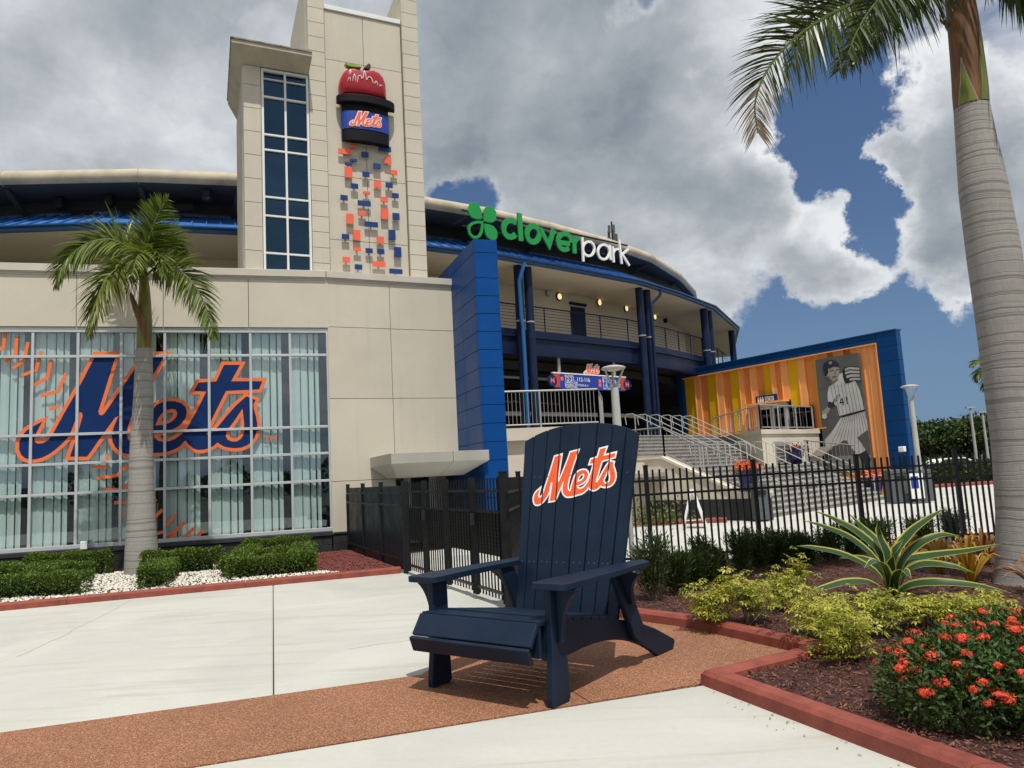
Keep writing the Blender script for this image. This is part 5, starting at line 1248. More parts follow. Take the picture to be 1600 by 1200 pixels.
# back: eight tapering slats under one arched top
BO = ch(0, 1.0, .41); BT = unit((CV * .4 + np.array((0, 0, 1.56)))[None])[0]; BN = np.cross(CU, BT)
if BN @ CV > 0: BN = -BN
def bk(a, b, d): return BO + CU * a + BT * b + BN * d
TOPU = [-.615, -.504, -.347, -.193, .016, .204, .367, .506, .622]; BOTU = [-.525, -.432, -.322, -.166, .012, .158, .293, .416, .52]
def ztop(u_): return 1.695 - .10 * (u_ / .62) ** 2 - .035 * (abs(u_) / .62) ** 4
BACK = []
for k in range(8):
    g_ = .006; tl, tr, bl_, br_ = TOPU[k] + g_, TOPU[k + 1] - g_, BOTU[k] + g_, BOTU[k + 1] - g_
    poly = [(bl_, -.03), (br_, -.03), (tr, ztop(tr)), ((tl + tr) / 2, ztop((tl + tr) / 2)), (tl, ztop(tl))]
    BACK.append((obj('back_slat', MB().prism(poly, bk, -.045, .0 + random.uniform(-.003, .003)), NAVY_P, chair, bevel=.006), poly))
for b_ in (.38, 1.15):
    a, b = bk(-.5 - .05 * b_, b_, -.05), bk(.5 + .05 * b_, b_, -.05); obj('back_batten', MB().obox(a, b - a, BT * .12, -BN * .045), NAVY_P, chair, bevel=.006)
src = None
for k in range(8):
    for b_ in (.44, 1.21):
        for f_ in ((.3, .7) if k not in (0, 7) else (.5,)):
            t_ = (b_ + .03) / 1.6; ua = BOTU[k] + (TOPU[k] - BOTU[k]) * t_; ub = BOTU[k + 1] + (TOPU[k + 1] - BOTU[k + 1]) * t_; q = bk(ua + (ub - ua) * f_, b_, .0015)
            if src is None:
                src = obj('screw', MB().prism([(.006 * math.cos(a), .006 * math.sin(a)) for a in np.linspace(0, 2 * math.pi, 8, endpoint=False)], lambda x, y, d, q=q: q + CU * x + BT * y + BN * d, .0, .003), mat('screw_steel', (.10, .10, .11), .4, .2, 9., metal=.6), chair); q_s = q
            else: copy_part(src, chair, q - q_s)
# team name painted on the back, broken at the gaps between slats
lg = logo_map(lambda x, y, d: bk(-.015 + x, 1.225 + y, d), .90, math.radians(10))
def flat(vt):
    return [(lambda q: (float((q - BO) @ CU), float((q - BO) @ BT)))(lg(x, y, 0)) for x, y in vt[0]], vt[1]
def flat_loop(lp): return [(lambda q: (float((q - BO) @ CU), float((q - BO) @ BT)))(lg(x, y, 0)) for x, y in lp]
LO, LH = flat_loop(OUTA), [flat_loop(h) for h in HOLES]
fill_b = lambda x, y: inside(x, y, LO) and not any(inside(x, y, h) for h in LH)
loops_b = [LO] + LH; gl = []
for lp in loops_b:
    a, b = offs(lp, .014, True); gl += [a, b]
gapl = [((BOTU[k] + (TOPU[k] - BOTU[k]) * t0 + s_, -.03 + 1.7 * t0), (BOTU[k] + (TOPU[k] - BOTU[k]) * t1 + s_, -.03 + 1.7 * t1)) for k in range(1, 8) for s_ in (-.007, .007) for t0, t1 in ((.4, .98),)]
for sl_, poly in BACK:
    def in_sl(x, y, poly=poly): return inside(x, y, poly)
    f = cdt(loops_b, lambda x, y: fill_b(x, y) and in_sl(x, y), gapl)
    if f[1]: obj('lettering', MB().triprism(f, bk, .0005, .0045), mat('chair_orange', (.80, .105, .028), .5, .06, 5.), sl_)
    f = cdt(loops_b + gl, lambda x, y: (not fill_b(x, y)) and distb(x, y, loops_b) < .0142 and in_sl(x, y), gapl)
    if f[1]: obj('lettering_outline', MB().triprism(f, bk, .0005, .004), WHITE_L, sl_)

# ================================================================== fences and gates
def picket_panel(root, a, b, z0, z1, rails, st=.113, pw=.027, m_=BLACK_F, rail_h=.036):
    a, b = np.array((*a, 0.)), np.array((*b, 0.)); e = b - a; ln = np.linalg.norm(e); d = e / ln; src = None; n = max(2, round(ln / st))
    for z in rails: obj('rail', MB().bar(a + (0, 0, z), b + (0, 0, z), .032, rail_h), m_, root)
    for k in range(1, n):
        p = a + e * k / n
        if src is None:
            sd = np.array((-d[1], d[0], 0)); o = p - d * pw / 2 - sd * pw / 2
            mb = MB(); mb.obox(o + (0, 0, z0), d * pw, sd * pw, (0, 0, z1 - z0)); src = obj('picket', mb, m_, root); p_s = p
        else: copy_part(src, root, p - p_s)
def post(root, p, w_, z1, m_=BLACK_F, z0=-.1):
    o = obj('post', MB().box(p[0] - w_ / 2, p[0] + w_ / 2, p[1] - w_ / 2, p[1] + w_ / 2, z0, z1), m_, root)
    obj('cap', MB().box(p[0] - w_ / 2 - .006, p[0] + w_ / 2 + .006, p[1] - w_ / 2 - .006, p[1] + w_ / 2 + .006, z1, z1 + .018), m_, o)
fd = unit(np.array([[4.1, .62]]))[0]
p0 = np.array((2.1, 12.62)); fence = thing('picket_fence', 'long black metal picket fence between the planting bed and the stadium plaza', 'fence', (*p0, 0))
pts = [p0 + fd * 1.86 * k for k in range(-1, 8)]
for k, p in enumerate(pts):
    post(fence, p, .068, 1.66)
    if k < len(pts) - 1: picket_panel(fence, p, pts[k + 1], .08, 1.60, (.20, 1.20, 1.42))
# left privacy fence of navy boards
q0, q1 = np.array((-4.16, 19.0)), np.array((-2.06, 13.98)); qd = (q1 - q0) / np.linalg.norm(q1 - q0)
pf = thing('privacy_fence', 'solid dark navy board fence running from the lobby wall to the black gates', 'fence', (*q0, 0))
ln = float(np.linalg.norm(q1 - q0)); nb = 3
for k in range(nb + 1):
    post(pf, q0 + qd * (ln * k / nb), .075, 1.62)
    if k < nb:
        a, b = q0 + qd * (ln * k / nb + .04), q0 + qd * (ln * (k + 1) / nb - .04); w_ = np.linalg.norm(b - a); m = int(w_ / .145)
        for j in range(m):
            s0_, s1_ = a + qd * (w_ * j / m + .002), a + qd * (w_ * (j + 1) / m - .002); obj('board', MB().bar((*s0_, .80), (*s1_, .80), .022, 1.5), NAVY_F, pf)
        for z in (.22, 1.20, 1.42):
            sd = np.array((qd[1], -qd[0])) * -.03; obj('rail', MB().bar((*(a - sd), z), (*(b - sd), z), .035, .04), BLACK_F, pf)
            obj('rail', MB().bar((*(a + sd), z), (*(b + sd), z), .035, .04), BLACK_F, pf)
# gates: four leaves from the fence post to the chair
g0, g1 = np.array((-1.99, 13.80)), np.array((-.20, 9.66)); gd = (g1 - g0) / np.linalg.norm(g1 - g0); gl_ = float(np.linalg.norm(g1 - g0)); gsd = np.array((-gd[1], gd[0]))
MESH = mat('gate_mesh', (.010, .011, .011), .5, .2, 5.)
cuts = [0, .25, .50, .76, 1.0]; nm = ['narrow black gate leaf next to the navy board fence', 'second black gate leaf from the navy board fence', 'third black gate leaf from the navy board fence', 'black gate leaf closest to the giant chair']
for k in range(4):
    a, b = g0 + gd * (gl_ * cuts[k] + .045), g0 + gd * (gl_ * cuts[k + 1] - .045)
    gt = thing('gate', nm[k] + ', with dark lock screen', 'gate', (*a, 0), 'black picket gate leaves')
    for p in (a, b): obj('stile', MB().box(p[0] - .03, p[0] + .03, p[1] - .03, p[1] + .03, .06, 1.62), BLACK_F, gt)
    picket_panel(gt, a, b, .09, 1.60, (.17, 1.17, 1.44), .115, .016)
    w_ = np.linalg.norm(b - a); o = gsd * .03
    sc = obj('lock_screen', MB().bar((*(a + o + gd * .03), .885), (*(b + o - gd * .03), .885), .008, .55), DARK, gt)
    mb = MB(); n = int(w_ / .05)
    for j in range(1, n): p = a - o + gd * (w_ * j / n); mb.obox((p[0] - .001, p[1] - .001, .62), (.002, 0, 0), (0, .002, 0), (0, 0, .8))
    for j in range(1, 17): z = .62 + j * .05; mb.bar((*(a - o), z), (*(b - o), z), .002, .002)
    ms = obj('wire_mesh', mb, MESH, gt); ms['kind'] = 'stuff'
    if k in (1, 3):
        p = a - o * 1.6 + gd * .05; obj('latch', MB().box(p[0] - .03, p[0] + .03, p[1] - .03, p[1] + .03, .98, 1.14), DARK, gt, bevel=.008)
for p, lb in ((g0 - gd * .0, None),): pass
gp = thing('gate_post', 'thick black steel post closing the gate run behind the giant chair', 'post', (*(g1 + gd * .06), 0)); post(gp, g1 + gd * .07, .11, 1.66)
gp2 = thing('picket_fence', 'short black picket fence return half hidden behind the giant chair back', 'fence', (*(g1 + gd * .2), 0))
ra, rb = g1 + gd * .17, pts[0] - fd * .10
picket_panel(gp2, ra, rb, .08, 1.60, (.20, 1.20, 1.42)); post(gp2, (ra + rb) / 2, .068, 1.66)
ps = thing('marker_post', 'pale grey metal post right beside the chair back in front of the picket fence', 'post', (1.72, 12.1, 0))
obj('pole', MB().tube([(1.72, 12.1, 0), (1.72, 12.1, 1.06)], .035, 10), GALV_L, ps, smooth=True); obj('cap', MB().lathe((1.72, 12.1, 1.06), [(.036, 0), (.03, .02), (.01, .03)], 10), GALV_L, ps)

# ================================================================== lamps
def lamp(x, y, h, r_, label, pole_r=.08):
    t = thing('street_lamp', label, 'lamp post', (x, y, 0), 'saucer lamp posts on the plaza')
    obj('pole', MB().tube([(x, y, 0), (x, y, h - .50)], [pole_r * 1.2, pole_r * .85], 14), LAMPGREY, t, smooth=True)
    obj('base', MB().lathe((x, y, 0), [(pole_r * 2.2, 0), (pole_r * 2.2, .04), (pole_r * 1.4, .10)], 14), LAMPGREY, t, smooth=True)
    for k in range(3):
        tt = k * 2.094 + math.pi / 2; c, s = math.cos(tt), math.sin(tt)
        obj('arm', MB().tube([(x + c * .03, y + s * .03, h - .70), (x + c * .06, y + s * .06, h - .50), (x + c * r_ * .55, y + s * r_ * .55, h - .24), (x + c * r_ * .90, y + s * r_ * .90, h - .03)], [.05, .05, .03, .018], 7), LAMPGREY, t, smooth=True)
    hd_ = obj('head', MB().lathe((x, y, h), [(r_ * .55, -.045), (r_ * .9, -.035), (r_, -.012), (r_, .008), (r_ * .85, .035), (r_ * .5, .062), (r_ * .12, .075)], 26), LAMPGREY, t, smooth=True)
    obj('lens', MB().lathe((x, y, h - .047), [(r_ * .54, 0), (r_ * .50, -.015), (r_ * .3, -.025)], 20), mat('lamp_lens', (.55, .55, .5), .25), hd_, smooth=True)
Y1 = 19.2; r = ray(958, 574); k = Y1 / r[1]; lamp(float(r[0] * k), Y1, float(1.6 + r[2] * k) - .02, .31, 'grey saucer lamp post standing before the blue direction board', .115)
Y2 = 29.0; r = ray(1421, 604); k = Y2 / r[1]; lamp(float(r[0] * k), Y2, float(1.6 + r[2] * k), .32, 'grey saucer lamp post at the right edge of the blue elevator building', .10)
def pole(px, py, Y, label):
    r = ray(px, py); k = Y / r[1]; x, h = float(r[0] * k), float(1.6 + r[2] * k); t = thing('light_pole', label, 'pole', (x, Y, 0), 'far thin light poles')
    obj('pole', MB().tube([(x, Y, 0), (x, Y, h)], [.12, .09], 8), LAMPGREY, t); obj('head', MB().box(x - .35, x + .35, Y - .15, Y + .15, h, h + .12), LAMPGREY, t)
pole(1516, 638, 62, 'thin grey light pole with a flat head before the distant trees, nearer the elevator building'); pole(1535, 645, 66, 'thin grey light pole before the distant trees, nearer the thick palm trunk')

# ================================================================== pots, bins, signs on the plaza
PET = foliage('petunia_petals', (.72, .09, .02), (.85, .20, .05), .3); LFG = foliage('pot_leaves', (.02, .05, .012), (.05, .10, .02), .3)
def flower_pot(x, y, z, sc, label, petals=PET):
    t = thing('flower_pot', label, 'flower pot', (x, y, z), 'blue flower pots on the stairs')
    prof = [(.17, 0), (.20, .04), (.26, .30), (.29, .48), (.31, .50), (.31, .54), (.27, .54), (.25, .48)]
    obj('pot', MB().lathe((x, y, z), [(r_ * sc, q * sc) for r_, q in prof], 22), POT, t, smooth=True)
    P = np.array((x, y, z + .52 * sc)) + rng.normal(size=(260, 3)) * np.array((.15, .15, .07)) * sc; P[:, 2] += .06 * sc
    V, F = leaf_geo(P, rand_dirs(260, .2), rand_dirs(260, 1.), .08 * sc, .07 * sc); o = mesh_np('flowers', V, F, petals, t); o['kind'] = 'stuff'
    P = np.array((x, y, z + .50 * sc)) + rng.normal(size=(160, 3)) * np.array((.14, .14, .05)) * sc
    V, F = leaf_geo(P, rand_dirs(160, .2), rand_dirs(160, 1.), .09 * sc, .05 * sc); o = mesh_np('leaves', V, F, LFG, t); o['kind'] = 'stuff'
q = sp(.13, bl + LAND * .7, zl_ + .5); flower_pot(q[0] - .15, q[1], q[2], 1.05, 'cobalt pot of orange flowers on the upper cheek wall of the stairs')
q = sp(.0, .05, .83); flower_pot(q[0], q[1], q[2], 1.15, 'cobalt pot of orange flowers at the foot of the stairs behind the fence')
REDP = foliage('bromeliad_red', (.20, .03, .02), (.34, .06, .03), .3)
q = sp(10.3, bl + .5, zl_); flower_pot(q[0], q[1], q[2], 1.1, 'dark pot of reddish leaves on the stair landing before the vent', REDP)
q = FE.pt(FE.px(1378, 700)[0], 0, 1.0); flower_pot(q[0], q[1], 0, 1.5, 'cobalt pot of orange flowers at the bottom right of the baseball banner')
def trash_bin(x, y, w_, h, label):
    t = thing('trash_bin', label, 'bin', (x, y, 0), 'grey trash bins on the plaza')
    obj('body', MB().box(x - w_ / 2, x + w_ / 2, y - w_ / 2, y + w_ / 2, .03, h * .86), BINGREY, t, bevel=.02)
    obj('lid', MB().box(x - w_ / 2 - .02, x + w_ / 2 + .02, y - w_ / 2 - .02, y + w_ / 2 + .02, h * .87, h), BINGREY, t, bevel=.03)
    obj('opening', MB().box(x - w_ * .28, x + w_ * .28, y - w_ / 2 - .025, y - w_ / 2 - .015, h * .70, h * .82), DARK, t)
c = gz(1199, 814); trash_bin(c[0] - .12, c[1] + .1, .40, 1.05, 'grey square trash bin against the black wall base at the foot of the stairs')
c = gz(1404, 786); trash_bin(c[0], c[1], .62, 1.15, 'grey square trash bin in front of the blue elevator building, nearer the pot'); trash_bin(c[0] + .72, c[1] - .1, .62, 1.1, 'grey square trash bin in front of the blue elevator building, nearer the lamp post')
c = gz(1085, 826)
af = thing('sandwich_board', 'white folding sandwich board seen edge on, standing before the cheek wall', 'sign', c)
for s_ in (-1, 1):
    a = np.array((c[0] + s_ * .30, c[1] - .02, .02)); b = np.array((c[0] + .02 * s_, c[1], 1.02))
    mb = MB(); mb.bar(a, b, .05, .045, (0, 1, 0)); mb.bar(a + (.15, .55, 0), b + (.15, .55, 0), .05, .045, (0, 1, 0)); obj('frame', mb, WHITE_F, af)
    p = [a, b, b + np.array((.15, .55, 0)), a + np.array((.15, .55, 0))]; mb = MB(); n_ = np.cross(p[1] - p[0], p[2] - p[0]); n_ /= np.linalg.norm(n_); mb.add([q + n_ * .006 for q in p] + [q - n_ * .006 for q in p], [(0, 1, 2, 3), (7, 6, 5, 4), (0, 4, 5, 1), (1, 5, 6, 2), (2, 6, 7, 3), (3, 7, 4, 0)]); obj('board', mb, WHITE_L, af)
obj('chain', MB().bar((c[0] - .28, c[1], .22), (c[0] + .28, c[1], .22), .02, .02), WHITE_F, af)
c = gz(1436, 786)
vs = thing('notice_stand', 'small white and blue notice stand beside the lamp post near the elevator building', 'sign', c)
mb = MB(); mb.box(c[0] - .22, c[0] + .22, c[1] - .02, c[1] + .02, .15, 1.0); obj('panel', mb, WHITE_L, vs); mb = MB(); mb.box(c[0] - .2, c[0] + .05, c[1] - .03, c[1] - .021, .5, .9); obj('print', mb, BAND, vs)
mb = MB(); mb.box(c[0] - .3, c[0] + .3, c[1] - .2, c[1] + .2, 0, .05); mb.box(c[0] - .03, c[0] + .03, c[1] - .02, c[1] + .02, .05, .15); obj('base', mb, BINGREY, vs)
s_, z_ = FE.px(1414, 702)
wl_ = thing('wall_light', 'small white floodlight fixed low on the blue elevator building wall', 'lamp', FE.pt(s_, z_, 0)); mb = MB(); FE.box(mb, s_ - .12, s_ + .12, z_ - .1, z_ + .12, .1, .3); obj('housing', mb, WHITE_F, wl_, bevel=.03); mb = MB(); FE.box(mb, s_ - .02, s_ + .02, z_ - .9, z_ - .1, .005, .06); obj('conduit', mb, BLUE_GUT, wl_)
# far edge of the plaza: red kerb, dark hedge line, low fence
kf = thing('kerb', 'distant red kerb along the far edge of the plaza before the dark hedge', 'kerb', (24, 38, 0)); kerb_run(kf, [(16.0, 37.0), (40, 41)], .25, .16, 6, 1)
sheet('road', [(14, 40), (140, 54), (140, 66), (14, 60)], -.02, ASPH)

# low bed at the stadium wall, seen through the fence left of the cheek wall
kb2 = thing('kerb', 'short red kerb of the small bed before the cheek wall, seen through the fence', 'kerb', (4.2, 22.6, 0)); kerb_run(kb2, [(3.2, 22.9), (5.9, 22.2)], .2, .14, 1.5, 1)
# ================================================================== planting
def at(px, py, Y):
    r = ray(px, py); k = Y / r[1]; return CAM_O + r * k
def spline(pts, n):
    pts = [np.array(p, float) for p in pts]; P = [pts[0] * 2 - pts[1]] + pts + [pts[-1] * 2 - pts[-2]]; out = []; m = len(pts) - 1
    for t in np.linspace(0, m, n):
        i = min(int(t), m - 1); u_ = t - i; a, b, c, d = P[i], P[i + 1], P[i + 2], P[i + 3]
        out.append(.5 * ((2 * b) + (c - a) * u_ + (2 * a - 5 * b + 4 * c - d) * u_ ** 2 + (3 * b - 3 * c + d - a) * u_ ** 3))
    return np.array(out)
FROND = foliage('palm_leaflet', (.050, .092, .011), (.190, .235, .030), .35, .38, 1.2)
FROND_D = foliage('palm_leaflet_backlit', (.026, .048, .008), (.085, .112, .020), .25, .36, 1.2)  # backlit look of the right palm's fronds put into a darker green
FROND_Y = foliage('palm_leaflet_old', (.085, .115, .014), (.200, .225, .032), .35, .40, 1.2)
DRY = foliage('dry_leaflet', (.24, .17, .11), (.58, .50, .42), .2, .7)
RACH = mat('rachis', (.10, .13, .03), .5, .2, 3.)
def frond(root, ctrl, n=120, Lmax=.75, wd=.052, m_=FROND, droop=.55, dry=0., plume=.8, side_bias=0., taper=.35, fwd=.55, twist=.35):
    R = spline(ctrl, 40); seg = np.linalg.norm(np.diff(R, axis=0), axis=1); s_ = np.concatenate(([0], np.cumsum(seg))); tot = s_[-1]
    rr = [.022 * (1 - .85 * t) * (Lmax / .75) + .003 for t in s_ / tot]
    fr_ = obj('frond', MB().tube([tuple(p) for p in R], rr, 5), RACH, root)
    ts = np.linspace(.10, .995, n); B = []; D = []; LL = []; T = []
    for t in ts:
        p = np.array([np.interp(t * tot, s_, R[:, k]) for k in range(3)]); q = np.array([np.interp(min(tot, t * tot + .03), s_, R[:, k]) for k in range(3)]); q0 = np.array([np.interp(max(0, t * tot - .03), s_, R[:, k]) for k in range(3)])
        tg = (q - q0) / (np.linalg.norm(q - q0) + 1e-9); sd = np.cross(tg, (0, 0, 1.)); sd /= np.linalg.norm(sd) + 1e-6; up = np.cross(sd, tg); c_t, s_t = math.cos(twist), math.sin(twist); sd, up = sd * c_t + up * s_t, up * c_t - sd * s_t
        for sg in (-1, 1):
            e = rng.normal(0, plume * .5) + .15; f = fwd + .35 * t + rng.normal(0, .08)
            d = tg * f + (sd * sg * math.cos(e) + up * math.sin(e)) * (1. - .25 * t); B.append(p); D.append(d / np.linalg.norm(d))
            LL.append(Lmax * (math.sin(math.pi * min(1, .22 + t * .72)) ** .7 * (1 - taper * t)) * rng.uniform(.82, 1.12)); T.append(t)
    B, D, LL, T = map(np.array, (B, D, LL, T)); nseg = 4; V = []; 
    S = unit(np.cross(D, np.array((0, 0, 1.)) + rng.normal(0, .5, size=D.shape)))
    pts = []; P = B.copy(); d = D.copy()
    for k in range(nseg + 1):
        pts.append(P.copy()); d = unit(d + np.array((0, 0, -1.)) * (droop * .42 * rng.uniform(.6, 1.4, size=(len(d), 1)))); P = P + d * (LL / nseg)[:, None]
    wk = [.55, 1.0, .85, .5, .06]
    A = []
    for k in range(nseg + 1):
        w_ = wd * wk[k] * (.5 + .5 * LL / Lmax)[:, None]; A += [pts[k] + S * w_ * .5, pts[k] - S * w_ * .5]
    V = np.stack(A, 1); m = len(B)
    def build(sel, nm, mm):
        if not sel.any(): return
        v = V[sel].reshape(-1, 3); k_ = int(sel.sum()); i = np.arange(k_)[:, None] * (2 * (nseg + 1)); Qd = np.concatenate([i + np.array([[2 * j, 2 * j + 1, 2 * j + 3, 2 * j + 2]]) for j in range(nseg)])
        o = mesh_np(nm, v, Qd, mm, fr_); o['kind'] = 'stuff'
    dr_ = T > 1 - dry + rng.normal(0, .04, size=T.shape) if dry else np.zeros(len(T), bool)
    build(~dr_, 'leaflets', m_); build(dr_, 'dry_leaflets', DRY)
    return fr_

def trunk_mat(name, c1_, c2_, freq, bump=.5):
    m = bpy.data.materials.new(name); m.use_nodes = True; t = NT(m.node_tree); out = t.n('OutputMaterial'); p = t.n('BsdfPrincipled', i_Roughness=.85); t.l(p.outputs[0], out.inputs[0])
    tcn = t.n('TexCoord'); nz = t.n('TexNoise', i_Scale=2.2, i_Detail=4.); t.l(tcn.outputs['Object'], nz.inputs['Vector'])
    sp_ = t.n('SeparateXYZ'); t.l(tcn.outputs['Object'], sp_.inputs[0])
    z = t.math('ADD', sp_.outputs[2], t.math('MULTIPLY', nz.outputs['Fac'], .09))
    zq = t.n('CombineXYZ'); t.l(z, zq.inputs[2])
    rn = t.n('TexNoise', i_Scale=freq, i_Detail=3., i_Roughness=.7); rn.noise_dimensions = '1D'; t.l(z, rn.inputs['W'])
    fine = t.n('TexNoise', i_Scale=9., i_Detail=8., i_Roughness=.7); mp = t.n('Mapping'); mp.inputs['Scale'].default_value = (3., 3., .8); t.l(tcn.outputs['Object'], mp.inputs[0]); t.l(mp.outputs[0], fine.inputs['Vector'])
    ring = t.sstep(rn.outputs['Fac'], .36, .50, 0., 1.)
    c = t.ramp(fine.outputs['Fac'], [(.3, tuple(x * .78 for x in c1_)), (.7, c1_)])
    c = t.mix(ring, c2_, c); t.l(c, p.inputs['Base Color'])
    h = t.math('ADD', t.math('MULTIPLY', ring, .6), t.math('MULTIPLY', fine.outputs['Fac'], .5))
    bp = t.n('Bump', i_Strength=bump, i_Distance=.02); t.l(h, bp.inputs['Height']); t.l(bp.outputs[0], p.inputs['Normal']); MATS[name] = m; return m
TRUNK = trunk_mat('palm_trunk', (.335, .315, .285), (.20, .185, .165), 15., .30)
SHAFT = mat('crownshaft', (.13, .15, .018), .4, .3, 2., .2, 12, col2=(.24, .19, .03), stretch=(4, 4, .6))
SHAFT_B = mat('old_sheath', (.15, .065, .025), .6, .4, 3., .5, 14, col2=(.23, .11, .04), stretch=(5, 5, .5))

# ---- small royal palm before the window
YP = 15.95
pb = at(221, 897, YP)
pal = thing('palm_tree', 'small royal palm with smooth grey trunk standing in white gravel before the big window', 'palm tree', (pb[0], pb[1], 0), 'palm trees')
axp = [at(221, 900, YP), at(221, 860, YP), at(221, 800, YP), at(221, 700, YP), at(224, 620, YP), at(225, 545, YP)]
rad = [.33, .315, .265, .225, .195, .165]
ax2 = spline(axp, 26); r2 = np.interp(np.linspace(0, 5, 26), range(6), rad); ax2[0][2] = -.05
obj('trunk', MB().tube([tuple(p) for p in ax2], list(r2), 20), TRUNK, pal, smooth=True)
cs = spline([at(225, 546, YP), at(226, 510, YP), at(226, 470, YP), at(225, 440, YP), at(223, 415, YP)], 12)
obj('crownshaft', MB().tube([tuple(p) for p in cs], list(np.interp(np.linspace(0, 1, 12), [0, .25, .6, 1], [.15, .155, .115, .07])), 14), SHAFT, pal, smooth=True)
sh = spline([at(232, 540, YP - .16), at(226, 515, YP - .17), at(217, 492, YP - .18), at(208, 470, YP - .2), at(204, 457, YP - .2)], 10)
obj('dead_sheath', MB().tube([tuple(p) for p in sh], [.02, .05, .07, .08, .08, .075, .06, .05, .04, .02], 7), SHAFT_B, pal, smooth=True)
def fpx(pal, pts, **k):
    return frond(pal, [at(x, y, Y) for x, y, Y in pts], **k)
Y = YP
fpx(pal, [(223, 425, Y), (229, 390, Y - .1), (240, 352, Y - .2), (252, 325, Y - .2), (262, 312, Y - .1)], Lmax=.75, droop=.25, m_=FROND, twist=1.1, plume=.5)
fpx(pal, [(222, 425, Y), (205, 392, Y - .2), (170, 374, Y - .5), (130, 384, Y - .7), (100, 412, Y - .8), (90, 445, Y - .8)], Lmax=.95, droop=.42, twist=1.0, plume=.55)
fpx(pal, [(222, 430, Y), (205, 416, Y - .4), (178, 424, Y - .9), (158, 452, Y - 1.2), (146, 490, Y - 1.3), (140, 522, Y - 1.3)], Lmax=.95, droop=.6, m_=FROND_Y)
fpx(pal, [(226, 432, Y), (246, 418, Y - .1), (276, 420, Y - .3), (304, 446, Y - .5), (322, 482, Y - .6), (334, 526, Y - .6)], Lmax=.85, droop=.45, twist=-1.0, plume=.55)
fpx(pal, [(225, 428, Y), (240, 398, Y + .2), (258, 376, Y + .5), (274, 378, Y + .8), (286, 398, Y + 1.)], Lmax=.8, droop=.4)
fpx(pal, [(224, 428, Y), (214, 396, Y + .3), (196, 372, Y + .7), (176, 372, Y + 1.1), (160, 392, Y + 1.4)], Lmax=.85, droop=.45)
fpx(pal, [(224, 430, Y), (226, 404, Y - .3), (222, 392, Y - .8), (214, 402, Y - 1.2), (206, 430, Y - 1.5)], Lmax=.7, droop=.5, m_=FROND_Y, n=70)
fpx(pal, [(224, 430, Y), (234, 404, Y - .2), (244, 396, Y - .6), (252, 408, Y - .9), (256, 430, Y - 1.1)], Lmax=.65, droop=.5, n=70)
# ---- big royal palm at the right
YR = 9.25
pr_b = at(1611, 905, YR)
palr = thing('palm_tree', 'massive grey palm trunk with brown crownshaft and drooping fronds rising from the mulch bed', 'palm tree', (pr_b[0], pr_b[1], 0), 'palm trees')
cxs = [(1612, 930), (1611, 890), (1602, 800), (1592, 700), (1578, 600), (1566, 500), (1553, 400), (1537, 300), (1525, 220), (1518, 168)]
rad = [.40, .37, .305, .285, .275, .285, .295, .272, .225, .20]
ax2 = spline([at(x, y, YR) for x, y in cxs], 60); r2 = np.interp(np.linspace(0, 9, 60), range(10), rad); ax2[0][2] = -.05
obj('trunk', MB().tube([tuple(p) for p in ax2], list(r2), 32), TRUNK, palr, smooth=True)
cs = spline([at(1518, 170, YR), at(1515, 130, YR), at(1510, 80, YR), at(1504, 30, YR), at(1497, -20, YR), at(1493, -70, YR)], 16)
obj('crownshaft', MB().tube([tuple(p) for p in cs], list(np.interp(np.linspace(0, 1, 16), [0, .12, .5, 1], [.20, .205, .185, .15])), 22), SHAFT_B, palr, smooth=True)
GSM = mat('green_sheath', (.085, .14, .016), .45, .25, 3., .2, 10, col2=(.18, .20, .03), stretch=(4, 4, .6))
cs_r = np.interp(np.linspace(0, 1, 16), [0, .12, .5, 1], [.20, .205, .185, .15])
def on_shaft(x, y, d):
    p_ = np.array([np.interp(y, np.linspace(0, 1, 16), cs[:, k]) for k in range(3)]); r_ = float(np.interp(y, np.linspace(0, 1, 16), cs_r)) + d; an = math.asin(max(-1, min(1, x))); vx, vy = p_[0], p_[1]; ln_ = math.hypot(vx, vy); f_ = np.array((-vx / ln_, -vy / ln_, 0)); s_ = np.array((-f_[1], f_[0], 0))
    return p_ + (f_ * math.cos(an) + s_ * math.sin(an)) * r_
def patch(name, pts, m_, d):
    x0_, x1_ = min(p[0] for p in pts), max(p[0] for p in pts); ln_ = [((x, -.1), (x, 1.)) for x in np.arange(-.9, 1., .12) if x0_ < x < x1_] + [((-1, y), (1, y)) for y in np.arange(.05, .7, .06)]
    obj(name, MB().triprism(cdt([pts], lambda x, y: inside(x, y, pts), ln_), on_shaft, -.01, d), m_, palr, smooth=True)
patch('torn_edge', [(-.68, .012), (-.60, .10), (-.45, .20), (-.36, .33), (-.29, .335), (-.08, .24), (.24, .10), (.42, .012)], DRY, .004)
patch('green_sheath', [(-.60, .014), (-.53, .10), (-.39, .19), (-.32, .305), (-.12, .215), (.18, .09), (.34, .014)], GSM, .009)
patch('green_sheath', [(.55, .016), (.62, .14), (.70, .34), (.80, .48), (.88, .34), (.93, .16), (.95, .016)], GSM, .006)
Y = YR
fpx(palr, [(1492, -70, Y), (1450, -60, Y - .3), (1385, -18, Y - .6), (1306, 18, Y - .9), (1244, 58, Y - 1.1), (1200, 108, Y - 1.2), (1180, 160, Y - 1.2), (1184, 208, Y - 1.2)], Lmax=1.16, wd=.034, droop=.34, dry=.13, n=190, plume=.42, taper=.30, fwd=.50, twist=1.25, m_=FROND_D)
fpx(palr, [(1492, -70, Y), (1455, -62, Y), (1410, -20, Y + .1), (1372, 22, Y + .1), (1338, 72, Y + .1), (1310, 112, Y + .1)], Lmax=.85, wd=.034, droop=.45, n=130, m_=FROND_D, plume=.5, twist=1.1)
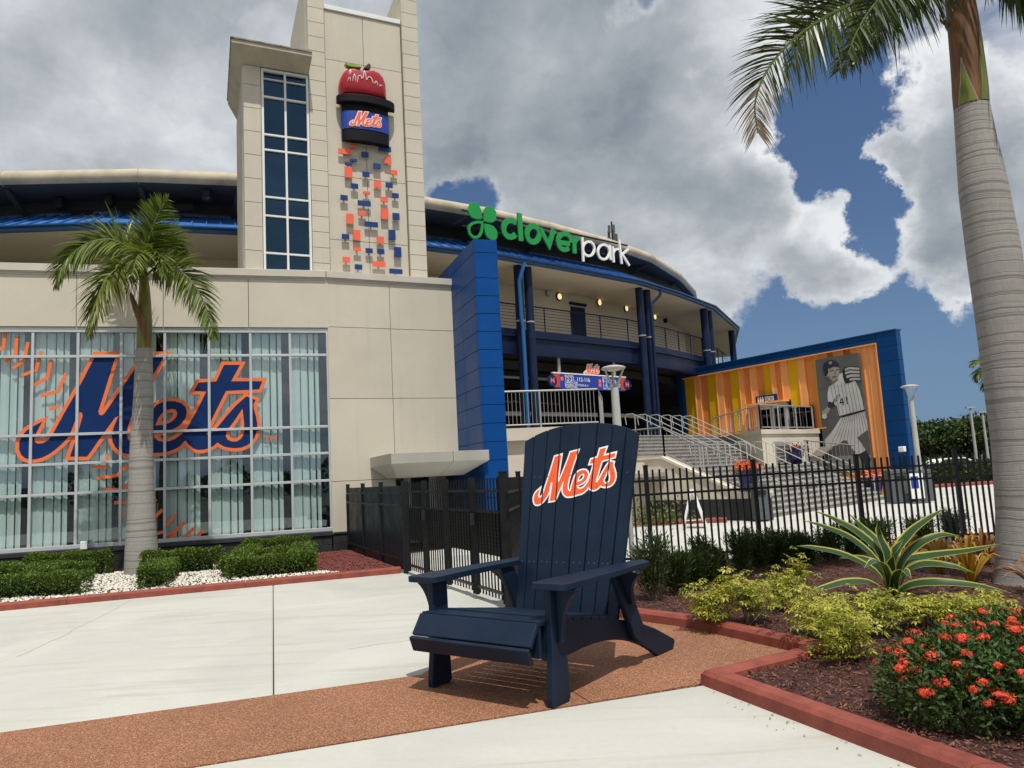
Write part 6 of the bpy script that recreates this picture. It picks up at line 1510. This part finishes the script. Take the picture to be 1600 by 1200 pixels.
fpx(palr, [(1494, -70, Y), (1530, -90, Y - .2), (1570, -60, Y - .4), (1605, -5, Y - .6), (1622, 50, Y - .7)], Lmax=.8, wd=.036, droop=.5, n=120, plume=.5, twist=1.0, m_=FROND_D)
fpx(palr, [(1494, -70, Y), (1520, -110, Y + .4), (1560, -80, Y + 1.2), (1600, -30, Y + 1.8), (1630, 60, Y + 2.2)], Lmax=.7, wd=.034, droop=.5, n=80)
fpx(palr, [(1494, -80, Y), (1490, -150, Y + .3), (1470, -200, Y + .8), (1440, -210, Y + 1.4), (1400, -170, Y + 2.0)], Lmax=.8, wd=.034, droop=.5, n=80)
fpx(palr, [(1494, -80, Y), (1510, -160, Y - .3), (1530, -220, Y - .8), (1560, -230, Y - 1.4)], Lmax=.8, wd=.034, droop=.5, n=80)
fpx(palr, [(1493, -70, Y), (1462, -75, Y - .4), (1420, -48, Y - .9), (1378, -8, Y - 1.3), (1345, 38, Y - 1.5), (1325, 84, Y - 1.6)], Lmax=.85, wd=.034, droop=.4, n=130, plume=.5, fwd=.5, twist=1.1, m_=FROND_D)
fpx(palr, [(1492, -75, Y), (1440, -85, Y + .4), (1370, -50, Y + .6), (1305, -2, Y + .7), (1262, 50, Y + .8), (1236, 104, Y + .8)], Lmax=.9, wd=.034, droop=.36, n=130, plume=.5, fwd=.5, twist=1.1, m_=FROND_D)
obj('flower_stub', MB().tube([tuple(at(1482, 40, Y - .12)), tuple(at(1472, 32, Y - .2)), tuple(at(1470, 12, Y - .25))], [.035, .03, .015], 6), SHAFT_B, palr)
# ---- far palm behind the trunk
YF = 52.
bf = at(1556, 700, YF); palf = thing('palm_tree', 'distant palm crown peeking out from behind the massive grey trunk', 'palm tree', (bf[0], bf[1], 0), 'palm trees')
obj('trunk', MB().tube([(bf[0], bf[1], 0), tuple(at(1553, 585, YF))], [.25, .18], 10), TRUNK, palf, smooth=True)
for pts in ([(1553, 580), (1540, 566), (1526, 564), (1517, 572)], [(1553, 580), (1538, 575), (1528, 584), (1524, 596)], [(1553, 580), (1545, 588), (1540, 600), (1542, 612)], [(1553, 580), (1548, 560), (1540, 553), (1532, 556)], [(1553, 580), (1566, 566), (1580, 568), (1590, 580)], [(1553, 580), (1562, 588), (1566, 600), (1566, 610)]):
    frond(palf, [at(x, y, YF) for x, y in pts], n=34, Lmax=1.0, wd=.14, droop=.5)

# ---- clipped hedges
HEDGE = foliage('hedge_leaf', (.040, .085, .010), (.150, .225, .030), .25, .40, 2.5)
CORE = mat('hedge_core', (.012, .018, .006), 1., .4, 12., 1., 40)
def hedge(label, bars, h=.37, w_=.46, lf=.042, dens=6200):
    c = np.mean([np.array(gz(*p)) for b in bars for p in b[:2]], 0); t = thing('hedge', label, 'hedge', (c[0], c[1], .05), 'clipped hedges in the white gravel')
    VV = []; FF_ = []; off_ = 0
    for b in bars:
        a, e = np.array(gz(*b[0])), np.array(gz(*b[1])); hh = b[2] if len(b) > 2 else h; d = e - a; L = np.linalg.norm(d); d /= L; sd = np.array((-d[1], d[0], 0.)); a = a + sd * (w_ * .45 if abs(sd[1]) > .8 else 0.)
        k = int(dens * L * (w_ + 2 * hh) * .55)
        x = rng.uniform(-.06, L + .06, k); ang = rng.uniform(-.1, math.pi + .1, k)
        sy = np.clip(np.cos(ang) * 1.35, -1, 1); szz = np.clip(np.sin(ang) * 1.45, -.1, 1); lump = 1 + .10 * np.sin(x * 7 + sy * 3) + rng.normal(0, .06, k); inn_ = 1 - np.abs(rng.normal(0, .10, k))
        endr = np.where((x < .05) | (x > L - .05), .9, 1)
        P = a + d * x[:, None] + sd * (sy * w_ * .5 * lump * inn_ * endr)[:, None]; P[:, 2] = .05 + szz * hh * inn_ * (.96 + .05 * np.sin(x * 9 + 1) + rng.normal(0, .025, k))
        P[:, 2] = np.maximum(P[:, 2], .05 + rng.uniform(0, 1, k) * hh * .9 * (np.abs(sy) > .9))
        # end caps
        nrm_ = sd * sy[:, None] + np.array((0, 0, 1.)) * (szz + .35)[:, None] + rng.normal(0, .55, (k, 3))
        V, F = leaf_geo(P, unit(nrm_) * .8 + rng.normal(0, .4, (k, 3)), nrm_ + rng.normal(0, .6, (k, 3)), rng.uniform(.6, 1.2, k) * lf, lf * .55); VV.append(V); FF_.append(F + off_); off_ += len(V)
        obj('core_box', MB().obox(a - sd * w_ * .26 + d * .1 + (0, 0, .02), d * (L - .2), sd * w_ * .52, (0, 0, hh * .72)), CORE, t)  # solid dark box added inside, blocks the view through the leaves
    for b in bars:
        a, e = np.array(gz(*b[0])), np.array(gz(*b[1])); hh = b[2] if len(b) > 2 else h; d = e - a; L = np.linalg.norm(d); d /= L; sd = np.array((-d[1], d[0], 0.)); a = a + sd * (w_ * .45 if abs(sd[1]) > .8 else 0.)
        for q, sg in ((a, -1), (e - (np.array(gz(*b[0])) - a), 1)):
            k = 420; P = q + d * sg * rng.normal(.03, .03, (k, 1)) + sd * rng.uniform(-.5, .5, (k, 1)) * w_ + (0, 0, .05); P[:, 2] += rng.uniform(0, .95, k) * hh
            V, F = leaf_geo(P, d * sg * .8 + rng.normal(0, .6, (k, 3)) + (0, 0, .3), d * sg + rng.normal(0, .6, (k, 3)), rng.uniform(.6, 1.2, k) * lf, lf * .55); VV.append(V); FF_.append(F + off_); off_ += len(V)
    o = mesh_np('leaves', np.concatenate(VV), np.concatenate(FF_), HEDGE, t); o['kind'] = 'stuff'
hedge('clipped green hedge cut off by the left photo edge beneath the window', [((-60, 916), (14, 914))])
hedge('three stepped rows of clipped green hedge left of the small palm trunk', [((-50, 944), (118, 935)), ((22, 921), (134, 912)), ((42, 911), (163, 902), .5), ((60, 925), (75, 908))])
hedge('L shaped clipped green hedge right beside the small palm trunk', [((238, 924), (258, 905)), ((224, 904), (336, 896), .46)])
hedge('E shaped clipped green hedge near the black fence end of the gravel bed', [((360, 910), (488, 899)), ((372, 893), (484, 885)), ((385, 880), (478, 873), .46), ((366, 906), (392, 880)), ((470, 899), (476, 876))])

# ---- gravel, lava rock, mulch (uncountable)
def stones(name, P, size, mtl, flat=.6):
    k = len(P); base = np.array([(1, 0, 0), (0, 1, 0), (-1, 0, 0), (0, -1, 0), (0, 0, 1), (0, 0, -1)], float)
    s_ = rng.uniform(.6, 1.3, (k, 1, 1)) * size; jit = rng.uniform(.65, 1.25, (k, 6, 1)); V = base[None] * jit * s_; V[:, :, 2] *= flat
    an = rng.uniform(0, 6.28, k); c, sn = np.cos(an)[:, None], np.sin(an)[:, None]; x, y = V[:, :, 0].copy(), V[:, :, 1].copy(); V[:, :, 0] = x * c - y * sn; V[:, :, 1] = x * sn + y * c
    tl = rng.normal(0, .35, (k, 1)); V[:, :, 2] += V[:, :, 0] * tl
    V += P[:, None, :]; F = np.array([(0, 1, 4), (1, 2, 4), (2, 3, 4), (3, 0, 4), (1, 0, 5), (2, 1, 5), (3, 2, 5), (0, 3, 5)]); Fq = (np.arange(k)[:, None, None] * 6 + F[None]).reshape(-1, 3)
    o = mesh_np(name, V.reshape(-1, 3), Fq, mtl); o['kind'] = 'stuff'; o['label'] = {'white_gravel': 'white pebble gravel spread between the clipped hedges', 'lava_gravel': 'reddish lava gravel beside the navy fence and along the wall'}[name]; o['category'] = 'gravel'; return o
k = 26000
a_ = rng.uniform(-5, 6.3, k); b_ = rng.uniform(.17, 5.2, k)
P = np.concatenate((KA + KD * a_[:, None] + KN * b_[:, None], np.full((k, 1), .06)), 1)
okm = np.array([inside(p[0], p[1], bedL) for p in P]) & (b_ > .19)
wd_ = (P - np.array((K[0], K[1], 0)))[:, :2] @ nA[:2]
edge_a = float((gz(522, 894)[:2] - KA) @ KD); lava = (a_ > edge_a + .35 * np.sin(b_ * 2) - b_ * .55) | (wd_ < 1.15)
white = okm & ~lava & (rng.uniform(size=k) < .75)
stones('white_gravel', P[white], .028, STONEW); stones('lava_gravel', P[okm & lava & (wd_ > .06)], .030, LAVA)
CHIP = foliage('mulch_chip', (.045, .016, .011), (.210, .092, .066), .0, .95, 4.)
xs = rng.uniform(-.2, 1, 60000) ** 1; k = 52000
X = rng.uniform(.3, 11, k); Yc = rng.uniform(1.2, 13.6, k); okc = np.array([in_bedR(x, y) for x, y in zip(X, Yc)]) & ((rng.uniform(size=k) < np.clip(5.5 / np.hypot(X, Yc), .2, 1)))
P = np.stack((X, Yc, .052 + np.abs(rng.normal(0, .012, k))), 1)[okc]; k = len(P)
P = np.concatenate([P] + [P + np.concatenate((rng.normal(0, .05, (k, 2)), rng.uniform(0, .012, (k, 1))), 1) for _ in range(2)]); k = len(P)
dirs = rng.normal(size=(k, 3)); dirs[:, 2] *= .28; V, F = leaf_geo(P, dirs, np.tile((0, 0, 1.), (k, 1)) + rng.normal(0, .4, (k, 3)), rng.uniform(.015, .065, k), rng.uniform(.006, .016, k), .1)
o = mesh_np('mulch', V, F, CHIP); tag(o, 'dark red shredded bark mulch covering the planting bed', 'mulch', kind='stuff')

# ---- leaf litter and bark spilled over the kerb edge and along the slab joints
LIT = foliage('litter', (.09, .045, .02), (.26, .19, .09), .1, .8, 4.); k = 0; PP = []
for (a, b), n_ in (((PL[3], PL[4]), 70), ((PL[2], PL[3]), 16), ((PL[1], PL[2]), 26), (((-2.5, 13.85), (-7.9, 11.85)), 40)):
    a, b = np.array(a), np.array(b); e = (b - a) / np.linalg.norm(b - a); n2_ = np.array((e[1], -e[0])); t_ = rng.uniform(0, 1, n_)[:, None]; o_ = np.abs(rng.normal(0, .10, n_))[:, None] + .015
    PP.append(np.concatenate((a + (b - a) * t_ + n2_ * o_, np.full((n_, 1), .006)), 1))
P = np.concatenate(PP); k = len(P); d_ = rng.normal(size=(k, 3)); d_[:, 2] *= .1; V, F = leaf_geo(P, d_, np.tile((0, 0, 1.), (k, 1)) + rng.normal(0, .25, (k, 3)), rng.uniform(.012, .035, k), rng.uniform(.005, .014, k), .2)
o = mesh_np('litter', V, F, LIT); tag(o, 'loose bark chips and dead leaves spilled along the foot of the red kerbs', 'litter', kind='stuff')
# ---- shrubs by the fence
PODO = foliage('podocarpus_leaf', (.018, .036, .010), (.060, .095, .022), .2, .4, 2.5); STEM = mat('shrub_stem', (.16, .12, .085), .85, .25, 8., .3, 30)
def upright(px, py, h, r_, label, n=2600):
    c = gz(px, py); t = thing('shrub', label, 'shrub', (c[0], c[1], .04), 'upright shrubs along the picket fence'); mb = MB(); tips = []
    for k in range(7):
        an = k * .9 + rng.uniform(0, .5); rr = r_ * rng.uniform(.2, .75); tip = c + np.array((rr * math.cos(an), rr * math.sin(an), h * rng.uniform(.72, 1.0))); md = c + (tip - c) * .5 + rng.normal(0, .03, 3)
        mb.tube([tuple(c + rng.normal(0, .02, 3) * (1, 1, 0)), tuple(md), tuple(tip)], [.012, .009, .004], 5); tips.append((c + (tip - c) * .12, tip))
    obj('stem', mb, STEM, t)
    sel = rng.integers(0, len(tips), n); tt = rng.uniform(.05, 1, n) ** .8
    P = np.array([tips[i][0] + (tips[i][1] - tips[i][0]) * u_ for i, u_ in zip(sel, tt)]) + rng.normal(0, r_ * .20, (n, 3)) * (1, 1, .5)
    D = P - c; D[:, 2] *= .2; D = unit(D) + np.array((0, 0, .55)) + rng.normal(0, .45, (n, 3)); V, F = leaf_geo(P, D, rand_dirs(n, .6), rng.uniform(.05, .085, n), .013, .2); o = mesh_np('leaves', V, F, PODO, t); o['kind'] = 'stuff'
UP = [(1022, 945, .82, .30, 'dense dark green upright shrub touching the giant chair back'), (1086, 928, .60, .24, 'dark green upright shrub second from the chair along the fence'), (1124, 916, .46, .16, 'thin dark green shrub third from the chair along the fence'), (1160, 905, .66, .22, 'tall dark green shrub fourth from the chair, before a fence post'), (1212, 893, .62, .26, 'dark green upright shrub behind the yellow bushes'), (1262, 888, .52, .26, 'low dark green shrub between the yellow bushes and fence'), (1300, 884, .58, .30, 'dark green shrub right behind the striped agave leaves'), (1440, 862, .62, .36, 'dark green shrub between the orange bromeliads and the fence'), (1490, 848, .60, .3, 'dark green shrub at the fence nearest the massive palm trunk')]
UP += [(1055, 936, .62, .26, 'dark green shrub between the first and second fence shrubs'), (1105, 922, .66, .24, 'dark green shrub just past the second fence shrub from the chair'), (1186, 898, .62, .24, 'dark green shrub just past the fence post behind the yellow bushes'), (1238, 890, .60, .24, 'dark green shrub behind the sparse yellow sprig at the fence'), (1335, 878, .62, .30, 'dark green shrub directly behind the agave at the fence'), (1375, 870, .62, .30, 'dark green shrub at the fence between agave and bromeliads')]
for u_ in UP: upright(*u_)

# ---- yellow variegated shrubs: whorls of leaflets on bare crooked stems
YEL = foliage('variegated_leaf', (.07, .13, .014), (.60, .54, .07), .35, .36, 3.)
def whorl_bush(px, py, h, r_, label, n=95, lean=(0, 0)):
    c = gz(px, py); t = thing('shrub', label, 'shrub', (c[0], c[1], .04), 'yellow variegated shrubs in the mulch bed'); mb = MB(); VV = []; FF_ = []; off_ = 0; tips = []
    for k in range(11):
        an = rng.uniform(0, 6.28); rr = r_ * rng.uniform(.1, .8); tip = c + np.array((rr * math.cos(an) + lean[0], rr * math.sin(an) + lean[1], h * rng.uniform(.55, .95))); md = c + (tip - c) * .5 + rng.normal(0, .05, 3)
        mb.tube([tuple(c + rng.normal(0, .05, 3) * (1, 1, 0)), tuple(md), tuple(tip)], [.010, .008, .004], 5); tips.append(tip)
    obj('stem', mb, STEM, t)
    for k in range(n):
        tip = tips[rng.integers(0, len(tips))]; q = tip + rng.normal(0, 1, 3) * np.array((r_ * .30, r_ * .30, h * .16)); q[2] = max(q[2], .14)
        m = 8; an = np.linspace(0, 6.28, m, endpoint=False) + rng.uniform(0, 1); ax = unit((rng.normal(0, .35, 3) + (0, 0, 1))[None])[0]; e_1 = unit(np.cross(ax, (1, .2, .1))[None])[0]; e_2 = np.cross(ax, e_1)
        D = np.cos(an)[:, None] * e_1 + np.sin(an)[:, None] * e_2 + ax * .12; N = np.tile(ax, (m, 1)) + rng.normal(0, .15, (m, 3)); L_ = rng.uniform(.032, .060, m)
        V, F = leaf_geo(np.tile(q, (m, 1)) + D * .012, D, N, L_, L_ * .38, .12, .35); VV.append(V); FF_.append(F + off_); off_ += len(V)
    o = mesh_np('leaves', np.concatenate(VV), np.concatenate(FF_), YEL, t); o['kind'] = 'stuff'
WB = [(1112, 985, .40, .26, 'yellow green shrub nearest the kerb corner beside the chair'), (1170, 985, .42, .30, 'yellow variegated shrub behind the kerb corner, left of the gap'), (1225, 960, .40, .28, 'yellow variegated shrub in front of the dark fence shrubs'), (1275, 1010, .42, .32, 'bright yellow shrub with bare stems in the middle of the bed'), (1335, 1040, .46, .30, 'yellow shrub with bare crooked stems left of the red flowers'), (1385, 1000, .36, .30, 'yellow shrub directly in front of the striped agave'), (1460, 990, .28, .32, 'yellow shrub behind the red flowering bush'), (1525, 978, .27, .30, 'yellow shrub behind the red flowers near the palm trunk'), (1250, 925, .42, .16, 'sparse yellow shrub with one tall sprig before the agave')]
for i, b in enumerate(WB): whorl_bush(*b, n=(230 if i != 8 else 80))

# ---- striped agave
AG = foliage('agave_green', (.016, .046, .016), (.032, .075, .022), .2, .32, 3.); AGY = foliage('agave_margin', (.42, .40, .07), (.55, .52, .12), .25, .4, 3.)
ac = gz(1395, 948); YA = float(ac[1])
aga = thing('agave_plant', 'large agave with long arching green leaves edged in yellow, in front of orange bromeliads', 'agave', (ac[0], ac[1], .04))
def strap(root, ctrl, wmax, m_in, m_out, nm='leaf', n=16, marg=.24, cup=.12, roll=.0):
    R = spline(ctrl, n); t = np.linspace(0, 1, n); T = unit(np.gradient(R, axis=0)); S = unit(np.cross(T, np.tile((0, 0, 1.), (n, 1)))); U = np.cross(S, T); S = unit(np.cross(T, U + np.array((-.25, -1., 0)) * roll)); U = np.cross(S, T)
    w_ = wmax * np.interp(t, [0, .12, .45, .8, 1], [.55, .8, 1, .55, .015])
    cols = [(-.5, cup), (-.5 + marg * .5, cup * .35), (0, 0), (.5 - marg * .5, cup * .35), (.5, cup)]
    G = np.stack([R + S * (w_ * x)[:, None] + U * (w_ * y)[:, None] for x, y in cols], 1)
    def grid(c0, c1):
        g_ = G[:, c0:c1 + 1]; m = c1 - c0 + 1; V = g_.reshape(-1, 3); F = [(i * m + j, i * m + j + 1, (i + 1) * m + j + 1, (i + 1) * m + j) for i in range(n - 1) for j in range(m - 1)]; return V, np.array(F)
    if m_out is None:
        V, F = grid(0, 4); return mesh_np(nm, V, F, m_in, root, True)
    V, F = grid(1, 3); lf = mesh_np(nm, V, F, m_in, root, True)
    for c0, c1 in ((0, 1), (3, 4)):
        V, F = grid(c0, c1); mesh_np('leaf_margin', V, F, m_out, lf, True)
    return lf
def agl(pts, w_=.118): strap(aga, [at(x, y, Yk) for x, y, Yk in pts], w_, AG, AGY, roll=.8)
Y = YA; B0 = (1395, 935, Y)
for pts in ([B0, (1370, 895, Y - .1), (1320, 868, Y - .2), (1275, 857, Y - .3), (1244, 853, Y - .35)], [B0, (1372, 880, Y), (1330, 842, Y), (1290, 824, Y), (1255, 813, Y)], [B0, (1376, 868, Y + .1), (1340, 832, Y + .2), (1305, 812, Y + .3), (1270, 797, Y + .3)],
            [B0, (1386, 880, Y + .15), (1368, 845, Y + .3), (1345, 822, Y + .4), (1326, 802, Y + .45)], [B0, (1398, 870, Y - .1), (1420, 835, Y - .1), (1448, 812, Y - .1), (1476, 794, Y - .1)], [B0, (1412, 880, Y + .1), (1455, 868, Y + .2), (1515, 860, Y + .3), (1567, 849, Y + .3)],
            [B0, (1408, 900, Y - .2), (1440, 882, Y - .4), (1485, 884, Y - .55), (1525, 896, Y - .6)], [B0, (1420, 915, Y - .15), (1465, 910, Y - .3), (1525, 915, Y - .4), (1582, 927, Y - .45)], [B0, (1365, 912, Y - .25), (1325, 910, Y - .5), (1290, 918, Y - .7), (1262, 926, Y - .75)],
            [B0, (1392, 885, Y - .2), (1398, 860, Y - .3), (1412, 842, Y - .3)], [B0, (1400, 900, Y - .3), (1412, 890, Y - .55), (1424, 905, Y - .75)], [B0, (1415, 890, Y + .3), (1450, 870, Y + .6), (1490, 862, Y + .8)], [B0, (1378, 890, Y + .3), (1345, 872, Y + .6), (1310, 872, Y + .8)], [B0, (1396, 878, Y + .3), (1405, 850, Y + .5), (1420, 832, Y + .6)],
            [B0, (1384, 890, Y - .3), (1368, 876, Y - .6), (1350, 888, Y - .8)], [B0, (1408, 880, Y - .05), (1436, 850, Y - .1), (1470, 836, Y - .1), (1502, 838, Y - .1)], [B0, (1388, 872, Y + .05), (1374, 838, Y + .1), (1372, 812, Y + .1)]): agl(pts)
# ---- bromeliads
BR1 = foliage('bromeliad_orange', (.22, .10, .012), (.46, .27, .03), .3, .35, 4.); BR2 = foliage('bromeliad_rust', (.17, .055, .015), (.33, .14, .03), .3, .35, 4.)
def brom(px, py, h, r_, m_, label, n=24):
    c = gz(px, py); t = thing('bromeliad', label, 'bromeliad', (c[0], c[1], .04), 'orange bromeliads in the mulch bed')
    for k in range(n):
        an = k * 2.4 + rng.uniform(-.3, .3); lean_ = rng.uniform(.25, 1.0); d = np.array((math.cos(an), math.sin(an), 0)); z = h * (1.1 - .55 * lean_) * rng.uniform(.85, 1.1)
        strap(t, [c + d * .02 + (0, 0, .03), c + d * r_ * lean_ * .35 + (0, 0, z * .6), c + d * r_ * lean_ * .75 + (0, 0, z * .95), c + d * r_ * lean_ * 1.1 + (0, 0, z * (1.0 - .25 * lean_))], .050, m_, None, n=8, roll=.3)
brom(1420, 905, .62, .42, BR2, 'rust orange bromeliad directly behind the striped agave'); brom(1470, 902, .58, .40, BR1, 'golden orange bromeliad between the agave and the trunk'); brom(1518, 918, .66, .46, BR1, 'tall golden bromeliad leaning against the massive palm trunk', 28); brom(1540, 890, .62, .40, BR2, 'rust bromeliad half behind the massive palm trunk')
brom(1632, 935, .58, .45, BR2, 'rust bromeliad cut off by the right photo edge beyond the trunk')
# ---- red flowering bush in front
IX = foliage('ixora_leaf', (.016, .042, .008), (.055, .105, .016), .2, .55, 3.); IXF = foliage('ixora_flower', (.66, .050, .024), (.88, .14, .065), .3, .5, 5.)
ic = np.array((2.75, 4.75, 0.)); ixo = thing('flowering_bush', 'dense dark green bush covered with coral red flower clusters in the near bed corner', 'flowering bush', (*ic[:2], .04))
def ell(n, c, r, zmin=.02):
    d = rand_dirs(n, .25); q = (1 - np.abs(rng.normal(0, .16, n)))[:, None]; P = c + d * r * q; P[:, 2] = np.maximum(P[:, 2], zmin); return P, d
n = 19000; sel = [(np.array((2.55, 4.72, .25)), np.array((.46, .42, .27)), .34), (np.array((3.10, 4.95, .28)), np.array((.58, .50, .29)), .36), (np.array((3.10, 4.45, .24)), np.array((.50, .42, .26)), .30)]
VV = []; FF_ = []; off_ = 0
for c, r, f in sel:
    k = int(n * f); P, d = ell(k, c, r); P += rng.normal(0, .03, P.shape); V, F = leaf_geo(P, d * .6 + (0, 0, .25) + rng.normal(0, .55, (k, 3)), d + (0, 0, .6) + rng.normal(0, .4, (k, 3)), rng.uniform(.028, .055, k), .018, .15); VV.append(V); FF_.append(F + off_); off_ += len(V)
o = mesh_np('leaves', np.concatenate(VV), np.concatenate(FF_), IX, ixo); o['kind'] = 'stuff'
mb = MB()
for k in range(16):
    an = rng.uniform(0, 6.28); rr = rng.uniform(.1, .5); mb.tube([(ic[0] + .1 * math.cos(an), ic[1] + .1 * math.sin(an), 0), (ic[0] + rr * math.cos(an) + .1, ic[1] + rr * math.sin(an) + .1, .45)], [.012, .005], 5)
obj('stem', mb, STEM, ixo)
cnt = 0
for c, r, f in sel:
    P, d = ell(int(250 * f) + 6, c, r * 1.13); 
    for p, dd_ in zip(P, d):
        if dd_[2] < -.05 or (dd_[1] > .55 and dd_[2] < .4): continue
        m = int(rng.integers(30, 60)); rad_ = rng.uniform(.024, .052); dn = rand_dirs(m, .2); dn = unit(dn + dd_ * .8); Q_ = p + dn * rad_ * rng.uniform(.6, 1, (m, 1)) * (1, 1, .6)
        VV = []; FF_ = []; off_ = 0
        for a in range(4):
            e = unit(np.cross(dn, rng.normal(size=3))); e2_ = np.cross(dn, e); D = e * math.cos(a * 1.57) + e2_ * math.sin(a * 1.57) + dn * .2; V, F = leaf_geo(Q_, D, dn, .013, .008, .1); VV.append(V); FF_.append(F + off_); off_ += len(V)
        mesh_np('flower_cluster', np.concatenate(VV), np.concatenate(FF_), IXF, ixo)['kind'] = 'stuff'; cnt += 1
# ---- low plants in the bed at the cheek wall
wb = gz(1020, 822); lowm = foliage('low_plant', (.05, .09, .02), (.28, .30, .08), .3)
lp = thing('shrub', 'low pale leafed plants in the small bed before the cheek wall, behind the fence', 'shrub', (wb[0], wb[1], 0)); P = wb + rng.normal(0, 1, (500, 3)) * (.55, .15, .0) + np.abs(rng.normal(0, 1, (500, 1))) * (0, 0, .28) + (0, .15, .05); V, F = leaf_geo(P, rand_dirs(500, .7), rand_dirs(500, .4), .16, .05); o = mesh_np('leaves', V, F, lowm, lp); o['kind'] = 'stuff'

# ---- trees, hedge line and parked van far beyond the plaza
TREE = [foliage('oak_leaf_%d' % k, a, b, .2, .6, .35) for k, (a, b) in enumerate([((.018, .032, .008), (.050, .075, .018)), ((.022, .042, .010), (.065, .095, .022)), ((.028, .040, .012), (.075, .088, .028))])]
BARK = mat('far_bark', (.10, .08, .06), .9, .2, 2.)
def tree(px, ptop, Y, r_, label, k):
    top = at(px, ptop, Y); h = float(top[2]); x = float(top[0]); t = thing('tree', label, 'tree', (x, Y, 0), 'trees beyond the plaza')
    mb = MB(); mb.tube([(x, Y, -.1), (x + .1, Y, h * .35), (x, Y, h * .6)], [.28, .2, .1], 8)
    for q in range(4): an = q * 1.6; mb.tube([(x, Y, h * .33), (x + r_ * .5 * math.cos(an), Y + r_ * .5 * math.sin(an), h * .66)], [.12, .05], 5)
    obj('trunk', mb, BARK, t)
    cl = []; n = 46
    for q in range(n):
        d = rand_dirs(1, .25)[0]; cl.append(np.array((x, Y, h * .60)) + d * np.array((r_, r_, h * .34)) * rng.uniform(.5, .95))
    P = np.concatenate([c + rng.normal(0, 1, (70, 3)) * (r_ * .15, r_ * .15, h * .055) for c in cl]); P = P[(P[:, 2] > h * .14)]; D = rand_dirs(len(P), .2)
    V, F = leaf_geo(P, D, rand_dirs(len(P), .8), rng.uniform(.25, .5, len(P)), .26, .2); o = mesh_np('crown', V, F, TREE[k % 3], t); o['kind'] = 'stuff'
TL = [(1418, 672, 84, 3.6, 'dark round tree touching the lamp post edge of the elevator building'), (1448, 655, 80, 4.2, 'rounded dark green tree just right of the plaza lamp post'), (1478, 660, 86, 4.0, 'tree between the rounded tree and the thin light pole'), (1506, 652, 82, 4.0, 'tree directly behind the nearer thin light pole'), (1530, 645, 78, 4.2, 'taller tree between the two thin light poles and trunk'), (1556, 648, 84, 4.4, 'tree mostly hidden behind the massive palm trunk'), (1600, 655, 82, 4.4, 'tree at the right photo edge behind the trunk')]
for i, a in enumerate(TL): tree(*a, i)
hx = at(1470, 712, 44)
hl_ = thing('hedge', 'long dark hedge line along the far edge of the plaza', 'hedge', (24, 41, 0)); k = 9000; tt = rng.uniform(0, 1, k); P = np.stack((15 + tt * 24, 41.2 + tt * 4 + rng.normal(0, .4, k), np.abs(rng.uniform(0, 1.15, k))), 1); V, F = leaf_geo(P, rand_dirs(k, .3), rand_dirs(k, .5), .20, .12); o = mesh_np('leaves', V, F, TREE[0], hl_); o['kind'] = 'stuff'
mb = MB(); mb.obox((15, 41.1, 0), (24, 4, 0), (-.1, .6, 0), (0, 0, .95)); obj('core_box', mb, CORE, hl_)  # dark box added to keep the far hedge opaque
vb = at(1478, 722, 54.); van = thing('parked_car', 'white parked car roof barely showing above the far hedge before the trees', 'car', (vb[0], vb[1], 0))
x, y = float(vb[0]), 54.
prof = [(-2.3, .4), (-2.35, .75), (-1.3, .9), (-.6, 1.28), (.9, 1.30), (1.7, .95), (2.3, .85), (2.35, .4)]
obj('body', MB().prism(prof, lambda a, b, d: (x + a, y + d, b), -.9, .9), WHITE_F, van, bevel=.06)
obj('window', MB().prism([(-1.0, .95), (-.52, 1.22), (.1, 1.24), (.1, .95)], lambda a, b, d: (x + a, y + d, b), -.915, -.905), DARK, van); obj('window', MB().prism([(.2, .95), (.2, 1.24), (.8, 1.24), (1.3, .95)], lambda a, b, d: (x + a, y + d, b), -.915, -.905), DARK, van)
for a in (-1.6, 1.6): obj('wheel', MB().prism([(a + .34 * math.cos(t), .34 + .34 * math.sin(t)) for t in np.linspace(0, 6.28, 16, endpoint=False)], lambda p, q, d: (x + p, y + d, q), -.92, -.70), DARK, van)
# a belt of woods far off on every side, and behind the camera (seen in the window's reflection)
k = 50000; an = rng.uniform(0, 6.283, k); rr = rng.uniform(170, 200, k); P = np.stack((rr * np.sin(an), rr * np.cos(an), np.abs(rng.uniform(0, 1, k)) ** .8 * (6.0 + 2 * np.sin(an * 37) + 1.4 * np.sin(an * 91))), 1)
V, F = leaf_geo(P, rand_dirs(k, .2), rand_dirs(k, .5), rng.uniform(.8, 1.5, k), 1.0); o = mesh_np('woods', V, F, TREE[1]); tag(o, 'belt of dark green woods on the horizon', 'woods', kind='stuff')
